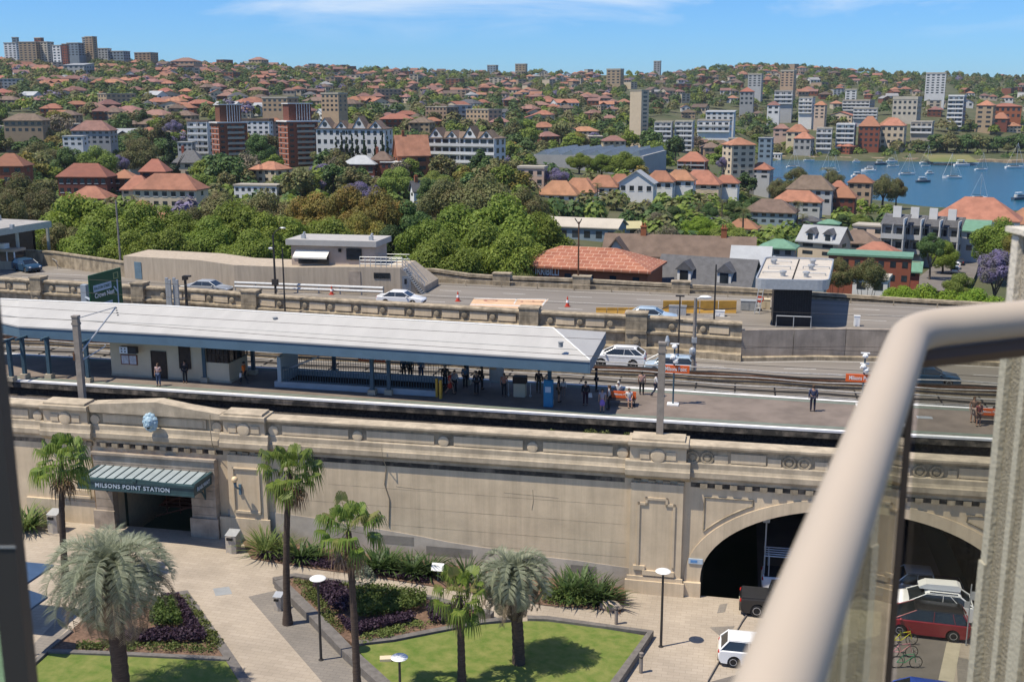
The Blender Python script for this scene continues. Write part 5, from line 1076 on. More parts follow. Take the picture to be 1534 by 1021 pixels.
def bedfill(name, poly, n, size, h, m, lab=None, cat='hedge', dz=0.1, kind=None, clump=0):
 xs = [p[0] for p in poly]; ys = [p[1] for p in poly]; v = MB(); k = 0
 while k < n:
  x, y = rp.uniform(min(xs), max(xs)), rp.uniform(min(ys), max(ys))
  if not inpoly(x, y, poly): continue
  s, t, z = PG(x, y)
  if clump:
   leaves(v, (s, t, z+dz), 0.35, 0.35, h*rp.uniform(.5, 1.1), clump, size, rp); k += 1
  else: leaves(v, (s, t, z+dz), 0.12, 0.12, h*rp.uniform(.8, 1.05), 3, size, rp, False); k += 1
 if lab: solo(name, v, m, lab, cat, recalc=False)
 else: struct(name, v, m, kind=kind, recalc=False)
bedfill('purple_groundcover', ((384, 838), (400, 830), (470, 840), (560, 855), (640, 868), (640, 874), (600, 869), (525, 857), (475, 851), (425, 843)), 1500, 0.16, 0.3, m_purple, kind='stuff', dz=0.05)
bedfill('purple_hedge', ((471, 888), (508, 888), (524, 905), (520, 930), (497, 925)), 800, 0.17, 0.62, m_purple, 'low purple hedge at left of the central bed, beside the lamp', dz=0.3)
bedfill('purple_hedge', ((505, 935), (535, 950), (615, 932), (622, 940), (540, 960), (522, 955)), 900, 0.17, 0.5, m_purple, 'purple hedge curving along front of the central bed', dz=0.3)
bedfill('purple_hedge', ((640, 925), (690, 918), (712, 930), (690, 942), (645, 942)), 600, 0.17, 0.5, m_purple, 'purple hedge behind the short fan palm', dz=0.3)
bedfill('green_hedge', ((530, 900), (560, 896), (640, 905), (636, 922), (575, 936), (535, 938)), 2200, 0.16, 0.75, m_hedge, 'clipped green hedge filling middle of the central bed', dz=0.3)
bedfill('green_hedge', ((232, 915), (258, 908), (268, 925), (272, 945), (225, 945)), 900, 0.17, 0.75, m_hedge, 'clipped green hedge block in the left triangular bed', dz=0.1)
bedfill('purple_hedge', ((245, 900), (268, 900), (295, 940), (310, 965), (185, 968), (185, 955), (282, 952), (268, 915)), 1500, 0.17, 0.5, m_purple, 'L shaped purple hedge in the left triangular bed', dz=0.1)
for poly, dz, n in ((((270, 895), (278, 898), (336, 975), (320, 975)), 0.1, 46), (((110, 965), (230, 968), (320, 975), (330, 980), (120, 973)), 0.1, 60), (((438, 874), (470, 880), (500, 930), (520, 955), (500, 950)), 0.3, 70), (((470, 878), (530, 886), (528, 896), (480, 888)), 0.3, 30), (((535, 962), (640, 935), (650, 945), (545, 968)), 0.3, 40), (((800, 880), (850, 890), (905, 905), (880, 908), (820, 902)), 0.05, 40)):
 bedfill('groundcover', poly, n, 0.14, 0.32, m_cover, kind='stuff', dz=dz, clump=26)
s, t, z = PG(546, 893); v = MB(); leaves(v, (s, t, z+0.6), 0.75, 0.7, 1.3, 260, 0.2, rp); solo('grey_shrub', v, m_greyl, 'grey leaved shrub behind second palm trunk in central bed', 'shrub', recalc=False)
s, t, z = PG(846, 902); v = MB(); leaves(v, (s, t, z), 1.5, 0.9, 0.9, 700, 0.17, rp); solo('low_shrub', v, m_hedge, 'low spreading green shrub right of the blue-grey palm', 'shrub', recalc=False)
# ------------------------------------------------------------------ palms
m_fan = LEAF('fan_palm_leaf', (0.085, 0.15, 0.02), (0.21, 0.27, 0.055), 0.15, 0.01, 0.35, rough=0.45)
m_fany = LEAF('yellowing_palm_leaf', (0.2, 0.22, 0.06), (0.3, 0.27, 0.1), 0.1, 0.01, 0.35)
m_deadl = LEAF('dead_palm_leaf', (0.14, 0.085, 0.05), (0.24, 0.16, 0.10), 0.1, 0.01, 0.2)
m_jelly = LEAF('blue_grey_palm_leaf', (0.15, 0.175, 0.105), (0.32, 0.345, 0.235), 0.1, 0.008, 0.3, rough=0.5)
m_jellyd = LEAF('old_palm_frond', (0.15, 0.12, 0.08), (0.22, 0.18, 0.12), 0.1, 0.01, 0.25)
m_trunk = M('palm_trunk', (0.085, 0.062, 0.048), 0.95, 3, 0.4, stretch=(1, 1, 6), bump=0.6, bscale=8)
def trunk(th, s, t, z0, z1, r0, r1, lean=0.0, flare=1.5):
 v = MB(); n = 26; pts = []; rs = []
 for k in range(n+1):
  f = k/n; pts.append((s+lean*f*f, t, z0+(z1-z0)*f)); rs.append((r0+(r1-r0)*f)*(1+(flare-1)*math.exp(-f*14))*(1.05 if k % 2 else 0.96))
 v.tube(pts, rs, 10); part(th, 'trunk', v, m_trunk, smooth=True)
def fanleaf(mb, base, az, el, pl, R_, rr, droop=0.5, nseg=16):
 d = Vector((cos(az)*cos(el), sin(az)*cos(el), sin(el))); sd = Vector((-sin(az), cos(az), 0)); up = sd.cross(d)*-1
 if up.z < 0: up = -up
 e = Vector(base)+d*pl+Vector((0, 0, -0.12*pl))
 mb.add([Vector(base)-sd*.025, Vector(base)+sd*.025, e+sd*.018, e-sd*.018], [(0, 1, 2, 3)])
 for k in range(nseg):
  a = (k/(nseg-1)-0.5)*radians(235); u_ = (d*cos(a)+sd*sin(a)).normalized(); L_ = R_*(0.72+0.28*cos(a*0.75))*rr.uniform(0.9, 1.08)
  w = u_.cross(up).normalized()*0.058*R_; m1 = e+u_*L_*0.55+up*0.05*L_; tip = e+u_*L_*0.8+Vector((0, 0, -droop*L_*rr.uniform(0.5, 1.1)))
  mb.add([e-w*0.3, e+w*0.3, m1+w, m1-w, tip], [(0, 1, 2, 3), (3, 2, 4)])
def fanpalm(px, py, cx, cy, label, R_=1.0, n=34, dead=14, r0=0.2, seed=1, yellow=0, base=None):
 rr = random.Random(seed); s, t, z = base or PG(px, py); s1, zc = PW(cx, cy, t); lean = s1-s
 th = thing('fan_palm', label, 'palm tree', (s, t, z), group='fan palms in the plaza'); trunk(th, s, t, z, zc, r0, r0*0.72, lean)
 v = MB(); y_ = MB()
 for k in range(n):
  el = radians(rr.uniform(-45, 75)); az = k*2.39996+rr.uniform(-.2, .2); pl = R_*rr.uniform(0.75, 1.3)
  fanleaf(y_ if k < yellow else v, (s1, t, zc+rr.uniform(-.1, .35)), az, el, pl, R_*rr.uniform(0.6, 0.85), rr, 0.75+0.3*(el < 0.3))
 part(th, 'crown', v, m_fan, recalc=False)
 if yellow: part(th, 'yellow_leaves', y_, m_fany, recalc=False)
 v = MB()
 for k in range(dead): fanleaf(v, (s1, t, zc-rr.uniform(0.0, 0.4)), k*2.4+rr.uniform(-.3, .3), radians(rr.uniform(-80, -45)), R_*rr.uniform(0.6, 1.0), R_*rr.uniform(0.5, 0.8), rr, 0.9, 9)
 if dead: part(th, 'dead_leaves', v, m_deadl, recalc=False)
fanpalm(99, 872, 92, 694, 'tall fan palm before the awning, left of station entrance', 1.22, 34, 14, 0.2, 3)
fanpalm(431, 934, 434, 706, 'tallest fan palm with slim trunk beside the seat wall end', 1.15, 32, 22, 0.21, 4)
fanpalm(536, 1052, 522, 796, 'fan palm with yellowing leaves rising from the seat wall, second from left of lawn', 1.1, 30, 26, 0.2, 5, 7)
fanpalm(692, 1032, 688, 893, 'short fan palm with shaggy head on the main lawn', 1.0, 28, 8, 0.22, 6, 5)
def feather(mb, base, az, el0, L_, rr, droop=1.0, nl=34, ll=0.42):
 d = Vector((cos(az), sin(az), 0)); sd = Vector((-sin(az), cos(az), 0)); p = Vector(base); el = el0; pts = [p]
 n = 12
 for k in range(n):
  p = p+(d*cos(el)+Vector((0, 0, sin(el))))*L_/n; el -= droop*2.3/n*(0.5+k/n); pts.append(p)
 for k in range(n):
  a, b = pts[k], pts[k+1]; mb.add([a-sd*.022, a+sd*.022, b+sd*.016, b-sd*.016], [(0, 1, 2, 3)])
 for k in range(nl):
  f = 0.12+0.88*k/nl; i = min(int(f*n), n-1); g = f*n-i; p = pts[i].lerp(pts[i+1], g); dr = (pts[i+1]-pts[i]).normalized(); up = sd.cross(dr)
  if up.z < 0: up = -up
  l = ll*L_/2.2*(0.55+0.6*sin(pi*min(f*0.9+0.1, 1)))*rr.uniform(.85, 1.1)
  for sg in (-1, 1):
   q = (dr*0.62+sd*sg*0.62+up*0.42).normalized(); t_ = p+q*l*0.6; tip = p+q*l+Vector((0, 0, -0.16*l)); w = dr*0.02
   mb.add([p-w, p+w, t_+w, t_-w, tip], [(0, 1, 2, 3), (3, 2, 4)])
def jelly(px, py, cx, cy, label, L_=2.3, n=54, r0=0.3, seed=1):
 rr = random.Random(seed); s, t, z = PG(px, py); s1, zc = PW(cx, cy, t); th = thing('jelly_palm', label, 'palm tree', (s, t, z), group='blue grey feather palms'); trunk(th, s, t, z, zc, r0, r0*0.85, s1-s, 1.25)
 v = MB()
 for k in range(n): el = radians(lerp([(0, 86), (0.25, 70), (0.6, 40), (1, 0)], k/n)+rr.uniform(-8, 8)); feather(v, (s1+rr.uniform(-.1, .1), t, zc), k*2.39996+rr.uniform(-.15, .15), el, L_*rr.uniform(.8, 1.1), rr, 1.2+0.4*rr.random(), 46, .44)
 part(th, 'crown', v, m_jelly, recalc=False); v = MB()
 for k in range(int(n*0.6)): feather(v, (s1, t, zc-.1), k*2.4+rr.uniform(-.3, .3), radians(rr.uniform(-65, 15)), L_*rr.uniform(.75, 1.05), rr, 0.75, 34, 0.34)
 part(th, 'old_fronds', v, m_jellyd, recalc=False)
jelly(184, 1050, 165, 862, 'large blue-grey feather palm at lower left', 3.9, 54, 0.4, 21)
jelly(777, 1000, 768, 868, 'blue-grey feather palm in middle of the main lawn', 2.75, 46, 0.33, 22)
# ------------------------------------------------------------------ vehicles
m_tyre = M('tyre_rubber', (0.02, 0.02, 0.02), 0.9, 5, 0.2); m_rim = M('alloy_rim', (0.5, 0.5, 0.5), 0.35, 5, 0.1, metal=0.7)
m_head = M('headlamp_glass', (0.7, 0.72, 0.74), 0.15, 3, 0.1, spec=0.8); m_tail = M('tail_lamp', (0.4, 0.02, 0.015), 0.25, 3, 0.1); m_plate = M('number_plate', (0.6, 0.58, 0.4), 0.6, 3, 0.1); m_trimb = M('black_plastic_trim', (0.025, 0.025, 0.027), 0.6, 3, 0.2)
def paint(name, c, metal=0.0): return M(name, c, 0.28, 1.5, 0.06, spec=0.6, metal=metal)
m_pw = paint('white_car_paint', (0.74, 0.74, 0.73)); m_ps = paint('silver_car_paint', (0.42, 0.44, 0.45), 0.3); m_psb = paint('pale_blue_car_paint', (0.45, 0.55, 0.62), 0.2); m_pr = paint('dark_red_car_paint', (0.22, 0.018, 0.025)); m_pn = paint('navy_car_paint', (0.02, 0.055, 0.10)); m_pk = paint('black_car_paint', (0.018, 0.018, 0.02)); m_pb = paint('blue_car_paint', (0.02, 0.06, 0.30)); m_pg = paint('grey_car_paint', (0.12, 0.13, 0.14))
# (length, width, belt, roof, [cabin x at belt rear.. front], [cabin x at roof], nose height, tail height, wheel r)
SHAPES = {
 'suv': dict(L=4.7, W=1.88, belt=1.14, H=1.7, cb=(-2.2, 1.3), cr=(-1.5, 0.3), nose=0.95, tail=1.05, wr=0.39, wx=(-1.36, 1.38)),
 'sedan': dict(L=4.75, W=1.82, belt=0.93, H=1.44, cb=(-1.75, 1.15), cr=(-1.05, 0.35), nose=0.78, tail=0.95, wr=0.33, wx=(-1.42, 1.42)),
 'hatch': dict(L=4.2, W=1.76, belt=0.95, H=1.5, cb=(-1.98, 1.2), cr=(-1.55, 0.35), nose=0.8, tail=0.95, wr=0.32, wx=(-1.28, 1.28)),
 'minivan': dict(L=4.6, W=1.83, belt=1.02, H=1.66, cb=(-2.2, 1.75), cr=(-1.85, 0.55), nose=0.88, tail=1.0, wr=0.34, wx=(-1.4, 1.42)),
 'ute': dict(L=5.2, W=1.86, belt=1.12, H=1.8, cb=(-0.9, 1.35), cr=(-0.75, 0.65), nose=1.05, tail=1.08, wr=0.39, wx=(-1.6, 1.58)),
}
def car(kind, name, label, pm_, at, frame='V', rz=0.0, group=None, roofm=None, rack=False, box=False, cat='car', parts=True):
 S = SHAPES[kind]; L, Wd_, bz, H = S['L'], S['W'], S['belt'], S['H']; hl = L/2; w = Wd_/2
 th = thing(name, label, cat, at, frame, group, rz); off = (0, 0, 0)
 wr = S['wr']; g = 0.2
 pr = [(-hl+0.05, 0.35)]
 def archpts(x): return [(x-wr*1.15, g+0.02)]+[(x+wr*1.15*cos(a), wr+wr*1.15*sin(a)) for a in [pi-pi*k/8 for k in range(9)]]+[(x+wr*1.15, g+0.02)]
 pr = [(-hl+0.12, g+0.05)]+archpts(S['wx'][0])+archpts(S['wx'][1])+[(hl-0.15, g+0.05), (hl-0.02, 0.42), (hl, 0.6), (hl-0.12, S['nose']-.04), (S['cb'][1]+0.1, bz-0.02), (S['cb'][1], bz), (S['cb'][0], bz), (-hl+0.08, S['tail']), (-hl, 0.72), (-hl+0.02, 0.42)]
 def slab(mb, poly, ys):            # ys: (y, x scale, z inset)
  n = len(poly); vs = []
  for y, sc, dz in ys: vs += [(x*sc, y, z-dz*(z > bz*0.8)) for x, z in poly]
  fs = [tuple(range(n-1, -1, -1)), tuple((len(ys)-1)*n+i for i in range(n))]
  for j in range(len(ys)-1): fs += [(j*n+i, j*n+(i+1) % n, (j+1)*n+(i+1) % n, (j+1)*n+i) for i in range(n)]
  mb.add(vs, fs)
 v = MB(); slab(v, pr, [(-w, 0.965, 0.05), (-w+0.1, 0.995, 0.0), (-w*0.5, 1, -0.02), (w*0.5, 1, -0.02), (w-0.1, 0.995, 0.0), (w, 0.965, 0.05)]); body = part(th, 'body', v, pm_, smooth=True, off=off)
 (b0, b1), (r0, r1) = S['cb'], S['cr']; wb, wt = w-0.07, w-0.24
 v = MB(); v.add([(b0, -wb, bz-.02), (b1, -wb, bz-.02), (b1, wb, bz-.02), (b0, wb, bz-.02), (r0, -wt, H-.06), (r1, -wt, H-.06), (r1, wt, H-.06), (r0, wt, H-.06)], [(0, 1, 5, 4), (1, 2, 6, 5), (2, 3, 7, 6), (3, 0, 4, 7), (4, 5, 6, 7)]); part(th, 'glass', v, m_glassd, off=off)
 v = MB(); v.add([(r0-.06, -wt-.03, H-.09), (r1+.1, -wt-.03, H-.1), (r1+.1, wt+.03, H-.1), (r0-.06, wt+.03, H-.09), (r0+.08, -wt+.12, H), (r1-.1, -wt+.12, H), (r1-.1, wt-.12, H), (r0+.08, wt-.12, H)], [(0, 1, 5, 4), (1, 2, 6, 5), (2, 3, 7, 6), (3, 0, 4, 7), (4, 5, 6, 7), (3, 2, 1, 0)]); part(th, 'roof', v, roofm or pm_, smooth=True, off=off)
 v = MB()
 for sg in (-1, 1):
  v.tube([(b1, sg*wb, bz), (r1+.03, sg*(wt+.01), H-.09)], 0.032, 4); v.tube([(b0, sg*wb, bz), (r0, sg*(wt+.01), H-.09)], 0.05, 4); xm = (b0+b1)/2-.1; v.tube([(xm, sg*(wb+.005), bz), (xm-.03, sg*(wt+.01), H-.09)], 0.018, 4)
  if kind in ('suv', 'minivan'): v.tube([(b0+.75, sg*(wb+.005), bz), (r0+.55, sg*(wt+.01), H-.09)], 0.02, 4)
 part(th, 'pillars', v, pm_, off=off)
 for x in S['wx']:
  for sg in (-1, 1):
   v = MB(); v.lathe([(wr*0.6, -0.11), (wr*0.97, -0.11), (wr, -0.06), (wr, 0.06), (wr*0.97, 0.11), (wr*0.6, 0.11)], 16, (x, sg*(w-0.13), wr), 0, 'y'); wo = part(th, 'wheel', v, m_tyre, off=off)
   v = MB(); v.lathe([(wr*0.64, -0.1), (wr*0.58, -0.115), (wr*0.2, -0.09), (0, -0.1)] if sg < 0 else [(wr*0.64, 0.1), (wr*0.58, 0.115), (wr*0.2, 0.09), (0, 0.1)], 16, (x, sg*(w-0.13), wr), 0, 'y'); part(wo, 'rim', v, m_rim, off=off)
 for sg in (-1, 1):
  v = MB(); v.blob((hl-0.14, sg*(w-0.28), S['nose']-.14), (0.13, 0.2, 0.085), 8, 6); part(th, 'headlight', v, m_head, smooth=True, off=off)
  v = MB(); v.blob((-hl+0.08, sg*(w-0.2), S['tail']-.15), (0.08, 0.17, 0.12), 8, 6); part(th, 'tail_light', v, m_tail, smooth=True, off=off)
  v = MB(); v.blob((b1-0.35, sg*(w+0.08), bz+0.04), (0.1, 0.1, 0.08), 8, 6); part(th, 'mirror', v, pm_, smooth=True, off=off)
 v = MB(); v.box(-hl-.012, -hl+.03, -.2, .2, 0.62, 0.74); part(th, 'number_plate', v, m_plate, off=off)
 v = MB(); v.box(hl-.16, hl+.005, -w*.55, w*.55, 0.36, 0.52); v.box(-hl+.0, -hl+.1, -w*.8, w*.8, 0.28, 0.4); part(th, 'bumper_trim', v, m_trimb, off=off)
 if rack or kind == 'suv':
  v = MB()
  for sg in (-1, 1): v.tube([(r0+.15, sg*(wt-.06), H+.02), (r1-.15, sg*(wt-.06), H+.02)], 0.025, 5)
  part(th, 'roof_rail', v, m_trimb if pm_ is m_pw else m_galv, off=off)
 if kind == 'ute':
  v = MB(); v.box(-hl+.15, -1.0, -w+.12, w-.12, bz-.03, bz+.02); part(th, 'tray', v, m_trimb, off=off)
 if rack:
  v = MB()
  for x in (-2.2, -0.9, 0.6):
   for sg in (-1, 1): v.tube([(x, sg*(w-.15), bz), (x, sg*(w-.15), H+.55)], 0.035, 5)
   v.tube([(x, -w+.15, H+.55), (x, w-.15, H+.55)], 0.035, 5)
  for y in (-.7, -.35, 0, .35, .7): v.tube([(-2.5, y, H+.58), (1.6, y, H+.58)], 0.04, 5)
  part(th, 'ladder_rack', v, m_galv, off=off)
 if box:
  v = MB(); pts = [(-1.5, 0.03), (-1.55, 0.28), (-1.35, 0.38), (0.35, 0.33), (0.75, 0.12), (0.7, 0.03)]; v.prof([(x, H+.06+z) for x, z in pts], -0.42, 0.42); part(th, 'roof_box', v, pm_, off=off)
 return th
def carV(kind, px, py, z, face, *a, dt=0.0, zz=None, **k): # nearside wheels' pixel -> car
 s, t = PS(px, py, z); return car(kind, *a, (s, t+dt, z), 'V', face, **k)
H1 = SHAPES['suv']['W']/2
carV('suv', 924, 551.5, ZL, pi, 'suv_car', 'white SUV with roof rails on lower road just right of canopy end', m_pw, dt=0.95)
carV('hatch', 1003, 561, ZL, pi, 'hatchback_car', 'pale blue car behind the orange sign on the lower road', m_psb, dt=0.6)
carV('sedan', 1392, 579, ZL, 0, 'sedan_car', 'dark blue sedan on lower road seen right of the balcony rail', m_pn, dt=0.9)
carV('sedan', 599, 458, ZU, 0, 'sedan_car', 'white sedan on the upper road before outside stair', m_pw, dt=0.6)
carV('sedan', 310, 441, ZU, 0, 'sedan_car', 'white and grey sedan passing the control building wall', m_ps, dt=0.6)
carV('sedan', 974, 485, ZU, 0, 'sedan_car', 'silver blue sedan beside the low yellow works barrier', m_psb, dt=0.6)
carV('hatch', 36, 407, ZU, -0.5, 'hatchback_car', 'dark car parked in shade of the toll shelter', m_pn, dt=0.6)
# plaza street, right: nose-in parking, noses towards the street centre (-s)
def carG(kind, px, py, face, *a, **k): s, t, z = PG(px, py); return car(kind, *a, (s, t, z+0.01), 'V', face, **k)
carG('minivan', 1385, 946, pi-0.06, 'minivan_car', 'dark red people carrier with black roof in the right parking row', m_pr, roofm=m_pk)
carG('suv', 1392, 921, pi-0.06, 'suv_car', 'white SUV with white roof box beside dark red people carrier', m_pw, box=True)
carG('ute', 1372, 893, pi, 'pickup_truck', 'silver pickup parked in shade inside arch behind glass', m_ps, cat='pickup')
carG('hatch', 1375, 1064, pi-0.1, 'hatchback_car', 'bright blue car at bottom edge beyond the bicycles', m_pb)
carG('hatch', 1135, 992, 0.0, 'hatchback_car', 'white car parked at left kerb beside balcony rail', m_pw)
carG('ute', 1175, 918, 0.0, 'pickup_truck', 'black utility truck parked at left kerb by the arch mouth', m_pk, cat='pickup')
carG('ute', 1205, 885, 0.0, 'pickup_truck', 'white work truck with ladder rack just inside the dark arch', m_pw, rack=True, cat='pickup')
# bicycles
def bicycle(px, py, label, fm, rz=0.0):
 s, t, z = PG(px, py); th = thing('bicycle', label, 'bicycle', (s, t, z), rz=rz, group='bicycles parked by the red car'); off = (0, 0, 0)
 for x in (-0.5, 0.5):
  v = MB(); pts = [(x+0.33*cos(a*pi/10), 0, 0.34+0.33*sin(a*pi/10)) for a in range(21)]; v.tube(pts, 0.022, 5, cap=False); w_ = part(th, 'wheel', v, m_tyre, off=off)
  v = MB()
  for a in range(8): v.tube([(x, 0, .34), (x+.32*cos(a*pi/4), 0, .34+.32*sin(a*pi/4))], 0.004, 3)
  part(w_, 'spokes', v, m_galv, off=off)
 v = MB()
 for a, b in (((-.5, 0, .34), (-.08, 0, .32)), ((-.08, 0, .32), (-.2, 0, .85)), ((-.5, 0, .34), (-.17, 0, .75)), ((-.17, 0, .75), (.36, 0, .8)), ((-.08, 0, .32), (.38, 0, .7)), ((.36, 0, .86), (.5, 0, .34))): v.tube([a, b], 0.022, 6)
 part(th, 'frame', v, fm, off=off)
 v = MB(); v.blob((-.21, 0, .9), (.14, .07, .04), 8, 5); part(th, 'saddle', v, m_trimb, off=off)
 v = MB(); v.tube([(.36, 0, .84), (.33, 0, 1.0), (.38, -.25, 1.02)], 0.016, 5); v.tube([(.33, 0, 1.0), (.38, .25, 1.02)], 0.016, 5); part(th, 'handlebar', v, m_trimb, off=off)
bicycle(1352, 966, 'bicycle with yellow frame parked nearest the red car', M('yellow_paint', (0.55, 0.5, 0.03), 0.4, 3, 0.1), 0.3); bicycle(1351, 984, 'bicycle with pink frame between two others', M('pink_paint', (0.55, 0.25, 0.25), 0.4, 3, 0.1), 0.2); bicycle(1357, 1000, 'bicycle with green frame nearest the blue car', M('green_paint', (0.06, 0.25, 0.12), 0.4, 3, 0.1), 0.2)
s, t, z = PG(1447, 966); v = MB(); v.tube([(s, t, z), (s, t, z+3.6)], 0.035, 6); th = thing('sign_pole', 'thin pole with small sign blades right of the red car', 'sign', (s, t, z)); part(th, 'pole', v, m_grey); v = MB(); v.box(s-.02, s+.28, t-.03, t-.01, z+2.7, z+3.2); v.box(s-.28, s+.02, t-.03, t-.01, z+2.2, z+2.6); part(th, 'blade', v, m_galv)
sgn_ = thing('arch_sign', 'small blue and white sign on the arch pillar', 'sign', (11.15, 0.35, 2.5)); a = PW(1042, 840, 0.4); v = MB(); v.box(a[0]-.42, a[0]+.42, 0.36, 0.42, a[1]-.16, a[1]+.16); part(sgn_, 'panel', v, m_bluew); v = MB(); v.box(a[0]-.3, a[0]+.1, 0.35, 0.359, a[1]-.08, a[1]+.08); part(sgn_, 'symbol', v, M('sign_blue', (0.1, 0.25, 0.5), 0.5, 2, 0.1))
s, t, z = PG(1143, 884); v = MB(); v.tube([(s, t, z), (s, t, z+4.6)], 0.05, 6); v.box(s-.2, s+.2, t-.05, t+.05, z+4.4, z+4.9); solo('tunnel_sign', v, m_grey, 'small grey sign on pole inside the arch at left', 'sign')
# ------------------------------------------------------------------ people
m_skin = M('skin', (0.42, 0.24, 0.16), 0.6, 6, 0.15); m_hairs = {k: M('hair_'+k, c, 0.6, 8, 0.3) for k, c in (('dark', (0.02, 0.014, 0.01)), ('brown', (0.08, 0.045, 0.025)), ('fair', (0.3, 0.2, 0.1)), ('white', (0.6, 0.58, 0.55)))}
CLOTH = {}
def cloth(c):
 if c not in CLOTH: CLOTH[c] = M('cloth', c, 0.9, 9, 0.25)
 return CLOTH[c]
def skinmesh(name, V, E, rad, sub_=1, root=0):
 me = bpy.data.meshes.new(name); me.from_pydata(V, E, []); o = link(bpy.data.objects.new(name, me))
 o.modifiers.new('S', 'SKIN').use_smooth_shade = True; sk = me.skin_vertices[0].data
 for i, r in enumerate(rad): sk[i].radius = r if isinstance(r, tuple) else (r, r); sk[i].use_root = (i == root)
 sb = o.modifiers.new('B', 'SUBSURF'); sb.levels = sub_; sb.render_levels = sub_
 dg = bpy.context.evaluated_depsgraph_get(); m2 = bpy.data.meshes.new_from_object(o.evaluated_get(dg)); m2.name = name
 bpy.data.objects.remove(o); m2.polygons.foreach_set('use_smooth', [True]*len(m2.polygons)); return m2
POSES = {  # joints: (shoulder, elbow, wrist) and (hip, knee, ankle), left then right; people face -y
 'stand': (((.19, 0, 1.42), (.25, .02, 1.14), (.25, -.05, .90)), ((-.19, 0, 1.42), (-.25, .02, 1.14), (-.25, -.05, .90)), ((.1, 0, .92), (.11, -.02, .49), (.11, 0, .08)), ((-.1, 0, .92), (-.11, -.02, .49), (-.12, 0, .08))),
 'phone': (((.19, 0, 1.42), (.25, .02, 1.14), (.1, -.25, 1.2)), ((-.19, 0, 1.42), (-.25, .02, 1.14), (-.24, -.04, .90)), ((.1, 0, .92), (.12, -.03, .49), (.12, 0, .08)), ((-.1, 0, .92), (-.1, -.02, .49), (-.1, .02, .08))),
 'walk': (((.19, 0, 1.42), (.24, .13, 1.17), (.24, .08, .94)), ((-.19, 0, 1.42), (-.24, -.1, 1.16), (-.22, -.25, .98)), ((.1, 0, .92), (.1, -.2, .52), (.1, -.24, .09)), ((-.1, 0, .92), (-.1, .06, .5), (-.1, .34, .15))),
 'sit': (((.19, 0, .97), (.24, -.05, .70), (.14, -.3, .62)), ((-.19, 0, .97), (-.24, -.05, .70), (-.14, -.3, .62)), ((.1, 0, .48), (.12, -.42, .5), (.12, -.42, .08)), ((-.1, 0, .48), (-.12, -.42, .5), (-.12, -.45, .08))),
}
PM = {}
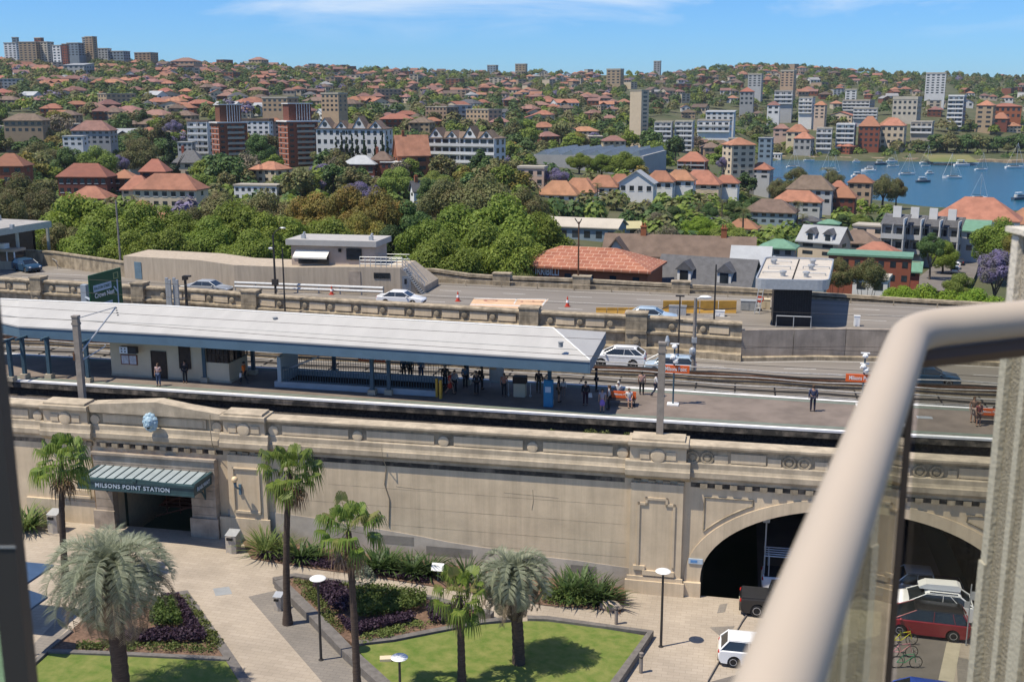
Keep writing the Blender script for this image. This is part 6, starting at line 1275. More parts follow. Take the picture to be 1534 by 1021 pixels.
def posemesh(pose):
 if pose in PM: return PM[pose]
 la, ra, ll, rl = POSES[pose]; dz = -.45 if pose == 'sit' else 0
 V = [(0, 0, .97+dz), (0, .01, 1.12+dz), (0, .01, 1.32+dz), (0, .01, 1.46+dz), (0, -.01, 1.53+dz), (0, -.015, 1.62+dz), (0, -.01, 1.70+dz), (0, -.115, 1.60+dz)]
 E = [(0, 1), (1, 2), (2, 3), (3, 4), (4, 5), (5, 6), (5, 7)]; r = [(.15, .11), (.13, .095), (.155, .11), (.055, .055), (.06, .07), (.075, .095), (.055, .07), .018]
 for arm in (la, ra):
  b = len(V); sg = 1 if arm[0][0] > 0 else -1; w = Vector(arm[2]); d = (w-Vector(arm[1])).normalized(); pal = w+d*.075
  V += [arm[0], arm[1], arm[2], tuple(pal)]; E += [(2, b), (b, b+1), (b+1, b+2), (b+2, b+3)]; r += [.062, .045, .03, (.04, .022)]
  sd = Vector((0, -1, 0)) if abs(d.z) > .6 else Vector((sg*-1, 0, 0))
  for k, l in enumerate((.07, .08, .078, .06)):
   p1 = pal+sd*(.027-.018*k)+d*l*.55; p2 = p1+d*l*.45+Vector((-sg*.012, 0, 0)); n = len(V); V += [tuple(p1), tuple(p2)]; E += [(b+3, n), (n, n+1)]; r += [.009, .008]
  n = len(V); t_ = w+d*.03+sd*.045; V += [tuple(t_), tuple(t_+d*.04)]; E += [(b+2, n), (n, n+1)]; r += [.011, .009]
 for leg in (ll, rl):
  b = len(V); a = leg[2]; V += [leg[0], leg[1], a, (a[0], a[1]-.16, max(a[2]-.05, .03))]; E += [(0, b), (b, b+1), (b+1, b+2), (b+2, b+3)]; r += [.085, .058, .042, (.04, .03)]
 body = skinmesh('body', V, E, r)
 def shirt(long_):
  V = [(0, 0, .95+dz), (0, .01, 1.12+dz), (0, .01, 1.33+dz), (0, .01, 1.44+dz)]; E = [(0, 1), (1, 2), (2, 3)]; r = [(.165, .125), (.15, .112), (.175, .125), .07]
  for arm in (la, ra):
   b = len(V); m_ = tuple((Vector(arm[0])+Vector(arm[1]))/2) if not long_ else arm[1]; V += [arm[0], m_]; E += [(2, b), (b, b+1)]; r += [.075, .062]
   if long_: V += [tuple(Vector(arm[1]).lerp(Vector(arm[2]), .92))]; E += [(b+1, b+2)]; r += [.044]
  return skinmesh('shirt', V, E, r)
 def legs(long_):
  V = [(0, 0, .99+dz)]; E = []; r = [(.165, .125)]
  for leg in (ll, rl):
   b = len(V); V += [leg[0], leg[1]]; E += [(0, b), (b, b+1)]; r += [.1, .075]
   if long_: V += [leg[2]]; E += [(b+1, b+2)]; r += [.06]
  return skinmesh('trousers', V, E, r)
 sk = skinmesh('skirt', [(0, 0, 1.0+dz), (0, 0, .75+dz), (0, 0, .4+dz)], [(0, 1), (1, 2)], [(.17, .13), (.2, .17), (.25, .22)]) if pose != 'sit' else legs(True)
 mb = MB(); mb.blob((0, .02, 1.645+dz), (.098, .118, .105), 12, 8); hs_ = mb.mesh('hair', m_hairs['dark'], smooth=True)
 mb = MB(); mb.blob((0, .02, 1.645+dz), (.1, .12, .105), 12, 8); mb.blob((0, .085, 1.48+dz), (.1, .06, .19), 10, 7); hl_ = mb.mesh('hair', m_hairs['dark'], smooth=True)
 mb = MB()
 for sg in (-1, 1):
  a = (ll if sg > 0 else rl)[2]; mb.blob((a[0], a[1]-.06, max(a[2]-.04, .04)), (.048, .13, .045), 8, 6)
 sh_ = mb.mesh('shoes', m_trimb, smooth=True)
 mb = MB()
 for sg in (-1, 1): mb.blob((sg*.033, -.095, 1.625+dz), .012, 6, 4)
 ey = mb.mesh('eyes', m_dark)
 PM[pose] = dict(body=body, shirtL=shirt(True), shirtS=shirt(False), legL=legs(True), legS=legs(False), skirt=sk, hairS=hs_, hairL=hl_, shoes=sh_, eyes=ey); return PM[pose]
def withmat(par, name, me, m):
 o = link(bpy.data.objects.new(name, me)); o.parent = par
 if not len(me.materials): me.materials.append(m)
 o.material_slots[0].link = 'OBJECT'; o.material_slots[0].material = m; return o
def person(px, py, pose, rz, label, top, bot, hair='dark', long_=False, sleeves=True, lower='legL', sc=1.0, hat=None, bag=None, skinc=None, z=None, zz=0.0):
 s, t = PS(px, py, z or ZP); pm2 = posemesh(pose)
 th = link(bpy.data.objects.new('person', None)); th.location = Wd(s, t, (z or ZP)+zz+0.012); th.rotation_euler = (0, 0, VR+rz); th.scale = (sc,)*3; tag(th, label, 'person', 'people on the station platform')
 withmat(th, 'body', pm2['body'], skinc or m_skin); withmat(th, 'shirt', pm2['shirtL' if sleeves else 'shirtS'], cloth(top)); withmat(th, 'trousers' if lower != 'skirt' else 'skirt', pm2[lower], cloth(bot)); withmat(th, 'hair', pm2['hairL' if long_ else 'hairS'], m_hairs[hair]); withmat(th, 'shoes', pm2['shoes'], cloth((0.03, 0.03, 0.03))); withmat(th, 'eyes', pm2['eyes'], m_dark)
 dz = -.45 if pose == 'sit' else 0
 if hat: mb = MB(); mb.lathe([(.17, 1.66), (.1, 1.69), (.1, 1.77), (0, 1.79)], 14, (0, 0, dz)); part(th, 'hat', mb, cloth(hat), off=(0, 0, 0))
 if bag == 'backpack': mb = MB(); mb.blob((0, .2, 1.25+dz), (.16, .1, .22), 8, 6); part(th, 'backpack', mb, cloth((0.03, 0.03, 0.04)), off=(0, 0, 0), smooth=True)
 elif bag: mb = MB(); mb.prof([(.2, .62), (.48, .62), (.44, .92), (.24, .92)], -.14, -.02); part(th, 'bag', mb, cloth(bag), off=(0, 0, 0))
 return th
F, Bk, Lf, Rt = 0.0, pi, -pi/2, pi/2
blk = (0.025, 0.025, 0.03); nav = (0.03, 0.04, 0.07); jean = (0.06, 0.09, 0.16); wht = (0.65, 0.63, 0.6)
person(238, 578, 'phone', F, 'woman in patterned pale top and jeans standing at station house door', (0.4, 0.3, 0.3), jean, 'brown', True, False)
person(278, 573, 'stand', F, 'man in black suit standing by dark window of station house', blk, blk, 'dark')
person(366, 575, 'walk', Lf, 'person in orange hi-vis vest walking past ticket window with white bag', (0.75, 0.16, 0.02), blk, 'dark', False, True, bag=wht)
person(605, 568, 'stand', Bk, 'person in dark blue top, left of the pair behind picket fence', nav, blk); person(615, 569, 'stand', Bk, 'person all in black, right of the pair behind picket fence', blk, blk)
person(631, 569, 'phone', Bk, 'person in pale blue shirt behind picket fence', (0.16, 0.26, 0.36), jean)
person(667, 580, 'stand', F, 'person in black with broad grey hat behind the woman in red', blk, blk, hat=(0.35, 0.32, 0.3)); person(674, 591, 'walk', Rt, 'woman in long red dress beside the yellow posts', (0.5, 0.05, 0.03), (0.5, 0.05, 0.03), 'brown', True, False, 'skirt'); person(681, 589, 'stand', F, 'dark haired person in white and black just right of the red dress', (0.3, 0.3, 0.3), blk)
person(697, 581, 'stand', Bk, 'man in blue shirt and dark trousers under the canopy, hands down', (0.09, 0.16, 0.24), blk)
person(714, 591, 'stand', F, 'person all in black in front of the man with backpack', blk, blk); person(722, 583, 'stand', Rt, 'tall man in black carrying a black backpack', blk, blk, bag='backpack')
person(755, 594, 'phone', F, 'woman in salmon pink top and black trousers by the poster stand', (0.45, 0.2, 0.14), blk, 'brown', True, False)
person(807, 588, 'stand', F, 'man in black top and khaki trousers left of the blue help point', blk, (0.12, 0.1, 0.07)); person(837, 602, 'stand', Rt, 'tall man in black shirt and brown shorts just right of the blue help point', blk, (0.12, 0.08, 0.05), lower='legS', sleeves=False, sc=1.08); person(844, 594, 'stand', F, 'child in white top beside the tall man with brown shorts', wht, (0.3, 0.2, 0.16), sc=0.75)
person(877, 607, 'stand', F, 'person in black with white bag near the canopy end', blk, (0.05, 0.02, 0.03), bag=wht); person(893, 586, 'stand', Rt, 'man all in black at far platform edge under canopy end', blk, blk)
person(902, 617, 'stand', F, 'woman in long lilac dress at edge of canopy shadow', (0.35, 0.3, 0.34), (0.28, 0.17, 0.5), 'brown', True, False, 'skirt', 0.95); person(912, 613, 'stand', Lf, 'woman in pale grey top and dark trousers beside the lilac dress', (0.4, 0.38, 0.38), blk, 'brown', True)
person(942, 608, 'sit', 0.3, 'person in white shirt and patterned shorts seated on orange bench', wht, (0.12, 0.1, 0.2), 'brown', lower='legS', sleeves=False); person(926, 597, 'sit', Bk, 'white haired person seated on far side of orange bench', wht, nav, 'white')
person(961, 591, 'stand', Bk, 'person in pink top and black trousers right of orange bench', (0.4, 0.25, 0.22), blk, 'dark', sleeves=False); person(982, 594, 'walk', Rt, 'person in white shirt half hidden by grey overhead mast', wht, nav)
person(1217, 616, 'stand', Bk, 'man in navy suit standing alone on sunlit platform', (0.05, 0.06, 0.11), (0.03, 0.03, 0.05), 'brown', sc=1.08)
person(1457, 632, 'stand', F, 'woman in brown top and pale shorts, left of the two by right bench', (0.2, 0.13, 0.1), (0.4, 0.3, 0.25), 'brown', True, False, 'legS'); person(1465, 638, 'stand', 0.4, 'woman in dark red top and shorts standing at right bench', (0.25, 0.07, 0.07), (0.2, 0.12, 0.1), 'brown', True, False, 'legS', 0.95)
person(1492, 630, 'sit', Bk, 'person in black seated on the right orange bench', blk, blk, 'dark'); person(1502, 638, 'sit', F, 'person in teal trousers seated at end of right bench', blk, (0.03, 0.2, 0.2), 'dark')
def bench(px, py, label, w=2.0):
 s, t = PS(px, py, ZP); th = thing('platform_bench', label, 'bench', (s, t, ZP), group='orange platform benches')
 for d in (-1, 1):
  v = MB(); v.box(s-w/2, s+w/2, t+d*.08, t+d*.5, ZP+.42, ZP+.46); part(th, 'seat', v, m_poled)
 v = MB(); v.box(s-w/2, s+w/2, t-.04, t+.04, ZP+.5, ZP+.98); part(th, 'backrest', v, m_orange)
 for x in (-w/2+.1, w/2-.1): v = MB(); v.box(s+x-.03, s+x+.03, t-.45, t+.45, ZP+.36, ZP+.42); v.box(s+x-.03, s+x+.03, t-.03, t+.03, ZP, ZP+.5); v.box(s+x-.03, s+x+.03, t-.3, t+.3, ZP, ZP+.04); part(th, 'leg', v, m_poled)
 tm = text_mb('Milsons Point', 0.2, 0.003, 0.003); part(th, 'lettering', upright(tm, s, t-.045, ZP+.76), m_white)
bench(931, 606, 'orange backed platform bench just beyond canopy end'); bench(1482, 633, 'orange backed platform bench at far right beside the stucco wall')
# platform equipment
s, t = PS(823, 607, ZP); th = thing('help_point', 'bright blue help point cabinet against a canopy column', 'help point', (s, t-.3, ZP)); v = MB(); v.box(s-.32, s+.32, t-.6, t-.2, ZP+.05, ZP+1.95); part(th, 'cabinet', v, M('bright_blue', (0.02, 0.17, 0.33), 0.5, 3, 0.1)); v = MB(); v.box(s-.2, s+.2, t-.63, t-.6, ZP+1.1, ZP+1.5); part(th, 'panel', v, m_bluew)
s, t = PS(779, 593, ZP); th = thing('vending_stand', 'brown litter stand with pale front beneath canopy', 'bin', (s, t, ZP)); v = MB(); v.box(s-.42, s+.42, t-.3, t+.3, ZP, ZP+1.0); part(th, 'body', v, m_cream); v = MB(); v.box(s-.48, s+.48, t-.35, t+.35, ZP+1.0, ZP+1.5); part(th, 'hood', v, m_dkbrown)
for dx in (-.8, .8): v = MB(); v.tube([(s+dx, t-.2, ZP), (s+dx, t-.2, ZP+1)], .04, 6); v.blob((s+dx, t-.2, ZP+.12), (.09, .09, .09), 8, 5); part(th, 'post', v, m_galv)
s, t = PS(745, 580, ZP); th = thing('poster_stand', 'pale poster stand on two legs beneath the canopy', 'notice board', (s, t, ZP)); v = MB(); v.box(s-.6, s+.5, t-.05, t+.05, ZP+.5, ZP+2.0); part(th, 'panel', v, m_galv); v = MB(); v.box(s-.55, s-.05, t-.07, t-.051, ZP+1.35, ZP+1.9); part(th, 'poster', v, m_peach); v = MB(); v.box(s-.55, s-.5, t-.04, t+.04, ZP, ZP+.5); v.box(s+.4, s+.45, t-.04, t+.04, ZP, ZP+.5); part(th, 'leg', v, m_galv)
# weeds on the parapet ballast
v = MB(); rw = random.Random(3)
for px, py, n in ((205, 604, 40), (250, 603, 50), (885, 650, 120), (905, 652, 70), (825, 649, 50), (940, 656, 60), (640, 641, 15)):
 s, t = PS(px, py, 9.5); leaves(v, (s, max(t, 1.3), 9.35), .55, .3, .5, n, .14, rw)
struct('weeds', v, m_cover, kind='stuff', recalc=False)
# ------------------------------------------------------------------ terrain, harbour, shore
WZ = -13.5
TU = [0, 250, 500, 767, 1000, 1100, 1160, 1400, 1534]
TY = [(100, [-3]*9), (130, [-2, -2, -2, -2, -3, -3.5, -4, -4.5, -4.5]), (200, [-.5, -.5, -1, -1.5, -3, -4, -4.5, -6, -6]), (300, [.5, .3, 0, -1.5, -4, -5, -6, -8, -9]), (400, [-.5, -.5, 2, 4, -4, -7, -9, -11, -12]),
 (500, [-1, -1.5, 3, 3, -4.5, -7, -11, -14.8, -15]), (600, [9, 5, 8, 2, -4, -6, -15, -20, -20]), (700, [17, 13, 12, 6, 0, -5, -17, -20, -20]), (800, [24, 20, 18, 12, 6, -2, -16, -15.5, -15.5]), (835, [26, 22, 19, 14, 8, 1, -14.6, -10.5, -10.5]), (880, [29, 26, 22, 17, 10, 5, -10.5, -7, -8]),
 (950, [35, 30, 25, 20, 13, 8, 0, 5, 1]), (1100, [51, 42, 33, 26, 21, 17, 14, 17, 13]), (1300, [71, 65, 46, 36, 34, 33, 31, 30, 26]), (1500, [80, 76, 58, 46, 44, 50, 49, 42, 38]), (1650, [84, 82, 70, 53, 52, 61, 60, 50, 46]), (2000, [84, 82, 83, 74, 74, 86, 87, 71, 68]), (2300, [75, 75, 84, 78, 78, 86, 85, 72, 70]), (3000, [50]*9), (5000, [10]*9), (9000, [-30]*9)]
def kk(X, Y): return 767+PF*(X/Y)/0.985
def interp(xs, vs, x):
 if x <= xs[0]: return vs[0]
 for i in range(len(xs)-1):
  if x <= xs[i+1]:
   f = (x-xs[i])/(xs[i+1]-xs[i]); return vs[i]+(vs[i+1]-vs[i])*f
 return vs[-1]
def terr(X, Y):
 u_ = kk(X, max(Y, 60)); 
 if Y <= TY[0][0]: return TY[0][1][0]
 for (ya, va), (yb, vb) in zip(TY, TY[1:]):
  if Y <= yb:
   f = (Y-ya)/(yb-ya); z = interp(TU, va, u_)*(1-f)+interp(TU, vb, u_)*f; break
 else: z = TY[-1][1][0]
 if Y > 500: z += 1.5*sin(X*.017+1)*sin(Y*.013)*(1 if z > -9 else 0)
 return z
def GT(px, py, y0=120, y1=3000):     # where the sight line meets the ground
 r = ray(px, py); r = r/r.y; Y = y0
 while Y < y1:
  if CH+r.z*Y < terr(r.x*Y, Y): return Vector((r.x*Y, Y, terr(r.x*Y, Y)))
  Y += 4 if Y < 600 else 8
 return None
def fade(Y): return 1
m_ground = M('hillside_ground', (0.05, 0.065, 0.022), 1.0, 0.06, 0.3, col2=(0.10, 0.095, 0.05), coord='Pos', detail=12, bump=0)
q = MB(); ys = [60, 90, 110, 130, 160, 200, 250]+list(range(300, 1000, 25))+list(range(1000, 2400, 50))+[2600, 3000, 4000, 5000, 7000, 9000]; ks = [-0.78+1.56*i/110 for i in range(111)]
for Y in ys:
 for k in ks: q.v.append((k*Y, Y, terr(k*Y, Y)))
nk = len(ks)
q.f = [(j*nk+i, j*nk+i+1, (j+1)*nk+i+1, (j+1)*nk+i) for j in range(len(ys)-1) for i in range(nk-1)]; q.m = [0]*len(q.f)
o = struct('terrain', q, m_ground, frame='W', smooth=True)
q = MB(); q.add([(-300, -200, -3.2), (300, -200, -3.2), (300, 61, -3.2), (-300, 61, -3.2)], [(0, 1, 2, 3)]); struct('ground', q, m_ground, frame='W')
mW, tW, bW = newmat('harbour_water'); bW.inputs['Base Color'].default_value = (0.006, 0.07, 0.11, 1); bW.inputs['Roughness'].default_value = 0.22; bW.inputs['IOR'].default_value = 1.33
g_ = nd(tW, 'ShaderNodeNewGeometry'); mpW = nd(tW, 'ShaderNodeMapping'); mpW.inputs['Scale'].default_value = (0.25, 0.5, 1); n_ = nd(tW, 'ShaderNodeTexNoise', i_Scale=1.6, i_Detail=5.0); bp = nd(tW, 'ShaderNodeBump', i_Strength=0.55, i_Distance=0.6)
tW.links.new(g_.outputs['Position'], mpW.inputs[0]); tW.links.new(mpW.outputs[0], n_.inputs['Vector']); tW.links.new(n_.outputs['Fac'], bp.inputs['Height']); tW.links.new(bp.outputs[0], bW.inputs['Normal'])
q = MB(); q.add([(60, 420, WZ), (900, 420, WZ), (1100, 960, WZ), (150, 960, WZ)], [(0, 1, 2, 3)]); struct('harbour_water', q, mW, frame='W')
def shoreline(name, pts, h, m, w=6):
 q = MB(); A = [P(x, y, WZ) for x, y in pts]; r_ = random.Random(4)
 q.ribbon([(p.x, p.y, WZ-.3) for p in A], [(p.x, p.y+1, WZ+h+r_.uniform(-.3, .3)) for p in A]); q.ribbon([(p.x, p.y+1, WZ+h) for p in A], [(p.x, p.y+w, WZ+h+.4) for p in A]); return struct(name, q, m, frame='W')
m_rock = M('shore_sandstone', (0.30, 0.23, 0.15), 0.95, 0.25, 0.5, coord='Pos')
shoreline('shore_wall', [(x, 236.5+(x-1150)*.02+.6*sin(x*.13)) for x in range(1150, 1640, 6)], 1.6, m_rock)
m_park = M('park_grass', (0.11, 0.14, 0.035), 1, 0.05, 0.25, col2=(0.18, 0.16, 0.07), coord='Pos')
q = MB(); A = [P(x, 242.6+(x-1390)*.01, WZ+2.2) for x in range(1395, 1475, 8)]; q.ribbon([(p.x, p.y, WZ+2.3) for p in A], [(p.x+3, p.y+26, WZ+6) for p in A]); struct('park_lawn', q, m_park, frame='W')
p0 = [(1085, 345), (1160, 322), (1235, 325), (1240, 343), (1200, 350)]
q = MB(); pp = [GT(x, y) for x, y in p0]; q.add([(p.x, p.y, p.z+.5) for p in pp], [tuple(range(5))]); struct('garden_lawn', q, m_park, frame='W')
q = MB(); A = [(P(x, y, -6.2), w) for x, y, w in ((1405, 445, 14), (1425, 415, 13), (1440, 392, 11), (1475, 372, 9), (1530, 362, 8), (1620, 352, 8))]
q.ribbon([(p.x-w*.5, p.y, terr(p.x, p.y)+.9) for p, w in A], [(p.x+w*.5, p.y+3, terr(p.x, p.y)+.9) for p, w in A]); struct('side_street', q, m_road, frame='W')

# ------------------------------------------------------------------ foliage prototypes (crown about 10 m wide, base of trunk at 0)
FOL = {
 'plane': LEAF('plane_tree_leaves', (0.11, 0.165, 0.022), (0.25, 0.31, 0.055), 0.15, 0.01, 0.42),
 'dark': LEAF('dark_fig_leaves', (0.041, 0.082, 0.023), (0.097, 0.154, 0.041), 0.3, 0.012, 0.25),
 'gum': LEAF('gum_leaves', (0.106, 0.121, 0.041), (0.211, 0.218, 0.082), 0.25, 0.015, 0.3, ccol=(0.162, 0.138, 0.056)),
 'olive': LEAF('olive_gum_leaves', (0.123, 0.123, 0.026), (0.261, 0.225, 0.051), 0.2, 0.015, 0.3, ccol=(0.232, 0.167, 0.036)),
 'light': LEAF('light_green_leaves', (0.123, 0.181, 0.032), (0.246, 0.297, 0.065), 0.2, 0.012, 0.35),
 'grey': LEAF('dry_twiggy_leaves', (0.170, 0.135, 0.090), (0.260, 0.220, 0.160), 0.2, 0.012, 0.2, ccol=(0.100, 0.100, 0.045)),
 'jac': LEAF('jacaranda_blossom', (0.16, 0.135, 0.25), (0.26, 0.225, 0.36), 0.12, 0.008, 0.3, ccol=(0.149, 0.138, 0.138)),
 'cyp': LEAF('cypress_leaves', (0.014, 0.034, 0.014), (0.036, 0.066, 0.026), 0.2, 0.01, 0.2),
 'lime': LEAF('lime_tree_leaves', (0.145, 0.246, 0.020), (0.275, 0.362, 0.043), 0.1, 0.01, 0.4),
}
m_bark = M('bark', (0.12, 0.095, 0.075), 0.95, 2, 0.4)
def crown_mesh(kind, seed, n, size, rx=5.0, rz=4.1, zc=5.4, lumps=22, shape='round', twig=0):
 rr = random.Random(seed); v = MB(); C = []
 for k in range(lumps):
  if shape == 'cone': f = rr.random()**1.4; a = rr.uniform(0, 2*pi); q = (1-f)*rx*rr.uniform(.3, .9); C.append((q*cos(a), q*sin(a), 1+f*rz*2.6, (0.45+(1-f))*rx*.42))
  else:
   th = math.acos(rr.uniform(-.75, 1)); a = rr.uniform(0, 2*pi); q = rr.uniform(.5, .82); C.append((rx*q*sin(th)*cos(a), rx*q*sin(th)*sin(a), zc+rz*q*cos(th), rx*rr.uniform(.2, .4)))
 tot = sum(c[3]**2 for c in C)
 for cx, cy, cz, cr in C:
  for _ in range(int(n*cr*cr/tot)):
   d = Vector((rr.gauss(0, 1), rr.gauss(0, 1), rr.gauss(0.15, 1))).normalized(); p = Vector((cx, cy, cz))+Vector((d.x, d.y, d.z*.8))*cr*rr.uniform(.72, 1.12)
   nn = (d+Vector((rr.uniform(-.7, .7), rr.uniform(-.7, .7), rr.uniform(-.3, .9)))).normalized(); e = nn.cross(Vector((rr.uniform(-1, 1), rr.uniform(-1, 1), rr.uniform(-1, 1)))).normalized(); g = nn.cross(e); k = size*rr.uniform(.55, 1.35)
   v.add([p-e*k*.55, p+g*k*.4, p+e*k*.55, p-g*k*.4], [(0, 1, 2, 3)])
 return v.mesh('crown', FOL[kind], recalc=False)
def trunk_mesh(seed, h=6.0, r=0.35, lean=0.4):
 rr = random.Random(seed); v = MB(); v.tube([(0, 0, -1.5), (0.05, 0, h*.3), (lean*.4, .1, h*.6)], [r*1.25, r, r*.75], 7)
 for k in range(5): a = k*1.257+rr.uniform(-.3, .3); e = rr.uniform(1.6, 2.9); v.tube([(lean*.3, .05, h*rr.uniform(.4, .6)), (e*.6*cos(a), e*.6*sin(a), h*.85), (e*cos(a), e*sin(a), h*1.15)], [r*.5, r*.3, r*.12], 5)
 return v.mesh('trunk', m_bark)
TPRO = {}
def reg(kind, name, lab, near, far, **kw):
 TPRO[kind] = dict(name=name, lab=lab, near=[crown_mesh(kind, 10+i, near[0], near[1], **kw) for i in range(2)], mid=[crown_mesh(kind, 30+i, far[0]*3, far[1]*.72, **kw) for i in range(2)], far=[crown_mesh(kind, 50+i, far[0], far[1], **kw) for i in range(3)])
reg('plane', 'plane_tree', 'bright green leafy tree', (30000, .27), (900, 1.15), lumps=42)
reg('dark', 'fig_tree', 'dense dark green tree', (18000, .3), (800, 1.2), lumps=26)
reg('gum', 'gum_tree', 'grey-green gum tree', (20000, .25), (800, 1.05), lumps=34)
reg('olive', 'gum_tree', 'olive yellow gum tree', (22000, .26), (800, 1.05), lumps=34)
reg('light', 'leafy_tree', 'light green rounded tree', (16000, .3), (800, 1.1), lumps=26, rz=3.0, zc=5.2)
reg('grey', 'bare_tree', 'greyish brown twiggy tree', (7000, .26), (600, .9), lumps=30)
reg('jac', 'jacaranda_tree', 'purple flowering jacaranda', (18000, .26), (800, 1.0), lumps=26, rz=2.6, zc=5.2)
reg('cyp', 'cypress_tree', 'narrow dark cypress', (5000, .36), (700, .9), lumps=26, rx=1.6, rz=4.0, shape='cone')
reg('lime', 'street_tree', 'vivid lime green spreading tree', (22000, .28), (900, 1.1), lumps=30, rz=2.4, zc=5.2)
TRK = [trunk_mesh(i) for i in range(3)]
NT = [0]
def tree(kind, p, w, h, label, group, lod='mid', rr=R):
 T = TPRO[kind]; th = link(bpy.data.objects.new(T['name'], None)); th.location = p; cw = 3.2 if kind == 'cyp' else 10.0; ch = 11.6 if kind == 'cyp' else 9.8
 th.scale = (w/cw, w/cw, h/ch); th.rotation_euler = (0, 0, rr.uniform(0, 6.28)); tag(th, label, 'tree', group)
 NT[0] += 1
 c = link(bpy.data.objects.new('crown', T[lod][NT[0] % len(T[lod])])); c.parent = th
 sz = min(1.0, 1.12*(w/cw)/(h/ch)) if kind != 'cyp' else 1.0; c.scale = (1, 1, sz); c.location = (0, 0, ch*(1-sz)*.97)
 if lod != 'far': t_ = link(bpy.data.objects.new('trunk', TRK[NT[0] % 3])); t_.parent = th
 return th
def treepx(kind, px, toprow, wpx, Y, label, lod='mid', group='trees behind the highway', zb=None):
 X = PY(px, toprow, Y).x; zt = PY(px, toprow, Y).z; z0 = terr(X, Y) if zb is None else zb; F = proj((X, Y, zt))[2]
 h = max(zt-z0, 3)*1.03
 return tree(kind, (X, Y, z0), min(wpx*F/PF, h*1.25), h, label, group, lod)
def palmtree_mesh():
 rr = random.Random(8); v = MB()
 for k in range(34): feather(v, (0, 0, 9), k*2.4, radians(rr.uniform(-25, 75)), 2.6, rr, 1.0, 12, .55)
 c = v.mesh('crown', FOL['gum'], recalc=False); v = MB(); v.tube([(0, 0, -1), (.1, 0, 5), (0, 0, 9)], [.3, .22, .2], 7); return c, v.mesh('trunk', m_bark)
PALM = palmtree_mesh()
def palmpx(px, toprow, Y, label):
 q_ = PY(px, toprow, Y); z0 = terr(q_.x, Y); th = link(bpy.data.objects.new('palm_tree', None)); th.location = (q_.x, Y, z0); k = max(q_.z-z0, 3)/11.0; th.scale = (max(k, .8), max(k, .8), k); tag(th, label, 'palm tree', 'palms among the houses')
 for nm, me in zip(('crown', 'trunk'), PALM): o = link(bpy.data.objects.new(nm, me)); o.parent = th
# ------------------------------------------------------------------ buildings of the hillside
def wm(name, c, rnd=0.12, amt=0.12, sc=0.3): return M(name, c, 0.9, sc, amt, rnd=rnd, hue=0.01)
m_terra = M('terracotta_tiles', (0.30, 0.13, 0.08), 0.85, 0.5, 0.3, rnd=0.2, hue=0.012, stretch=(1, 1, 3), col2=(0.25, 0.11, 0.07))
m_terra2 = M('faded_pink_tiles', (0.24, 0.13, 0.105), 0.85, 0.5, 0.3, rnd=0.2, hue=0.012)
m_terra3 = M('bright_orange_tiles', (0.37, 0.175, 0.105), 0.85, 0.4, 0.3, rnd=0.12, hue=0.01)
m_brownr = M('brown_roof_tiles', (0.16, 0.115, 0.085), 0.85, 0.6, 0.3, rnd=0.2, hue=0.01)
m_slater = M('slate_roof', (0.10, 0.10, 0.105), 0.7, 1.5, 0.3, rnd=0.2)
m_greyr = M('grey_metal_roof', (0.33, 0.34, 0.345), 0.6, 0.6, 0.15, rnd=0.2)
m_greenr = M('green_metal_roof', (0.14, 0.27, 0.18), 0.6, 1, 0.2)
m_hwhite = wm('white_house_wall', (0.66, 0.65, 0.62)); m_hcream = wm('cream_house_wall', (0.55, 0.45, 0.32)); m_hbrick = wm('red_brick_wall', (0.27, 0.085, 0.05), .15); m_hdbrick = wm('dark_brick_wall', (0.16, 0.06, 0.04)); m_htan = wm('tan_brick_wall', (0.36, 0.26, 0.17), .2); m_hgrey = wm('grey_rendered_wall', (0.36, 0.36, 0.35), .2); m_hbg = wm('blue_grey_wall', (0.20, 0.25, 0.29)); m_hpink = wm('pale_pink_wall', (0.55, 0.40, 0.31)); m_hconc = wm('pale_concrete_wall', (0.42, 0.38, 0.31))
m_orbrick = wm('orange_brick_wall', (0.30, 0.10, 0.05)); m_glz = M('window_glass', (0.035, 0.045, 0.055), 0.2, 0.5, 0.5, rnd=0.3, spec=0.6)
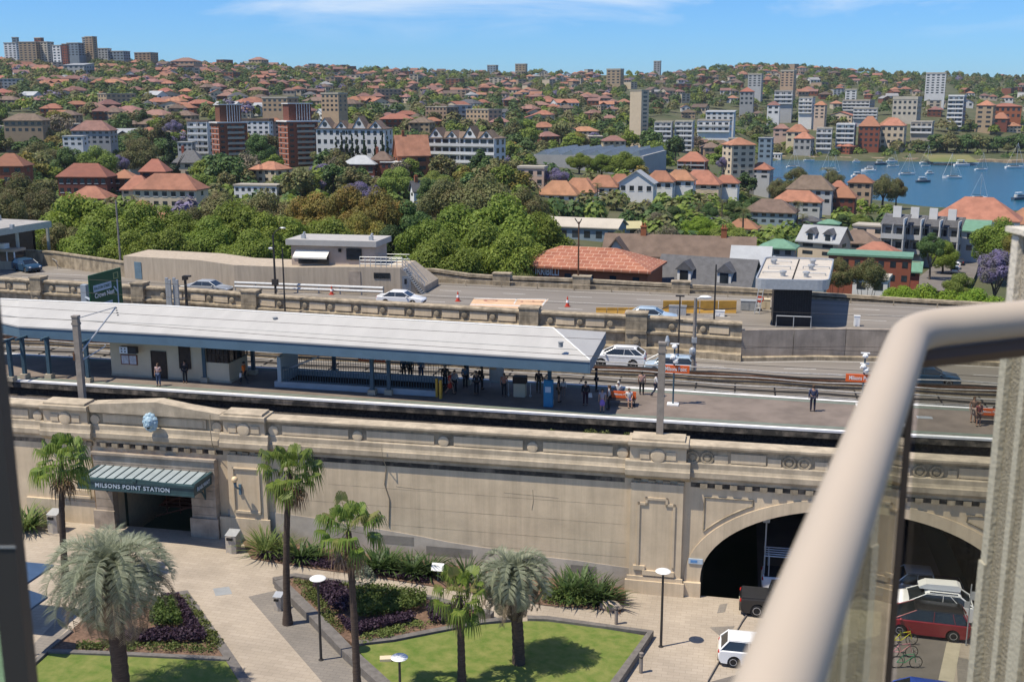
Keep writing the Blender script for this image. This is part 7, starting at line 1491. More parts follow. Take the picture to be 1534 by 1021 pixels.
def roof_mb(kind, w, d, z, h, ov=0.5):
 v = MB(); a, b = w/2+ov, d/2+ov
 if kind == 'hip':
  r = max(a-b, 0.0)*0.85
  v.add([(-a, -b, z), (a, -b, z), (a, b, z), (-a, b, z), (-r, 0, z+h), (r, 0, z+h), (-a, -b, z-.25), (a, -b, z-.25), (a, b, z-.25), (-a, b, z-.25)], [(0, 1, 5, 4), (1, 2, 5), (2, 3, 4, 5), (3, 0, 4), (0, 6, 7, 1), (1, 7, 8, 2), (2, 8, 9, 3), (3, 9, 6, 0), (6, 9, 8, 7)])
 elif kind == 'pyr': v.add([(-a, -b, z), (a, -b, z), (a, b, z), (-a, b, z), (0, 0, z+h), (-a, -b, z-.25), (a, -b, z-.25), (a, b, z-.25), (-a, b, z-.25)], [(0, 1, 4), (1, 2, 4), (2, 3, 4), (3, 0, 4), (0, 5, 6, 1), (1, 6, 7, 2), (2, 7, 8, 3), (3, 8, 5, 0), (5, 8, 7, 6)])
 elif kind == 'gable': v.add([(-a, -b, z), (a, -b, z), (a, b, z), (-a, b, z), (-a, 0, z+h), (a, 0, z+h), (-a, -b, z-.25), (a, -b, z-.25), (a, b, z-.25), (-a, b, z-.25), (-a, 0, z+h-.25), (a, 0, z+h-.25)], [(0, 1, 5, 4), (2, 3, 4, 5), (0, 6, 7, 1), (2, 8, 9, 3), (0, 4, 10, 6), (4, 3, 9, 10), (1, 7, 11, 5), (5, 11, 8, 2), (6, 10, 11, 7), (10, 9, 8, 11)])
 elif kind == 'gablef': v.add([(-a, -b, z), (a, -b, z), (a, b, z), (-a, b, z), (0, -b, z+h), (0, b, z+h), (-a, -b, z-.25), (a, -b, z-.25), (a, b, z-.25), (-a, b, z-.25), (0, -b, z+h-.3), (0, b, z+h-.3)], [(0, 4, 5, 3), (1, 2, 5, 4), (0, 6, 10, 4), (4, 10, 7, 1), (3, 5, 11, 9), (5, 2, 8, 11), (0, 3, 9, 6), (1, 7, 8, 2), (6, 9, 11, 10), (10, 11, 8, 7)])
 elif kind == 'skillion': v.add([(-a, -b, z), (a, -b, z), (a, b, z+h), (-a, b, z+h), (-a, -b, z-.25), (a, -b, z-.25), (a, b, z+h-.25), (-a, b, z+h-.25)], [(0, 1, 2, 3), (4, 7, 6, 5), (0, 4, 5, 1), (1, 5, 6, 2), (2, 6, 7, 3), (3, 7, 4, 0)])
 else: v.box(-a, a, -b, b, z, z+max(h, .3))
 return v
def walls_mb(kind, w, d, z, h, zb=-3):
 v = MB(); v.box(-w/2, w/2, -d/2, d/2, zb, z)
 if kind == 'gable':
  for x in (-w/2, w/2): v.add([(x, -d/2, z), (x, d/2, z), (x, 0, z+h*.93)], [(0, 1, 2)])
 if kind == 'gablef':
  for y in (-d/2, d/2): v.add([(-w/2, y, z), (w/2, y, z), (0, y, z+h*.93)], [(0, 1, 2)])
 if kind == 'skillion':
  v.add([(-w/2, -d/2, z), (-w/2, d/2, z), (-w/2, d/2, z+h*.95), (w/2, -d/2, z), (w/2, d/2, z), (w/2, d/2, z+h*.95)], [(0, 1, 2), (3, 5, 4), (1, 4, 5, 2)])
 return v
def winspots(w, d, z, floors, bays, side=True, ww=None, wh=None, z0=0.0):
 out = []; fh = (z-z0)/floors; bw = w/max(bays, 1); ww = ww or bw*.52; wh = wh or fh*.48
 for f in range(floors):
  zc = z0+fh*(f+.52)
  for b in range(bays): out.append(('f', -w/2+bw*(b+.5), zc, ww, wh))
  if side:
   ns = max(1, int(d/4.2)); sw = d/ns
   for b in range(ns): out.append(('l', -d/2+sw*(b+.5), zc, min(ww, sw*.5), wh)); out.append(('r', -d/2+sw*(b+.5), zc, min(ww, sw*.5), wh))
 return out
def win_mb(v, sp, w, d, e=0.04, mi=0):
 f, c, z, ww, wh = sp
 if f == 'f': v.box(c-ww/2, c+ww/2, -d/2-e, -d/2-.002, z-wh/2, z+wh/2, mi)
 elif f == 'l': v.box(-w/2-e, -w/2-.002, c-ww/2, c+ww/2, z-wh/2, z+wh/2, mi)
 else: v.box(w/2+.002, w/2+e, c-ww/2, c+ww/2, z-wh/2, z+wh/2, mi)
LMK = []                  # (name, px, row) landmarks used in labels
TAKEN = []                 # screen boxes already occupied
def place(px, row, Y=None):
 if Y is not None: p = PY(px, row, Y); return Vector((p.x, Y, p.z))
 return GT(px, row)
def house(px, row, wpx, hpx, rpx, floors, bays, roof, wall, rm, label, cat='house', name='house', rz=0.0, Y=None, dr=0.7, group=None, side=True, balc=None, chim=0, parts=True, lm=None, ww=None, wh=None, frame=None, extra=None, nomark=False):
 p = place(px, row, Y); F = proj(p)[2]; k = F/PF
 w, h, rh = wpx*k, hpx*k*1.01, rpx*k*1.12; d = w*dr
 face = atan2(-p.x, p.y)*0.6+radians(rz if abs(rz) > 7 else rz-14); c = cos(face-atan2(-p.x, p.y)); 
 y0 = d/2*abs(c)
 th = link(bpy.data.objects.new(name, None)); th.location = (p.x, p.y+y0, p.z); th.rotation_euler = (0, 0, face); tag(th, label, cat, group)
 TAKEN.append((px-wpx/2-2, row-hpx-rpx, px+wpx/2+2, row+2))
 if lm: LMK.append((lm, px, row-hpx/2))
 Z = (0, 0, 0)
 zb = min(-3.0, terr(p.x, p.y+y0)-p.z-1.5)
 wo = part(th, 'wall', walls_mb(roof, w, d, h, rh, zb), wall, off=Z)
 rb = roof_mb(roof, w, d, h, rh) if roof != 'flat' else roof_mb(roof, w, d, h, max(rh, .35), .25)
 ro = part(th, 'roof', rb, rm, off=Z)
 sps = winspots(w, d, h, floors, bays, side, ww and ww*k, wh and wh*k)
 many = len(sps) > 99
 if many: v = MB(); [win_mb(v, s_, w, d) for s_ in sps]; o = part(th, 'windows', v, m_glz, off=Z); o['kind'] = 'stuff'
 else:
  for s_ in sps:
   v = MB(); win_mb(v, s_, w, d); o = part(th, 'window', v, m_glz, off=Z)
   if frame: v = MB(); f_, cc, z_, a, b = s_; win_mb(v, (f_, cc, z_-b/2-.1, a+.2, .16), w, d, .09); part(o, 'sill', v, frame, off=Z)
 if balc:                 # continuous balcony slabs with solid fronts
  fh = h/floors
  for f in range(floors):
   v = MB(); v.box(-w/2-.1, w/2+.1, -d/2-1.3, -d/2-.003, fh*f+fh*.02, fh*f+fh*.10); v.box(-w/2-.1, w/2+.1, -d/2-1.34, -d/2-1.24, fh*f+.02, fh*f+fh*.36); part(th, 'balcony', v, balc, off=Z)
  for x in (-w/2-.1, -.08, w/2-.06): v = MB(); v.box(x, x+.16, -d/2-1.3, -d/2-.003, 0, h); part(th, 'divider', v, balc, off=Z)
 for i in range(chim):
  x = (-.25+.55*i)*w; v = MB(); v.box(x-.45, x+.45, -.4, .4, h+rh*.3, h+rh+1.1); v.box(x-.52, x+.52, -.47, .47, h+rh+1.1, h+rh+1.3)
  v.lathe([(.15, h+rh+1.3), (.12, h+rh+1.8)], 8, (x-.2, 0, 0)); v.lathe([(.15, h+rh+1.3), (.12, h+rh+1.8)], 8, (x+.2, 0, 0)); part(ro, 'chimney', v, m_orbrick if wall is not m_hgrey else wall, off=Z)
 if extra: extra(th, w, d, h, rh)
 return th
# --- twin brick towers
def tower_extra(th, w, d, h, rh):
 Z = (0, 0, 0)
 v = MB(); v.box(-w/2-.7, w/2+.7, -d/2-.7, d/2+.7, h+.01, h+.55); part(th, 'roof_slab', v, m_hwhite, off=Z)
 v = MB(); v.box(-w*.38, w*.36, -d*.3, d*.3, h+.55, h+7.6); part(th, 'penthouse', v, m_hdbrick, off=Z)
 v = MB(); v.box(-w*.42, w*.40, -d*.36, d*.34, h+7.6, h+8.0); part(th, 'penthouse_roof', v, m_hwhite, off=Z)
 for i in range(6): x = -w*.14+w*.085*i; v = MB(); v.box(x, x+.22, -d*.3-.5, -d*.3-.01, h+.55, h+7.6); part(th, 'fin', v, m_hwhite, off=Z)
 fl = 10; fh = h/fl
 for f in range(fl):
  v = MB(); x0, x1 = -w*.22, w*.36; v.box(x0, x1, -d/2-1.0, -d/2-.05, fh*f+.05, fh*f+.2); v.box(x0, x1, -d/2-1.03, -d/2-.93, fh*f+.05, fh*f+1.05); part(th, 'balcony', v, m_hconc, off=Z)
  v = MB(); v.box(-w/2-.05, -w/2-.004, -d/2, d/2, fh*f-.06, fh*f+.1); part(th, 'floor_band', v, m_hwhite, off=Z)
house(343, 264, 44, 77, 1, 10, 4, 'flat', m_hbrick, m_hconc, 'left one of the twin red brick towers with white balconies', 'tower block', 'apartment_tower', rz=24, Y=480, dr=.8, lm='the twin brick towers', extra=tower_extra, nomark=True)
house(446, 262, 48, 77, 1, 10, 4, 'flat', m_hbrick, m_hconc, 'right one of the twin red brick towers, beside row of cypresses', 'tower block', 'apartment_tower', rz=26, Y=488, dr=.8, lm='the right brick tower', extra=tower_extra)
# --- white gabled apartments
def gables(th, w, d, h, rh):
 Z = (0, 0, 0)
 for x, ww_, hh in ((-.36, .22, .16), (-.12, .18, .10), (.14, .2, .22), (.38, .2, .1)):
  a = w*ww_/2; c = w*x; z0 = h; zz = h+h*hh
  v = MB(); v.add([(c-a, -d/2-.3, z0-.4), (c+a, -d/2-.3, z0-.4), (c+a, -d/2-.3, z0), (c, -d/2-.3, zz+a*.55), (c-a, -d/2-.3, z0), (c-a, d*.1, z0), (c+a, d*.1, z0), (c, d*.1, zz+a*.55)], [(0, 1, 2, 3, 4), (2, 6, 7, 3), (4, 3, 7, 5)]); part(th, 'gable', v, m_hwhite, off=Z)
  v = MB(); v.tube([(c-a-.2, -d/2-.35, z0-.1), (c, -d/2-.35, zz+a*.55+.1), (c+a+.2, -d/2-.35, z0-.1)], .22, 4); v.add([(c-a-.3, -d/2-.4, z0), (c, -d/2-.4, zz+a*.55+.2), (c, d*.12, zz+a*.55+.2), (c-a-.3, d*.12, z0)], [(0, 1, 2, 3)]); v.add([(c+a+.3, -d/2-.4, z0), (c, -d/2-.4, zz+a*.55+.2), (c, d*.12, zz+a*.55+.2), (c+a+.3, d*.12, z0)], [(0, 1, 2, 3)]); part(th, 'gable_roof', v, m_brownr, off=Z)
  v = MB(); v.lathe([(a*.3, 0), (a*.3, -.06), (0, -.06)], 14, (c, -d/2-.31, (z0+zz)/2+a*.15), 0, 'y'); part(th, 'round_window', v, m_glz, off=Z)
house(698, 256, 112, 48, 8, 4, 9, 'hip', m_hwhite, m_brownr, 'large white terraced apartment block with many gables and balconies', 'apartments', 'apartment_block', rz=-24, Y=415, dr=.35, lm='the white gabled apartments', extra=gables, wh=7.5, ww=9.5, balc=m_hwhite)
house(680, 222, 60, 16, 6, 2, 6, 'hip', m_hwhite, m_brownr, 'upper white gabled wing behind the large terraced apartments', 'apartments', 'apartment_block', rz=-24, Y=445, dr=.35, extra=gables)
house(530, 246, 110, 52, 6, 4, 11, 'hip', m_hwhite, m_brownr, 'long white gabled apartment block behind row of cypresses', 'apartments', 'apartment_block', rz=-20, Y=470, dr=.3, lm='the long white gabled block', extra=gables)
house(384, 208, 44, 26, 3, 4, 5, 'flat', m_hwhite, m_brownr, 'white apartment block between the twin brick towers', 'apartments', 'apartment_block', Y=530, dr=.5); house(413, 208, 16, 26, 4, 4, 2, 'hip', m_hpink, m_terra, 'narrow salmon building left of right brick tower', 'apartments', 'apartment_block', Y=535)
house(300, 230, 30, 46, 2, 5, 3, 'flat', m_hwhite, m_brownr, 'white and blue glass apartment block left of the left brick tower', 'apartments', 'apartment_block', Y=515, dr=.7, balc=m_hwhite); house(278, 228, 22, 14, 1, 2, 3, 'flat', m_hgrey, m_hgrey, 'low terraced glass wing left of white and blue apartments', 'apartments', 'apartment_block', Y=505)
# --- houses of the near slope, left
house(127, 292, 76, 27, 17, 2, 7, 'hip', m_hdbrick, m_terra, 'dark red brick two storey house with long tiled roof at left', rz=-4, Y=330, dr=.42, lm='the long brick house', frame=m_hwhite)
house(185, 288, 34, 21, 11, 2, 2, 'pyr', m_hdbrick, m_terra, 'smaller square brick house right of the long brick house', Y=335, frame=m_hwhite); house(230, 266, 38, 9, 16, 1, 2, 'hip', m_hbrick, m_terra, 'low brick house with crossing tiled roofs above cream house', Y=350)
house(252, 312, 100, 28, 20, 2, 7, 'hip', m_hcream, m_terra3, 'large cream two storey house with broad orange roof', rz=-6, Y=300, dr=.42, lm='the large cream house', frame=m_hwhite); house(205, 302, 42, 18, 18, 2, 3, 'hip', m_hcream, m_terra3, 'left orange roofed wing of the large cream house', Y=304)
house(131, 302, 58, 5, 15, 1, 3, 'hip', m_hcream, m_terra3, 'low orange hipped roof below the long brick house', Y=300); house(212, 322, 30, 8, 12, 1, 2, 'hip', m_hpink, m_terra3, 'small orange tiled roof beside the cream house garden', Y=270)
house(12, 275, 50, 26, 16, 2, 3, 'hip', m_hbrick, m_terra, 'orange roofed brick house at left edge', Y=350); house(242, 340, 40, 8, 12, 1, 2, 'hip', m_hpink, m_terra3, 'small orange roof peeping between plane tree crowns', Y=245)
house(138, 216, 58, 20, 13, 3, 6, 'hip', m_hgrey, m_terra2, 'grey three storey flats with wide pink tiled roof', 'apartments', 'apartment_block', Y=520, dr=.5, lm='the grey flats'); house(110, 219, 30, 14, 1, 2, 3, 'flat', m_hwhite, m_hgrey, 'white flat roofed terrace left of the grey flats', 'apartments', 'apartment_block', Y=500); house(36, 199, 58, 18, 9, 2, 6, 'hip', m_htan, m_brownr, 'brown roofed tan brick flats at left', 'apartments', 'apartment_block', Y=560, dr=.5)
house(283, 264, 44, 20, 16, 2, 3, 'hip', m_hcream, m_slater, 'grey slate roofed house left of the left brick tower', Y=415, chim=1); house(210, 246, 34, 6, 6, 1, 3, 'hip', m_hgrey, m_greyr, 'low grey roofed house behind dark conifer', Y=450)
house(386, 300, 68, 21, 2, 2, 7, 'flat', m_hwhite, m_hconc, 'white flat roofed modern house below the twin towers', rz=-5, Y=345, dr=.4, lm='the white flat roofed house'); house(455, 290, 50, 15, 14, 1, 3, 'hip', m_hcream, m_terra2, 'cream house with faded pink roof right of white flat roofed house', Y=350)
house(398, 262, 60, 5, 2, 1, 4, 'flat', m_hgrey, m_hgrey, 'dark low carport roof at foot of the brick towers', 'carport', 'carport', Y=440)
house(615, 258, 48, 24, 27, 2, 2, 'gable', m_orbrick, m_terra3, 'steep orange tiled brick house left of the white apartments', rz=14, Y=405, dr=.75, chim=1, lm='the steep orange house'); house(540, 262, 50, 16, 11, 1, 4, 'hip', m_hdbrick, m_greyr, 'dark timber house with pale metal roof', Y=400, frame=m_hwhite); house(572, 256, 30, 16, 11, 1, 2, 'hip', m_hbrick, m_brownr, 'red walled cottage beside the dark timber house', Y=402, chim=1); house(590, 254, 36, 10, 1, 1, 4, 'flat', m_hdbrick, m_hwhite, 'low dark pavilion with white edged roof', Y=400)
house(629, 296, 26, 9, 14, 1, 1, 'gable', m_hwhite, m_slater, 'small white cottage with steep grey roof among gums', rz=20, Y=310, chim=1)
house(745, 268, 40, 8, 1, 1, 3, 'flat', m_hpink, m_hconc, 'pinkish garden retaining terrace below white apartments', 'terrace', 'garden_terrace', Y=395)
# --- white slab tower, sheds, right middle ground
house(957, 222, 22, 83, 1, 14, 0, 'flat', m_hcream, m_hconc, 'tall pale slab tower standing alone in the middle distance', 'tower block', 'apartment_tower', rz=-42, Y=700, dr=.8, lm='the pale slab tower')
house(995, 226, 25, 41, 2, 6, 3, 'flat', m_hgrey, m_hconc, 'left block of white striped balcony flats right of slab tower', 'apartments', 'apartment_block', Y=690, balc=m_hwhite, dr=.6); house(1026, 226, 26, 42, 2, 6, 3, 'flat', m_hgrey, m_hconc, 'right block of white striped balcony flats', 'apartments', 'apartment_block', Y=690, balc=m_hwhite, dr=.6, lm='the striped balcony flats'); house(1072, 198, 48, 16, 2, 2, 5, 'flat', m_hwhite, m_hconc, 'white flats behind striped balcony flats', 'apartments', 'apartment_block', Y=760, balc=m_hwhite, dr=.4); house(1081, 180, 42, 12, 2, 2, 5, 'skillion', m_hwhite, m_greyr, 'upper white long house above striped balcony flats', 'apartments', 'apartment_block', Y=820, dr=.4)
p = place(880, 262, 500); p.z = max(p.z, terr(p.x, p.y+8)-.5); k = proj(p)[2]/PF; th = thing('boat_shed', 'long pale shed with saw-tooth roof of angled skylights', 'shed', p, 'W', rz=-.3)
v = MB(); v.box(-84*k, 84*k, 0, 62, -4, 7); part(th, 'wall', v, m_hgrey, off=(0, 0, 0))
for i in range(8):
 x = (-82+20.5*i)*k; v = MB(); v.add([(x, 0, 7), (x+19*k, 0, 7), (x+19*k, 62, 7), (x, 62, 7), (x+15*k, 0, 9.2), (x+15*k, 62, 9.2)], [(0, 4, 5, 3), (4, 1, 2, 5), (0, 1, 4), (3, 5, 2)]); o = part(th, 'roof', v, m_hbg, off=(0, 0, 0))
 v = MB(); v.add([(x+1*k, .3, 7.25), (x+14.6*k, .3, 9.22), (x+14.6*k, 61, 9.22), (x+1*k, 61, 7.25)], [(0, 1, 2, 3)]); part(o, 'skylight', v, m_hwhite, off=(0, 0, 0))
TAKEN.append((800, 228, 970, 268)); LMK.append(('the saw-tooth shed', 880, 250))
house(798, 279, 40, 26, 3, 2, 3, 'flat', m_hpink, m_hconc, 'pale pink flat roofed house left of round jacaranda', Y=370, dr=.6, frame=m_hwhite)
for a in ((838, 312, 60, 20, 18, 2, 4, 'hip', m_hwhite, m_terra3, 'white house under orange hipped roof, leftmost of the orange roofed row', 352), (868, 306, 52, 18, 18, 2, 3, 'hip', m_hwhite, m_terra3, 'orange roofed white house second in the row below shed', 356), (878, 300, 44, 12, 18, 1, 3, 'gablef', m_hcream, m_terra3, 'orange gabled house behind the row, under dark shed trees', 372), (905, 294, 44, 14, 15, 1, 3, 'hip', m_hwhite, m_terra3, 'orange roofed house with green shrubs in the row', 366), (930, 289, 36, 12, 14, 1, 2, 'hip', m_hcream, m_terra3, 'small orange roofed house left of the grey gabled house', 370), (957, 290, 52, 15, 17, 1, 4, 'gablef', m_hwhite, m_greyr, 'white house with pale grey gabled roof in orange roofed row', 365), (990, 284, 42, 12, 14, 1, 3, 'hip', m_hwhite, m_terra3, 'orange roofed house with dormer right of grey gabled house', 374), (1020, 281, 44, 11, 13, 1, 3, 'hip', m_hwhite, m_terra3, 'orange roofed house at right end of the row', 378), (1052, 285, 60, 9, 18, 1, 4, 'hip', m_hcream, m_terra3, 'wide orange roofed house left of cream tower', 390), (1090, 283, 36, 9, 10, 1, 3, 'hip', m_hwhite, m_terra, 'orange roofed white house below the cream tower', 395)):
 house(*a[:11], Y=a[11], dr=.55, group='orange roofed row of houses', frame=m_hwhite)
LMK += [('the orange roofed row', 900, 295)]
house(1040, 262, 40, 20, 12, 3, 4, 'hip', m_hbrick, m_terra, 'brick flats with orange hipped roof left of cream tower', 'apartments', 'apartment_block', Y=450, balc=m_hgrey, dr=.7); house(1108, 262, 38, 44, 9, 5, 3, 'hip', m_hcream, m_terra3, 'cream six storey block with small orange hipped roof', 'apartments', 'apartment_block', rz=22, Y=470, dr=.85, lm='the cream tower'); house(1097, 262, 12, 52, 2, 6, 1, 'flat', m_hcream, m_hconc, 'narrow cream lift tower at side of the cream block', 'tower', 'lift_tower', Y=485)
house(1142, 268, 32, 14, 9, 2, 2, 'hip', m_hgrey, m_terra3, 'orange roofed waterside house right of cream tower', Y=470, rz=-20); house(1148, 238, 20, 30, 1, 4, 2, 'flat', m_hbg, m_hgrey, 'slim blue-grey waterside tower at left end of harbour', 'apartments', 'apartment_block', Y=640); house(1163, 238, 18, 7, 1, 1, 4, 'flat', m_hwhite, m_hwhite, 'small white colonnaded boathouse on the far shore', 'boathouse', 'boathouse', Y=840)
# --- right foreground
def dormers(th, w, d, h, rh):
 for x in (-.2, .24): v = MB(); c = w*x; v.box(c-.9, c+.9, -d*.5, -d*.1, h+.1, h+rh*.62); part(th, 'dormer', v, m_hwhite, off=(0, 0, 0)); v = MB(); v.add([(c-1.2, -d*.53, h+rh*.55), (c, -d*.53, h+rh*.9), (c+1.2, -d*.53, h+rh*.55), (c-1.2, 0, h+rh*.55), (c, 0, h+rh*.9), (c+1.2, 0, h+rh*.55)], [(0, 1, 4, 3), (1, 2, 5, 4), (0, 2, 1)]); part(th, 'dormer_roof', v, m_slater, off=(0, 0, 0)); v = MB(); v.box(c-.55, c+.55, -d*.5-.05, -d*.5-.002, h+.3, h+rh*.52); part(th, 'dormer_window', v, m_glz, off=(0, 0, 0))
th = house(884, 466, 208, 65, 22, 2, 6, 'hip', m_orbrick, brickmat('hall_roof_tiles', (0.36, 0.15, 0.09), (0.29, 0.11, 0.07), (0.46, 0.27, 0.19), 1.1, 0.75, msize=.05), 'low red brick hall with large tiled hip roof and white lettering', 'hall', 'brick_hall', rz=-3, Y=136, dr=.5, lm='the brick hall', side=False, ww=10, wh=12)
w_ = 208*proj(place(884, 466, 136))[2]/PF; h_ = 65*proj(place(884, 466, 136))[2]/PF*1.01
tm = text_mb('KIRRIBILLI', 1.35, .02, .02, spacing=1.0); mw = max(abs(x[0]) for x in tm.v)*2; tm.v = [(x*w_*.21/mw, y*1.0, z) for x, y, z in tm.v]; part(th, 'lettering', upright(tm, -w_*.255, -w_*.25-.05, h_-.72), m_white, off=(0, 0, 0))
tm = text_mb('CLUB', 1.2, .02, .02); part(th, 'small_lettering', upright(tm, w_*.02, -w_*.25-.05, h_-1.55), m_white, off=(0, 0, 0))
house(1022, 405, 220, 20, 26, 1, 8, 'gable', m_hwhite, m_brownr, 'long terrace under mottled brown slate roof with brick chimneys', 'terrace', 'terrace_house', rz=-8, Y=175, dr=.32, chim=2, lm='the long brown terrace', side=False); house(925, 400, 24, 22, 20, 2, 1, 'gablef', m_hwhite, m_brownr, 'white gable end tower of the long brown terrace', 'house', 'house', Y=172)
house(1066, 455, 140, 28, 34, 1, 4, 'gable', m_hgrey, m_slater, 'dark slate roofed cottages with two white dormers', 'terrace', 'terrace_house', rz=-6, Y=140, dr=.5, extra=dormers, lm='the dormer cottages', side=False)
house(1128, 448, 50, 52, 22, 2, 2, 'gable', m_hbg, m_greyr, 'blue-grey walled building beside the plant room roof', rz=-8, Y=146, dr=1.0); house(1120, 408, 90, 10, 14, 1, 4, 'gable', m_hwhite, m_greyr, 'broad pale metal roof behind the dormer cottages', rz=-30, Y=172, dr=.6); house(1185, 412, 110, 16, 4, 1, 4, 'flat', m_hbg, m_greyr, 'flat blue-grey workshop roof behind the plant room', 'workshop', 'workshop', Y=168, dr=.3)
house(880, 362, 110, 22, 10, 1, 6, 'gable', m_hbg, m_hconc, 'blue-grey hall with broad pale roof below orange row', 'hall', 'hall', rz=-4, Y=265, dr=.5, lm='the blue-grey hall'); house(935, 352, 50, 10, 8, 1, 2, 'gable', m_hbg, M('yellowish_roof', (0.45, 0.4, 0.22), 0.7, 1, .1), 'yellowish roofed wing of the blue-grey hall', 'hall', 'hall', Y=280, rz=12)
house(1310, 425, 118, 40, 2, 2, 7, 'flat', m_hbrick, m_greenr, 'dark red brick building with green flat roof', 'building', 'brick_building', rz=-10, Y=190, dr=.45, lm='the green roofed brick building', ww=8, wh=9); house(1345, 415, 70, 10, 10, 1, 3, 'skillion', m_hbrick, m_greenr, 'green sloping roof wing of the dark brick building', 'building', 'brick_building', rz=-10, Y=200, dr=.4); house(1310, 440, 50, 22, 4, 1, 2, 'flat', m_hwhite, m_hconc, 'low white annexe in front of the dark brick building', 'annexe', 'annexe', Y=165)
house(1240, 385, 62, 22, 20, 2, 2, 'gable', m_hcream, m_greyr, 'cream cottage with steep grey roof and dormers', rz=-28, Y=225, dr=.8, extra=dormers); house(1290, 374, 60, 10, 16, 1, 3, 'hip', m_hcream, m_brownr, 'brown hipped roof house left of the grey terraces', Y=235); house(1320, 388, 60, 8, 14, 1, 2, 'hip', m_hcream, m_terra3, 'low orange roof behind green roofed brick building', Y=215); house(1170, 385, 50, 14, 10, 1, 3, 'hip', m_hgrey, m_greenr, 'green roofed cottage behind the pale metal roof', Y=215)
for i, (px, w_, lab) in enumerate(((1342, 32, 'leftmost of the grey parapet terraces with pale chimneys'), (1368, 30, 'second grey parapet terrace from the left'), (1396, 30, 'third grey parapet terrace from the left'), (1424, 30, 'rightmost grey parapet terrace, beside the green roof'))):
 house(px, 378+i*1.5, w_, 42, 12, 2, 2, 'skillion', m_hgrey, m_slater, lab, 'terrace', 'terrace_house', rz=-6, Y=248+i*1.5, dr=.6, balc=m_hgrey, group='grey parapet terraces', extra=lambda th, w, d, h, rh: (part(th, 'chimney', MB().box(-.9, .9, d*.2, d*.35, h, h+rh+1.8), m_hwhite, off=(0, 0, 0)), part(th, 'parapet', MB().box(w*.46, w*.5, -d/2-1.3, d/2, 0, h+rh*.7), m_hwhite, off=(0, 0, 0))))
house(1313, 366, 52, 26, 2, 2, 2, 'flat', m_hpink, m_hconc, 'blank pale pink side building left of grey terraces', 'building', 'house', rz=-6, Y=255)
house(1475, 372, 118, 42, 28, 2, 7, 'hip', m_hwhite, m_terra3, 'big white building with sweeping orange hip roof by the water', 'building', 'white_building', rz=-12, Y=285, dr=.6, lm='the big white building', wh=9, ww=7); house(1545, 360, 60, 24, 20, 2, 4, 'hip', m_hwhite, m_terra3, 'orange roofed wing at right edge beyond white building', 'building', 'white_building', Y=300); house(1459, 380, 46, 34, 12, 2, 3, 'skillion', m_hgrey, m_greenr, 'grey house with green skillion roof in front of white building', Y=255)
house(1158, 344, 76, 26, 16, 3, 6, 'hip', m_hbg, m_brownr, 'blue-grey glassy flats with brown hipped roof', 'apartments', 'apartment_block', Y=330, dr=.55, lm='the blue-grey flats'); house(1198, 318, 70, 16, 14, 2, 5, 'hip', m_hgrey, m_terra3, 'grey flats with wide orange roof behind blue-grey flats', 'apartments', 'apartment_block', Y=370, dr=.45); house(1218, 306, 66, 22, 18, 2, 5, 'hip', m_hgrey, m_brownr, 'grey flats with large brown hipped roof near the water', 'apartments', 'apartment_block', Y=395, dr=.5); house(1266, 318, 36, 22, 14, 2, 3, 'hip', m_hdbrick, m_terra, 'brick house with pink hipped roof and white awnings', Y=395); house(1291, 308, 34, 34, 10, 3, 3, 'hip', m_htan, m_terra, 'tan brick three storey block with orange roof at water edge', 'apartments', 'apartment_block', Y=420, dr=.7, lm='the tan waterside block'); house(1258, 290, 22, 10, 8, 1, 2, 'hip', m_hbrick, m_terra, 'small brick house behind the tan waterside block', Y=430); house(1215, 335, 30, 4, 6, 1, 2, 'hip', m_hgrey, m_slater, 'small dark roof in garden right of blue-grey flats', Y=330); house(1115, 356, 46, 14, 12, 1, 3, 'hip', m_hwhite, m_terra, 'white cottage with orange roof below fan palm', Y=290); house(1245, 337, 28, 2, 5, 1, 1, 'hip', m_greenr, m_greenr, 'dull green conical pavilion roof by the lane', 'pavilion', 'pavilion', Y=300)
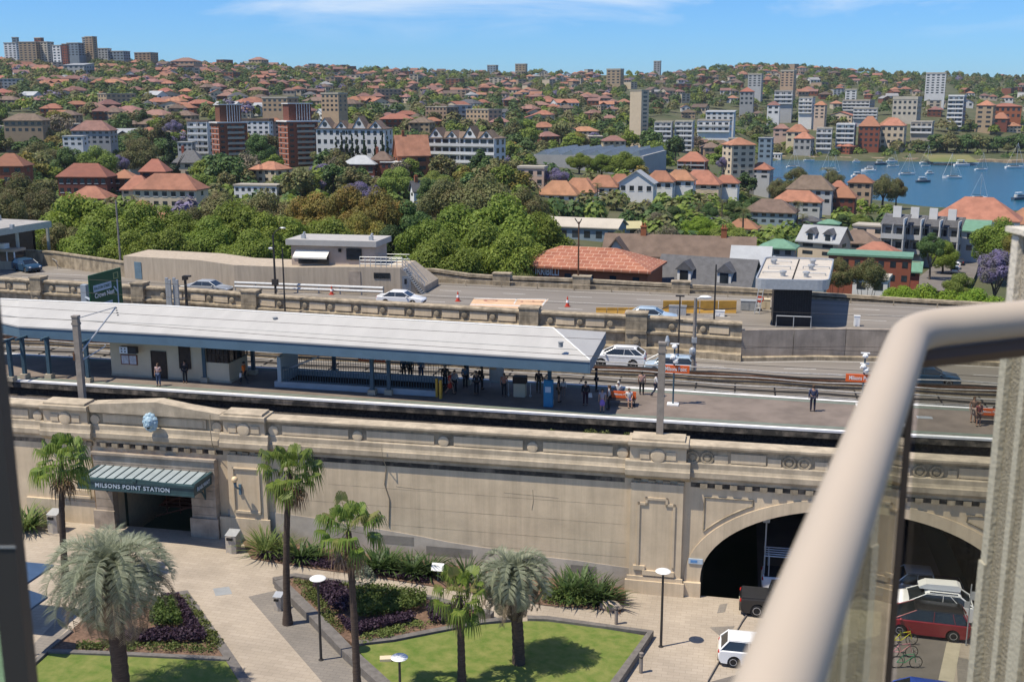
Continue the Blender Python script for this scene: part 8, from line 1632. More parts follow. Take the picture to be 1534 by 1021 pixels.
# --- far shore
for a in ((1197, 214, 30, 16, 10, 2, 3, 'hip', m_hcream, m_terra3, 'cream house under orange roof on the far shore, left', 880), (1206, 226, 26, 18, 8, 2, 3, 'hip', m_hgrey, m_terra3, 'grey waterside house with small orange roof on far shore', 862), (1172, 205, 22, 12, 6, 2, 2, 'hip', m_hpink, m_terra2, 'pinkish house above left end of far shore', 900), (1236, 224, 22, 30, 2, 4, 3, 'flat', m_hgrey, m_hconc, 'grey waterside flats left of glassy blue block', 870), (1269, 222, 26, 34, 2, 5, 3, 'flat', m_hbg, m_hwhite, 'glassy blue-grey balcony flats on far shore', 868), (1304, 222, 30, 32, 13, 4, 4, 'hip', m_hbrick, m_terra, 'brick and white flats with red pyramid roof on far shore', 866), (1341, 217, 34, 28, 10, 3, 4, 'hip', m_hcream, m_terra3, 'cream flats with orange hip roof beside trees on far shore', 868), (1338, 200, 36, 10, 12, 1, 4, 'hip', m_hpink, m_terra, 'house with orange roof just behind the cream shore flats', 900), (1362, 174, 36, 24, 4, 3, 5, 'flat', m_hconc, m_hconc, 'pale concrete terraced flats above far shore', 1010), (1385, 200, 30, 16, 2, 2, 4, 'flat', m_hconc, m_hconc, 'low pale flats hidden by far shore trees', 905), (1434, 190, 22, 44, 2, 7, 3, 'flat', m_hbg, m_hwhite, 'white and grey gridded tower above far shore trees', 960), (1478, 193, 24, 34, 7, 5, 2, 'pyr', m_htan, m_terra3, 'tan tower with orange pyramid roof above far shore trees', 955), (1512, 178, 44, 18, 4, 2, 6, 'hip', m_orbrick, m_terra, 'orange brick flats at right edge above far shore', 985), (1502, 186, 22, 8, 8, 1, 2, 'hip', m_hdbrick, m_terra, 'dark brick house under orange roof beside tan tower', 970), (1404, 141, 28, 29, 2, 8, 4, 'flat', m_hwhite, m_hconc, 'pale gridded tower high on hill at right', 1160), (1276, 150, 16, 14, 2, 4, 2, 'flat', m_hwhite, m_hconc, 'small stepped white tower above middle of far shore', 1150), (1290, 166, 40, 14, 2, 3, 6, 'flat', m_hgrey, m_hconc, 'long grey flats below stepped white tower', 1080), (1300, 178, 34, 14, 2, 3, 5, 'flat', m_hgrey, m_hconc, 'pair of pale grey flats above red pyramid roof', 1000), (1182, 130, 20, 22, 2, 6, 3, 'flat', m_htan, m_hconc, 'tan and dark tower right of grey tower on hill', 1260), (1133, 130, 20, 17, 2, 5, 3, 'flat', m_hgrey, m_hconc, 'grey and dark tower left of tan tower on hill', 1260), (922, 126, 22, 20, 2, 5, 3, 'flat', m_htan, m_hconc, 'tan apartment tower on skyline behind slab tower', 1480), (985, 108, 10, 15, 1, 5, 2, 'flat', m_hgrey, m_hconc, 'slim grey tower on the skyline', 2000), (738, 108, 14, 9, 1, 3, 3, 'flat', m_hbg, m_hconc, 'small blue-grey block on the middle skyline', 2050), (781, 106, 16, 9, 1, 3, 3, 'flat', m_htan, m_hconc, 'small tan block on the middle skyline', 2060), (1230, 178, 16, 20, 5, 4, 2, 'hip', m_hpink, m_terra, 'narrow pink block with orange roof mid hill', 985), (1176, 156, 26, 18, 2, 3, 3, 'flat', m_hgrey, m_hconc, 'grey flats mid hill above round trees', 1060), (1120, 158, 20, 20, 6, 3, 3, 'pyr', m_hgrey, m_terra, 'grey block with red pyramid roof mid hill', 1050), (1160, 172, 18, 14, 5, 2, 2, 'hip', m_hwhite, m_terra2, 'white flats with pink roof mid hill', 1020), (1210, 170, 20, 22, 2, 4, 3, 'flat', m_hwhite, m_hconc, 'white balcony flats mid hill above the cream house', 1000)):
 house(*a[:11], 'apartments', 'apartment_block', Y=a[11], dr=.7, balc=m_hwhite if a[4] <= 2 and a[11] < 1100 else None, rz=-10-(a[0] % 4)*6, lm={1434: 'the gridded tower', 1269: 'the glassy blue block', 1182: 'the tan hill tower', 1404: 'the pale hill tower', 922: 'the skyline tan tower', 1304: 'the red pyramid roof'}.get(a[0]))
# --- left ridge blocks
for a in ((18, 88, 20, 22, 1, 7, 3, 'flat', m_hwhite, m_hconc, 'white block at far left of the ridge', 1290), (24, 82, 8, 24, 1, 8, 1, 'flat', m_hbg, m_hconc, 'slim blue-grey tower behind the white block on ridge', 1330), (45, 95, 28, 30, 1, 9, 4, 'flat', m_htan, m_hconc, 'broad tan brick block on the left ridge', 1240), (68, 95, 20, 30, 1, 9, 3, 'flat', m_hconc, m_hconc, 'grey wing of the broad tan block on left ridge', 1245), (58, 70, 11, 12, 1, 3, 2, 'flat', m_hdbrick, m_hconc, 'small brown plant tower topping the broad tan block', 1255), (88, 98, 14, 28, 1, 7, 2, 'flat', m_hwhite, m_hconc, 'white and red striped block on left ridge', 1230), (99, 98, 8, 30, 1, 8, 2, 'flat', m_hbrick, m_hconc, 'narrow red slab beside the striped block on ridge', 1228), (112, 84, 20, 18, 1, 5, 3, 'flat', m_hbg, m_hconc, 'dark glass block right of red slab on ridge', 1300), (137, 86, 14, 29, 1, 9, 2, 'flat', m_htan, m_hconc, 'tallest tan tower on the left ridge', 1310), (129, 84, 8, 26, 1, 9, 1, 'flat', m_hgrey, m_hconc, 'pale wing of tallest ridge tower', 1312), (156, 88, 16, 14, 1, 4, 3, 'flat', m_hgrey, m_hconc, 'grey block right of tallest ridge tower', 1330), (178, 90, 24, 12, 1, 3, 4, 'flat', m_hbg, m_hconc, 'low green-grey block right of grey block on ridge', 1330), (217, 90, 28, 10, 1, 3, 4, 'flat', m_htan, m_hconc, 'wide low tan block with red centre on ridge', 1350), (115, 110, 36, 12, 3, 2, 4, 'skillion', m_hgrey, m_greyr, 'silver louvred roof building below the ridge blocks', 1150), (276, 97, 38, 5, 5, 1, 5, 'hip', m_htan, m_terra2, 'broad low pink roofed building on ridge', 1300), (386, 94, 24, 4, 4, 1, 4, 'hip', m_htan, m_terra2, 'low pink roofed house group on the skyline left of centre', 1600), (418, 168, 44, 20, 2, 3, 5, 'flat', m_htan, m_hconc, 'yellow brick flats above right brick tower', 650), (500, 168, 32, 26, 2, 4, 4, 'flat', m_htan, m_hconc, 'tan brick flats right of yellow flats', 660)):
 house(*a[:11], 'apartments', 'apartment_block', Y=a[11], dr=.7, rz=-22-(a[0] % 3)*6, lm={45: 'the broad tan ridge block', 137: 'the tallest ridge tower', 418: 'the yellow brick flats', 276: 'the broad pink ridge roof'}.get(a[0]))
# --- parked cars in the side street, few pixels each
for px, py, lab, m_, rz in ((1432, 399, 'white car parked in the distant side street', m_pw, 1.2), (1430, 407, 'silver car nearest in the distant side street', m_ps, 1.2), (1438, 392, 'dark car farther up the distant side street', m_pk, 1.2), (1447, 384, 'grey car at top of the distant side street', m_pg, 1.0)):
 p = P(px, py, -5.6); car('hatch', 'parked_car', lab, m_, (p.x, p.y, terr(p.x, p.y)+.95), 'W', rz, group='cars in the side street')
# ------------------------------------------------------------------ named trees of the middle ground
GB = 'bright green trees behind the control building'
for px, tr, w, Y, k, lab in ((112, 296, 143, 152, 'plane', 'tall bright green tree, nearest the toll shelter'), (168, 310, 117, 150, 'plane', 'bright green tree behind left end of control building'), (216, 306, 119, 148, 'plane', 'bright green tree behind blue door of control building'), (268, 318, 104, 150, 'plane', 'bright green tree below the large cream house'), (350, 308, 145, 150, 'plane', 'broad bright green tree left of the curved lamp standard'), (312, 326, 109, 146, 'plane', 'lower bright green tree left of the broad one'), (398, 322, 109, 148, 'plane', 'bright green tree right behind the twin lamp poles'), (440, 330, 111, 150, 'plane', 'bright green tree behind rooftop cabin, left'), (492, 330, 111, 150, 'plane', 'bright green tree behind rooftop cabin, right'), (136, 342, 109, 138, 'plane', 'front low bright tree beside boundary wall'), (90, 338, 84, 142, 'gum', 'olive tree in the shade of the toll shelter'), (190, 348, 91, 138, 'plane', 'front low bright tree above left end of control building'), (250, 346, 104, 138, 'plane', 'front low bright tree above the blue door wall'), (372, 346, 109, 138, 'plane', 'front low bright tree left of rooftop cabin'),
 (690, 312, 145, 160, 'plane', 'large bright green tree left of the big pair behind stairs'), (762, 296, 158, 158, 'plane', 'largest bright green tree, left of the brick hall'), (640, 334, 114, 148, 'plane', 'bright green tree just above the outside stair'), (722, 338, 143, 144, 'plane', 'front bright tree above the far parapet post'), (808, 322, 104, 156, 'plane', 'bright green tree touching left end of the brick hall'), (668, 352, 117, 138, 'plane', 'low bright tree right of the outside stair'), (768, 352, 117, 140, 'plane', 'low bright tree left of the hall lettering'),
 (608, 304, 84, 186, 'dark', 'very dark tree among gums above the stair railing'), (520, 282, 100, 192, 'olive', 'olive yellow gum left of the very dark tree'), (570, 284, 90, 188, 'olive', 'tall olive yellow gum beside the very dark tree'), (470, 292, 100, 196, 'olive', 'broad olive gum below the white flat roofed house'), (540, 320, 80, 160, 'olive', 'front olive gum right of rooftop cabin'), (585, 340, 70, 150, 'dark', 'dark bushy tree right behind stair platform'), (720, 264, 130, 232, 'gum', 'very broad brownish gum below white gabled apartments'), (668, 272, 96, 236, 'gum', 'brownish gum left of the very broad gum'), (785, 282, 80, 226, 'gum', 'brownish gum right of the very broad gum'), (330, 292, 110, 205, 'gum', 'grey-green gum below large cream house'), (400, 286, 100, 208, 'gum', 'grey-green gum below the white flat roofed house'), (290, 312, 70, 200, 'gum', 'grey-green gum beside small orange roof'), (25, 262, 92, 215, 'gum', 'wide olive gum at left edge above toll shelter'), (66, 286, 80, 205, 'gum', 'olive gum right of wide gum at left edge'), (5, 292, 70, 190, 'gum', 'olive gum partly out of frame at left edge'),
 (597, 246, 62, 330, 'light', 'round light green tree below steep orange house'), (652, 252, 52, 345, 'light', 'light green tree below white gabled apartments, left'), (640, 268, 44, 300, 'dark', 'dark tree beside small white cottage'), (140, 212, 66, 400, 'light', 'yellow-green tree above the long brick house'), (100, 222, 56, 395, 'dark', 'dark green tree left of yellow-green tree'), (58, 214, 74, 430, 'gum', 'gum on left slope above orange roofed brick house'), (212, 208, 66, 450, 'gum', 'tall gum behind dark conifer'), (252, 200, 26, 400, 'cyp', 'big dark conifer left of grey slate house'), (385, 202, 50, 455, 'dark', 'dark tree filling gap between twin brick towers'), (372, 222, 36, 450, 'dark', 'lower dark tree between twin brick towers'), (430, 262, 26, 350, 'dark', 'dark slender tree right of white flat roofed house'), (175, 228, 34, 420, 'jac', 'jacaranda right of the yellow-green tree'), (537, 266, 56, 300, 'jac', 'jacaranda below the dark timber house'), (833, 247, 40, 372, 'jac', 'round jacaranda beside pale pink house'), (1085, 232, 26, 475, 'jac', 'jacaranda left of the cream tower'), (258, 176, 30, 560, 'jac', 'jacaranda far up the left slope'), (1498, 366, 72, 185, 'jac', 'large jacaranda near right edge above lime trees'),
 (868, 230, 59, 470, 'plane', 'green tree before saw-tooth shed, left of three'), (902, 232, 59, 468, 'plane', 'green tree before saw-tooth shed, middle of three'), (938, 228, 62, 466, 'plane', 'green tree before saw-tooth shed, right of three'), (1050, 318, 86, 260, 'lime', 'rounded yellow-green tree above the long brown terrace'), (1092, 330, 60, 255, 'light', 'light green tree right of rounded yellow-green tree'), (1010, 310, 66, 300, 'dark', 'dark tree in gardens below orange row'), (1060, 306, 60, 320, 'dark', 'dark tree behind rounded yellow-green tree'), (1100, 302, 56, 330, 'dark', 'dark tree left of blue-grey flats'), (1130, 296, 40, 350, 'dark', 'dark tree above blue-grey flats roof'), (985, 318, 60, 290, 'grey', 'twiggy grey tree right of the blue-grey hall'), (930, 346, 56, 225, 'gum', 'brownish gum before the blue-grey hall'), (860, 366, 70, 205, 'grey', 'twiggy grey tree behind brick hall roof'), (965, 344, 70, 225, 'grey', 'twiggy grey tree above long brown terrace'), (1000, 338, 60, 230, 'grey', 'twiggy grey tree left of rounded yellow-green tree'),
 (1325, 262, 46, 440, 'gum', 'dark gum at water edge right of tan block'), (1345, 268, 34, 445, 'gum', 'second gum on the point by the water'), (1290, 318, 44, 330, 'light', 'bushy green tree in garden lawn'), (1262, 322, 44, 325, 'dark', 'dark bush beside the garden lawn'), (1250, 255, 34, 455, 'gum', 'gum at the water edge behind brown roof'), (1195, 252, 50, 470, 'gum', 'spreading gum at water edge behind flats'), (1168, 268, 36, 440, 'gum', 'gum left of grey flats with brown roof'), (1180, 360, 40, 235, 'light', 'light green tree behind green roofed cottage'),
 (1390, 412, 100, 160, 'lime', 'lime green spreading tree above balcony rail corner'), (1352, 420, 60, 158, 'lime', 'lime green tree left of larger lime green tree'), (1466, 420, 92, 158, 'lime', 'lime green spreading tree below jacaranda'), (1440, 405, 50, 175, 'light', 'light green tree behind the two lime trees'), (1504, 328, 85, 225, 'plane', 'green street tree at right edge above jacaranda'), (1530, 345, 60, 205, 'olive', 'olive tree at extreme right edge'), (1302, 388, 56, 150, 'gum', 'gum in front of dark red brick building, right'), (1256, 388, 52, 150, 'gum', 'gum in front of dark red brick building, left'), (1398, 350, 44, 225, 'dark', 'dark tree at right end of dark brick building'), (1416, 362, 46, 235, 'plane', 'green tree before the green skillion house')):
 treepx(k, px, tr, w, Y, lab, 'near', 'trees of the near slope')
for i, (px, tr) in enumerate(((503, 205), (511, 200), (519, 196), (527, 203), (535, 200), (545, 198), (562, 205), (573, 200), (580, 204))):
 treepx('cyp', px, tr, 9, 452, 'narrow dark cypress in row before long white gabled block', 'mid', 'row of cypresses')
for px, tr, Y, lab in ((1114, 306, 262, 'shaggy tall palm below blue-grey flats'), (1241, 247, 415, 'tall palm against the water by brown roof'), (1196, 298, 330, 'palm before grey flats with orange roof'), (1203, 318, 318, 'small palm in garden right of blue-grey flats'), (1047, 300, 300, 'palm in gardens below orange row'), (1082, 296, 320, 'palm beside wide orange roofed house'), (868, 290, 345, 'palm beside the orange roofed row'), (895, 272, 350, 'short palm in the orange roofed row'), (200, 290, 290, 'palm left of large cream house'), (193, 195, 455, 'palm on slope right of the grey flats'), (775, 402, 132, 'feathery palm left of hall lettering')): palmpx(px, tr, Y, lab)
for i, px in enumerate(range(1376, 1545, 15)):
 treepx('dark' if i % 3 else 'gum', px, 205+R.uniform(-10, 12), 36, 860+R.uniform(-10, 25), 'dark shore tree, %s from the left in the grove beside the far park lawn' % ('first second third fourth fifth sixth seventh eighth ninth tenth eleventh twelfth'.split()[i]), 'mid', 'shore trees')
TAKEN.append((1370, 205, 1560, 240)); TAKEN.append((1395, 228, 1470, 245))
# ------------------------------------------------------------------ the rest of the hillside
rs = random.Random(77)
HK = [('orange hip-roofed', 'cream', 'hip', m_terra3, m_hcream), ('orange hip-roofed', 'brick', 'hip', m_terra, m_hbrick), ('pink-tiled', 'brick', 'hip', m_terra2, m_hdbrick), ('orange gabled', 'white', 'gable', m_terra3, m_hwhite), ('red-tiled', 'cream', 'gablef', m_terra, m_hcream), ('brown hip-roofed', 'tan', 'hip', m_brownr, m_htan), ('pink-tiled', 'cream', 'hip', m_terra2, m_hcream), ('grey-roofed', 'white', 'gable', m_greyr, m_hwhite), ('flat-roofed', 'grey', 'flat', m_hconc, m_hgrey), ('flat-roofed', 'tan', 'flat', m_hconc, m_htan), ('slate-roofed', 'white', 'hip', m_slater, m_hwhite)]
HWT = [10, 12, 11, 5, 7, 7, 8, 3, 2, 2, 3]
PRO = []
for i, (rn, wn, rf, rm, wl) in enumerate(HK):
 two = []
 for j in range(2):
  w, d, fl = (15, 11, 2) if j == 0 else (22, 13, 3 if rf == 'flat' else 2)
  if rf == 'flat' and j: w, fl = 24, 4
  h = 3.1*fl; rh = 3.4 if rf != 'flat' else .5
  b = (roof_mb(rf, w, d, h, rh) if rf != 'flat' else roof_mb('flat', w, d, h, .5, .3))
  if rf in ('hip', 'gable'):       # a projecting front bay with its own roof
   c = roof_mb('hip' if rf == 'hip' else 'gablef', 6, 6, h, 2.2); b.add([(x-w*.22, y-d*.42, z) for x, y, z in c.v], c.f)
  b = b.mesh('roof', rm); v = walls_mb(rf, w, d, h, rh, -6)
  for s_ in winspots(w, d, h, fl, 4 if j == 0 else 6): win_mb(v, s_, w, d, mi=1)
  two.append((w, d, h+rh, v.mesh('wall', [wl, m_glz]), b, fl))
 PRO.append(two)
items = []
row = 96.0
def okbox(px, py, m=0): return not any(a-m < px < c+m and b < py < d+m for a, b, c, d in TAKEN)
while row < 300:
 z0 = max(0.75, 0.75+(row-100)*0.0165); px = -30.0+rs.uniform(0, 8)
 while px < 1570:
  x = px+rs.uniform(-3, 3)*z0; y = row+rs.uniform(-1.5, 1.5)*z0; px += 10.5*z0*rs.uniform(.8, 1.2)
  g = GT(x, y, 240, 2400)
  if g is None or g.z < WZ+1.2 or g.y > 2350: continue
  if 1150 < x < 1560 and y > 236: continue
  if x > 1060 and y > 240: continue
  if 850 < x and y > 268: continue
  if y > 250 and not (0 < x < 480): continue
  items.append((x, y, g, PF/proj(g)[2]))
 row += 3.7*z0
hou, tre = [], []
for x, y, g, s in items:
 if not okbox(x, y, 3): continue
 pr = .40
 if x > 1370 and y < 150: pr = .06 if y < 132 else .25
 elif x > 1300 and y < 128: pr = .2
 elif y > 238: pr = .15
 elif 1100 < x < 1215 and 160 < y < 215: pr = .15
 n = sin(x*.021+y*.13)+sin(x*.057-y*.09+2); pr += .13*n
 if y < 103: pr *= .45
 (hou if rs.random() < pr else tre).append((x, y, g, s))
hou.sort(key=lambda a: -a[3]); tre.sort(key=lambda a: -a[3])
ORD = ['nearest', 'second nearest', 'third nearest', 'fourth nearest', 'fifth nearest', 'sixth nearest', 'seventh nearest', 'eighth nearest', 'ninth nearest', 'tenth nearest', 'eleventh nearest', 'twelfth nearest', 'thirteenth nearest', 'fourteenth nearest', 'fifteenth nearest', 'sixteenth nearest', 'seventeenth nearest', 'eighteenth nearest']
def relabel(objs):              # objs: (object, description, px, row)
 by = {}
 for o, ds, x, y in objs:
  nm, lx, ly = min(LMK, key=lambda l: (l[1]-x)**2+((l[2]-y)*1.6)**2); dx, dy = x-lx, y-ly
  dr = ('right of' if dx > 0 else 'left of') if abs(dx) > 1.3*abs(dy) else ('below' if dy > 0 else 'above')
  by.setdefault((ds, dr, nm), []).append((dx*dx+dy*dy, o))
 for (ds, dr, nm), L_ in by.items():
  L_.sort(key=lambda a: a[0])
  for i, (_, o) in enumerate(L_): o['label'] = ('%s, %s of its kind %s %s' % (ds, ORD[min(i, 17)], dr, nm) if len(ds.replace('-', ' ').split()+nm.replace('-', ' ').split()) < 10 else '%s, %s %s %s' % (ds, ORD[min(i, 17)], dr, nm))
lab = []
NH, NTR = 175, 60
for x, y, g, s in hou[:NH]:
 i = rs.choices(range(len(HK)), HWT)[0]; j = rs.random() < .3; w, d, hh, a, b, fl = PRO[i][j]; k = rs.uniform(.75, 1.02); face = atan2(-g.x, g.y)+rs.choice([0, 0, pi/2, .4, -.4, -.8])+rs.uniform(-.2, .2)
 th = link(bpy.data.objects.new('house' if HK[i][2] != 'flat' else 'apartment_block', None)); th.location = (g.x, g.y+d*.5, g.z+.3); th.rotation_euler = (0, 0, face); th.scale = (k, k, k); tag(th, '', 'house' if HK[i][2] != 'flat' else 'apartments', 'houses on the hillside')
 for nm, me in (('wall', a), ('roof', b)): o = link(bpy.data.objects.new(nm, me)); o.parent = th
 lab.append((th, '%s %s %s' % (HK[i][0], HK[i][1], ('house' if not j else 'long house') if HK[i][2] != 'flat' else ('flats' if not j else 'tall flats')), x, y))
relabel(lab); lab = []
KT = ['dark', 'gum', 'plane', 'light', 'olive', 'jac', 'cyp', 'grey']; KW = [34, 24, 13, 11, 6, 4, 3, 4]
KN = {'dark': 'round dark green tree', 'gum': 'grey-green gum tree', 'plane': 'leafy bright green tree', 'light': 'light green tree', 'olive': 'olive yellow tree', 'jac': 'purple jacaranda', 'cyp': 'pointed dark conifer', 'grey': 'brownish twiggy tree'}
for x, y, g, s in tre[:NTR]:
 k = rs.choices(KT, KW)[0]; w = rs.uniform(9, 17)*(1 if k != 'cyp' else .4); h = rs.uniform(9, 15)
 if k == 'jac': w, h = rs.uniform(9, 12), rs.uniform(7, 9)
 th = tree(k, g, w, h, '', 'trees on the hillside', 'far' if s < 2.4 else 'mid', rs); lab.append((th, KN[k], x, y))
# trees that stand in the gaps between the named buildings
gap = []
for _ in range(3000):
 xx, yy = rs.uniform(-20, 1340), rs.uniform(188, 300)
 if (xx > 1130 and 232 < yy < 300) or (xx > 1145 and yy > 225) or (1085 < xx < 1250 and 318 < yy < 350) or (800 < xx < 975 and 244 < yy < 268) or not okbox(xx, yy, 1): continue
 g = GT(xx, yy, 200, 1500)
 if g is None or g.z < WZ+1.5 or any(abs(a-xx) < 9 and abs(b-yy) < 6 for a, b in gap): continue
 gap.append((xx, yy)); k = rs.choices(KT, KW)[0]; th = tree(k, g, rs.uniform(7, 12)*(1 if k != 'cyp' else .5), rs.uniform(5, 10.5), '', 'trees on the hillside', 'far' if yy < 240 else 'mid', rs); lab.append((th, KN[k], xx, yy))
 if len(gap) > 185: break
relabel(lab)
# distant remainder as two masses
wls = [m_hcream, m_hbrick, m_htan, m_hwhite, m_hdbrick]; rfs = [m_terra, m_terra2, m_terra3, m_brownr, m_greyr]
mats = [M('far_wall_%d' % i, c, 0.9, .02, .2, coord='Pos') for i, c in enumerate(((.5, .42, .31), (.2, .08, .05), (.34, .25, .17), (.6, .58, .54)))]+[M('far_roof_%d' % i, c, .9, .02, .3, coord='Pos') for i, c in enumerate(((.27, .125, .085), (.22, .125, .105), (.33, .165, .105), (.14, .10, .08), (.28, .28, .28)))]+[m_glz]
v = MB()
def xf(mb, o, rz, k, mi0=None):
 c, n = cos(rz), sin(rz); return [(o.x+(x*c-y*n)*k, o.y+(x*n+y*c)*k, o.z+z*k) for x, y, z in mb.v]
SM = []
for rf in ('hip', 'gable', 'flat'):
 w, d, h, rh = (14, 11, 4.5, 3.2) if rf != 'flat' else (20, 12, 9, .4); a = walls_mb(rf, w, d, h, rh, -6); b = roof_mb(rf, w, d, h, rh, .5) if rf != 'flat' else roof_mb('flat', w, d, h, .4, .2); c = MB()
 for s_ in winspots(w, d, h, 1 if rf != 'flat' else 3, 3): win_mb(c, s_, w, d, .12)
 SM.append((a, b, c))
for x, y, g, s in hou[NH:]:
 a, b, c = SM[rs.choices((0, 1, 2), (10, 5, 2))[0]]; rz = rs.uniform(-.6, .6)+rs.choice((0, pi/2)); k = rs.uniform(.7, 1.05); o = g+Vector((0, 5, 1.5)); wi = rs.choices(range(4), (6, 5, 3, 2))[0]; ri = rs.choices(range(5), (8, 7, 6, 4, 1))[0]
 if a is SM[2][0]: ri = 4
 v.add(xf(a, o, rz, k), a.f, wi); v.add(xf(b, o, rz, k), b.f, 4+ri); v.add(xf(c, o, rz, k), c.f, 9)
struct('distant_houses', v, mats, frame='W', kind='stuff', recalc=False)
v = MB(); tiny = []
for i in range(5):
 q = MB(); r_ = random.Random(i)
 for _ in range(120):
  d = Vector((r_.gauss(0, 1), r_.gauss(0, 1), abs(r_.gauss(0, 1))*.9+.05)).normalized(); p = Vector((d.x*5*r_.uniform(.75, 1.05), d.y*5*r_.uniform(.75, 1.05), 3+d.z*5.5*r_.uniform(.7, 1.08))); nn = (d+Vector((r_.uniform(-.5, .5), r_.uniform(-.5, .5), r_.uniform(-.2, .7)))).normalized(); e = nn.cross(Vector((r_.uniform(-1, 1), r_.uniform(-1, 1), r_.uniform(-1, 1)))).normalized(); f = nn.cross(e); k = r_.uniform(1.2, 2.6)
  q.add([p-e*k*.55, p+f*k*.45, p+e*k*.55, p-f*k*.45], [(0, 1, 2, 3)])
 tiny.append(q)
tm_ = [FOL[k] for k in ('dark', 'gum', 'plane', 'light', 'jac')]
for x, y, g, s in tre[NTR:]:
 for _ in range(2 if y > 104 else 3):
  o = g+Vector((rs.uniform(-9, 9), rs.uniform(-6, 12), -.5)); q = tiny[rs.randrange(5)]; k = rs.uniform(.75, 1.3)*(.85 if y < 104 else 1); v.add(xf(q, o, rs.uniform(0, 6), k), q.f, rs.choices(range(5), (44, 30, 8, 8, 3))[0])
# tree fringe between the houses too
for x, y, g, s in hou:
 if rs.random() < .95: q = tiny[rs.randrange(5)]; o = g+Vector((rs.choice((-1, 1))*rs.uniform(8, 12), rs.uniform(-8, 4), -.8)); v.add(xf(q, o, rs.uniform(0, 6), rs.uniform(.5, .85)), q.f, rs.choices(range(5), (40, 30, 8, 8, 3))[0])
struct('distant_trees', v, tm_, frame='W', kind='stuff', recalc=False)
# low understory shrubs that close the ground between near trees and gardens
v = MB()
for x, y, w in [(x, y, 1) for x in range(-20, 1120, 13) for y in (262, 276, 292, 310, 330, 352)]+[(x, y, 1) for x in range(1000, 1330, 12) for y in (270, 284, 300, 318, 338, 360, 384)]+[(x, y, 1) for x in range(480, 1140, 9) for y in (192, 201, 211, 222, 234, 248)]+[(x, y, 1) for x in range(1130, 1540, 8) for y in (232, 226)]:
 xx, yy = x+rs.uniform(-6, 6), y+rs.uniform(-6, 6)
 if not okbox(xx, yy, -2) and rs.random() < .8: continue
 g = GT(xx, yy, 160, 2400)
 if g is None or g.z < WZ+.8: continue
 if 1085 < xx < 1250 and 318 < yy < 350: continue
 q = tiny[rs.randrange(5)]; v.add(xf(q, g+Vector((0, 0, -2.2)), rs.uniform(0, 6), rs.uniform(.45, .95)), q.f, rs.choices(range(5), (24, 26, 16, 24, 1))[0])
struct('garden_shrubs', v, tm_, frame='W', kind='stuff', recalc=False)
# ------------------------------------------------------------------ boats
m_hull = M('boat_hull', (0.72, 0.72, 0.72), 0.4, 1, .08, rnd=.1); m_hulld = M('dark_boat_hull', (0.06, 0.09, 0.13), 0.4, 1, .1); m_deck = M('boat_deck', (0.55, 0.54, 0.5), .6, 1, .1); m_sail = M('sail_cover', (0.06, 0.14, 0.2), .7, 1, .1)
def hull(L_, B, Hh):
 v = MB(); n = 9; vs = []
 for i in range(n):
  f = i/(n-1); x = -L_/2+L_*f; b = B/2*(1-max(0, (f-.45)/.55)**2.2)*(.82+.18*min(1, f*4)); z = Hh*(1+.25*f*f); vs += [(x+.0, -b*.6, -.4), (x, -b, z), (x, b, z), (x, b*.6, -.4)]
 for i in range(n-1):
  for k in range(3): v.f.append((4*i+k, 4*i+4+k, 4*i+5+k, 4*i+1+k)); v.m.append(0)
 v.f += [(0, 1, 2, 3), (4*n-1, 4*n-2, 4*n-3, 4*n-4)]; v.m += [0, 0]; v.v = vs; return v
BM = {}
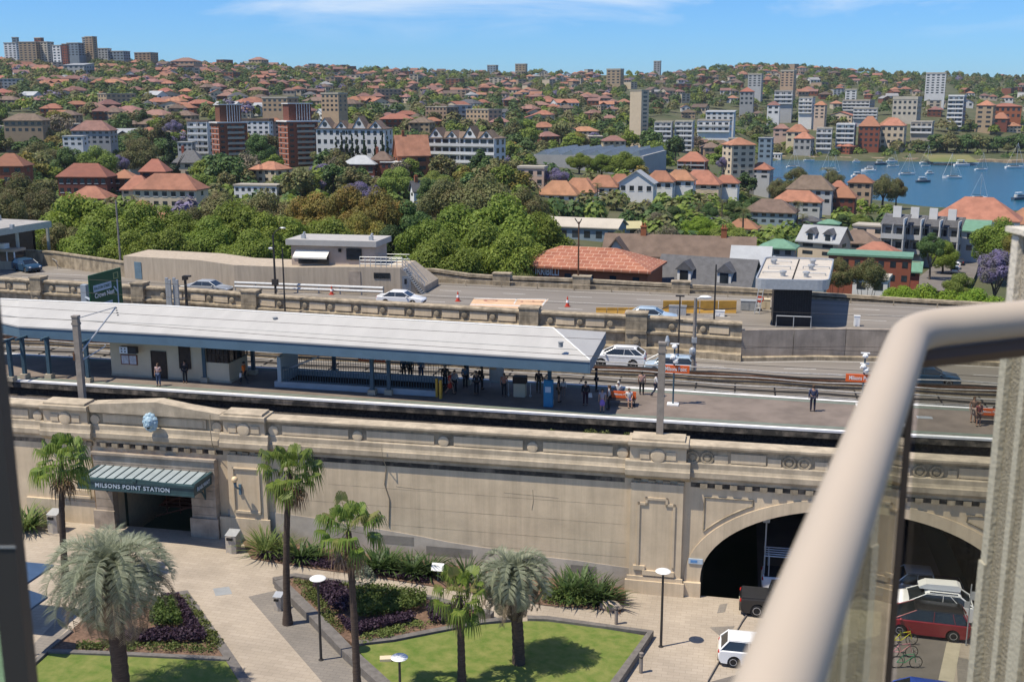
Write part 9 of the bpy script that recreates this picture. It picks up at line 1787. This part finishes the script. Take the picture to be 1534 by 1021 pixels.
def boat(kind, px, py, label, rz, dark=False, k=1.0):
 p = P(px, py, WZ); th = link(bpy.data.objects.new('sailing_boat' if kind == 's' else 'motor_boat', None)); th.location = p; th.rotation_euler = (0, 0, rz); k *= .85; th.scale = (k, k, k); tag(th, label, 'boat', 'boats moored in the harbour')
 if kind not in BM:
  L_, B, Hh = (10.5, 3.2, 1.0) if kind == 's' else (9.5, 3.2, 1.2); d = {}
  d['hull'] = (hull(L_, B, Hh).mesh('hull', m_hull, smooth=True), m_hull); v = MB(); v.prism([(-L_*.35, -B*.25), (L_*.2, -B*.22), (L_*.28, 0), (L_*.2, B*.22), (-L_*.35, B*.25)], Hh+.05, Hh+(.55 if kind == 's' else 1.3)); d['cabin'] = (v.mesh('cabin', m_deck), m_deck)
  v = MB(); z = Hh+.2 if kind == 's' else Hh+.6; v.box(-L_*.28, L_*.18, -B*.262, B*.262, z, z+.35 if kind == 's' else z+.5); d['window'] = (v.mesh('window', m_glz), m_glz)
  if kind == 's':
   v = MB(); v.tube([(.8, 0, .8), (.8, 0, 14)], [.13, .09], 6); v.tube([(.8, 0, 9), (.8, -.9, 9)], .03, 4); v.tube([(.8, 0, 9), (.8, .9, 9)], .03, 4); d['mast'] = (v.mesh('mast', m_galv), m_galv)
   v = MB(); v.tube([(.7, 0, 2.3), (-3.8, 0, 2.4)], .22, 6); d['boom'] = (v.mesh('boom', m_sail), m_sail)
   v = MB(); v.tube([(.8, 0, 13.6), (5.1, 0, 1.3)], .07, 4); v.tube([(.8, 0, 13.8), (-5.1, 0, 1.2)], .035, 4); d['stay'] = (v.mesh('stay', m_hull), m_hull)
  else:
   v = MB(); v.box(-L_*.3, L_*.1, -B*.3, B*.3, Hh+2.2, Hh+2.35); v.tube([(-L_*.28, -B*.25, Hh), (-L_*.28, -B*.25, Hh+2.2)], .06, 4); v.tube([(-L_*.28, B*.25, Hh), (-L_*.28, B*.25, Hh+2.2)], .06, 4); v.tube([(L_*.08, 0, Hh+1.2), (L_*.08, 0, Hh+2.2)], .3, 4); d['canopy'] = (v.mesh('canopy', m_hull), m_hull)
  BM[kind] = d
 for nm, (me, m_) in BM[kind].items(): o = link(bpy.data.objects.new(nm, me)); o.parent = th; (nm == 'hull' and dark) and (setattr(o.material_slots[0], 'link', 'OBJECT'), setattr(o.material_slots[0], 'material', m_hulld))
for a in (('s', 1188, 251, 'sailing boat with dark cover at left end of harbour', .1, False, 1.0), ('s', 1212, 241, 'sailing boat moored close to far shore, left', .0, False, .9), ('s', 1242, 254, 'white yacht beside another, behind the tall palm', 2.9, False, 1.0), ('s', 1249, 259.5, 'yacht nearer than the white yacht beside the tall palm', .2, False, .95), ('m', 1283, 243, 'small white motor boat close to the boat sheds', .0, False, .7), ('m', 1301, 257, 'white cabin cruiser right of the tall palm', 2.7, False, 1.1), ('m', 1285, 265, 'white launch partly hidden by tan waterside block', .2, False, 1.0), ('m', 1319, 247, 'long low motor boat under cover, mid harbour', .05, True, 1.1), ('m', 1336, 243, 'pale motor boat close to rocks mid far shore', .0, False, 1.0), ('s', 1359, 262, 'dark masted sailing boat in front of far park lawn', .0, False, 1.1), ('s', 1388, 245, 'white ketch with tall rigging before the shore grove', .1, False, 1.1), ('s', 1387, 249.5, 'low white yacht just in front of the ketch', .0, False, .7), ('m', 1393, 261, 'small white dinghy right of dark masted boat', .3, False, .75), ('m', 1383, 273, 'dark low work boat, nearest in the middle', .0, True, 1.0), ('s', 1426, 267, 'white sailing boat, middle right of the harbour', 3.0, False, 1.2), ('m', 1441, 249, 'large white cruiser before the park lawn', .1, False, 1.4), ('m', 1458, 246, 'white motor yacht behind large white cruiser', .0, False, 1.0), ('s', 1470, 255, 'white sailing boat right of large white cruiser', .1, False, .95), ('s', 1520, 252, 'long white yacht at right edge of harbour', .05, False, 1.4), ('m', 1528, 299, 'dark motor boat at right edge near big orange roof', .4, True, 1.1), ('s', 1466, 298, 'yacht behind ridge of the big white building', .2, False, 1.0), ('s', 1338, 250, 'bare masted yacht left of white ketch', .0, False, .9)): boat(*a)
# ------------------------------------------------------------------ the balcony the photo is taken from
m_rail = M('beige_powder_coat', (0.45, 0.375, 0.29), 0.55, 3, 0.05, spec=0.25)
m_bronze = M('bronze_frame', (0.10, 0.065, 0.045), 0.5, 3, 0.15)
m_dframe = M('dark_window_frame', (0.05, 0.046, 0.042), 0.5, 3, 0.1)
m_stucco = M('stucco', (0.50, 0.44, 0.35), 0.95, 30, 0.15, bump=1.0, bscale=140)
m_stuccol = M('smooth_stucco_band', (0.60, 0.545, 0.45), 0.9, 20, 0.08, bump=0.3, bscale=90)
RZ = CH-0.33
A0 = P(1163, 1035, RZ-0.055); C0 = P(1366, 494, RZ); B1 = P(1600, 470, RZ)
A1 = A0-(C0-A0).normalized()*1.6
br = thing('balcony_railing', 'beige tubular balcony handrail with glass panels in foreground', 'railing', tuple(C0), 'W')
v = MB(); d1 = (A0-C0).normalized(); d2 = (B1-C0).normalized(); pts = [A1, A0]
for i in range(9): f = i/8; pts.append((C0+d1*.07)*(1-f)**2+C0*2*f*(1-f)+(C0+d2*.07)*f*f)
pts += [B1, B1+d2*.5]; v.tube(pts, 0.0285, 20); part(br, 'handrail', v, m_rail, smooth=True)
zb = RZ-1.0
def pane(a, b, t_=0.012, zt=RZ-.06):
 d = (b-a); d.z = 0; n_ = Vector((-d.y, d.x, 0)).normalized()*t_/2; v = MB(); v.add([(*(a-n_).xy, zb), (*(b-n_).xy, zb), (*(b-n_).xy, zt), (*(a-n_).xy, zt), (*(a+n_).xy, zb), (*(b+n_).xy, zb), (*(b+n_).xy, zt), (*(a+n_).xy, zt)], [(0, 1, 2, 3), (4, 7, 6, 5), (0, 4, 5, 1), (1, 5, 6, 2), (2, 6, 7, 3), (3, 7, 4, 0)]); return v
part(br, 'side_glass_panel', pane(A1, C0+d1*.05), GLASS('side_glass', (0.62, 0.66, 0.58), ior=3.6))
part(br, 'front_glass_panel', pane(C0+d2*.03, B1), GLASS('front_glass', (0.80, 0.81, 0.78), ior=1.35))
v = MB(); cx, cy = C0.x, C0.y; v.box(cx-.008, cx+.008, cy-.008, cy+.008, zb, RZ-.02, 0, .4); part(br, 'corner_post', v, m_bronze)
v = MB(); v.tube([A1+Vector((0, 0, -.045)), C0+Vector((0, 0, -.045)), B1+Vector((0, 0, -.045))], .016, 6); part(br, 'glazing_channel', v, m_bronze)
v = MB(); v.prism([(A1.x-1.5, A1.y-.5), (A1.x, A1.y), (C0.x, C0.y), (B1.x+.5, B1.y), (B1.x+.5, A1.y-.5)], zb-.2, zb-.02)
solo('balcony_slab', v, m_stucco, 'stucco edged balcony floor slab beneath the railing', 'balcony slab', 'W', recalc=True)
# stucco wall at the right: its sunlit side faces the view
yf = 2.55; wx = PY(1523, 350, yf).x; zt = PY(1523, 347, yf).z
sw_ = thing('stucco_wall', 'cream stucco side wall with smooth bands at right edge', 'wall', (wx, yf, zb), 'W')
v = MB(); v.box(wx, wx+.5, 1.2, yf, zb-4, zt); part(sw_, 'wall', v, m_stucco)
def yat(px, row): return min((abs(proj((wx, 1.5+.002*k, CH-.35-(row-500)*.0012))[0]-px), 1.5+.002*k) for k in range(520))[1]
for a, b, d, m_ in ((2.0, 10, .014, m_stuccol), (26, 32, .010, m_stuccol), (45, 58, .012, m_stuccol)):
 v = MB(); y1 = yf-a*.0042; y0 = yf-b*.0042; v.box(wx-d, wx-.0005, y0, y1, zb-4, zt-.006); part(sw_, 'smooth_band', v, m_)
v = MB(); v.box(wx-.02, wx-.0145, yf-.042, yf-.010, zb-4, PY(1485, 835, yf).z); part(sw_, 'corner_bead', v, m_stuccol)
v = MB(); v.box(wx-.022, wx+.51, 1.19, yf+.012, zt, zt+.012); part(sw_, 'cap', v, m_stuccol)
# dark frame at the left edge
e = PY(47, 1010, 1.51); lf = thing('window_frame', 'dark bronze window mullion at the left edge of view', 'window frame', (e.x-.04, 1.5, zb), 'W')
zl = PY(10, 478, 1.5).z
v = MB(); v.box(e.x-.036, e.x, 1.5, 1.53, zb-1, zl+.9); part(lf, 'mullion', v, m_dframe); v = MB(); v.box(e.x-.05, e.x-.03, 1.53, 1.56, zb-1, zl+.9); part(lf, 'inner_stop', v, m_dframe)
zz_ = PY(30, 820, 1.5).z; v = MB(); v.box(e.x-.037, e.x+.001, 1.4985, 1.4999, zz_, zz_+.003); part(lf, 'joint', v, m_galv)
v = MB(); v.box(e.x-.4, e.x-.05, 1.54, 1.546, zb-1, PY(8, 895, 1.5).z); part(lf, 'pane', v, GLASS('green_glass', (0.55, 0.75, 0.66), ior=1.5))
# ------------------------------------------------------------------ air
hm = bpy.data.materials.new('haze_air'); hm.use_nodes = True; ht = hm.node_tree; ht.nodes.remove(ht.nodes['Principled BSDF'])
pv = nd(ht, 'ShaderNodeVolumePrincipled'); pv.inputs['Color'].default_value = (0.88, 0.91, 0.95, 1); pv.inputs['Density'].default_value = 0.000048; pv.inputs['Anisotropy'].default_value = 0.2
ht.links.new(pv.outputs[0], ht.nodes['Material Output'].inputs['Volume'])
v = MB(); v.box(-7500, 7500, -250, 9200, -32, 135); o = struct('haze', v, hm, frame='W', kind='stuff')
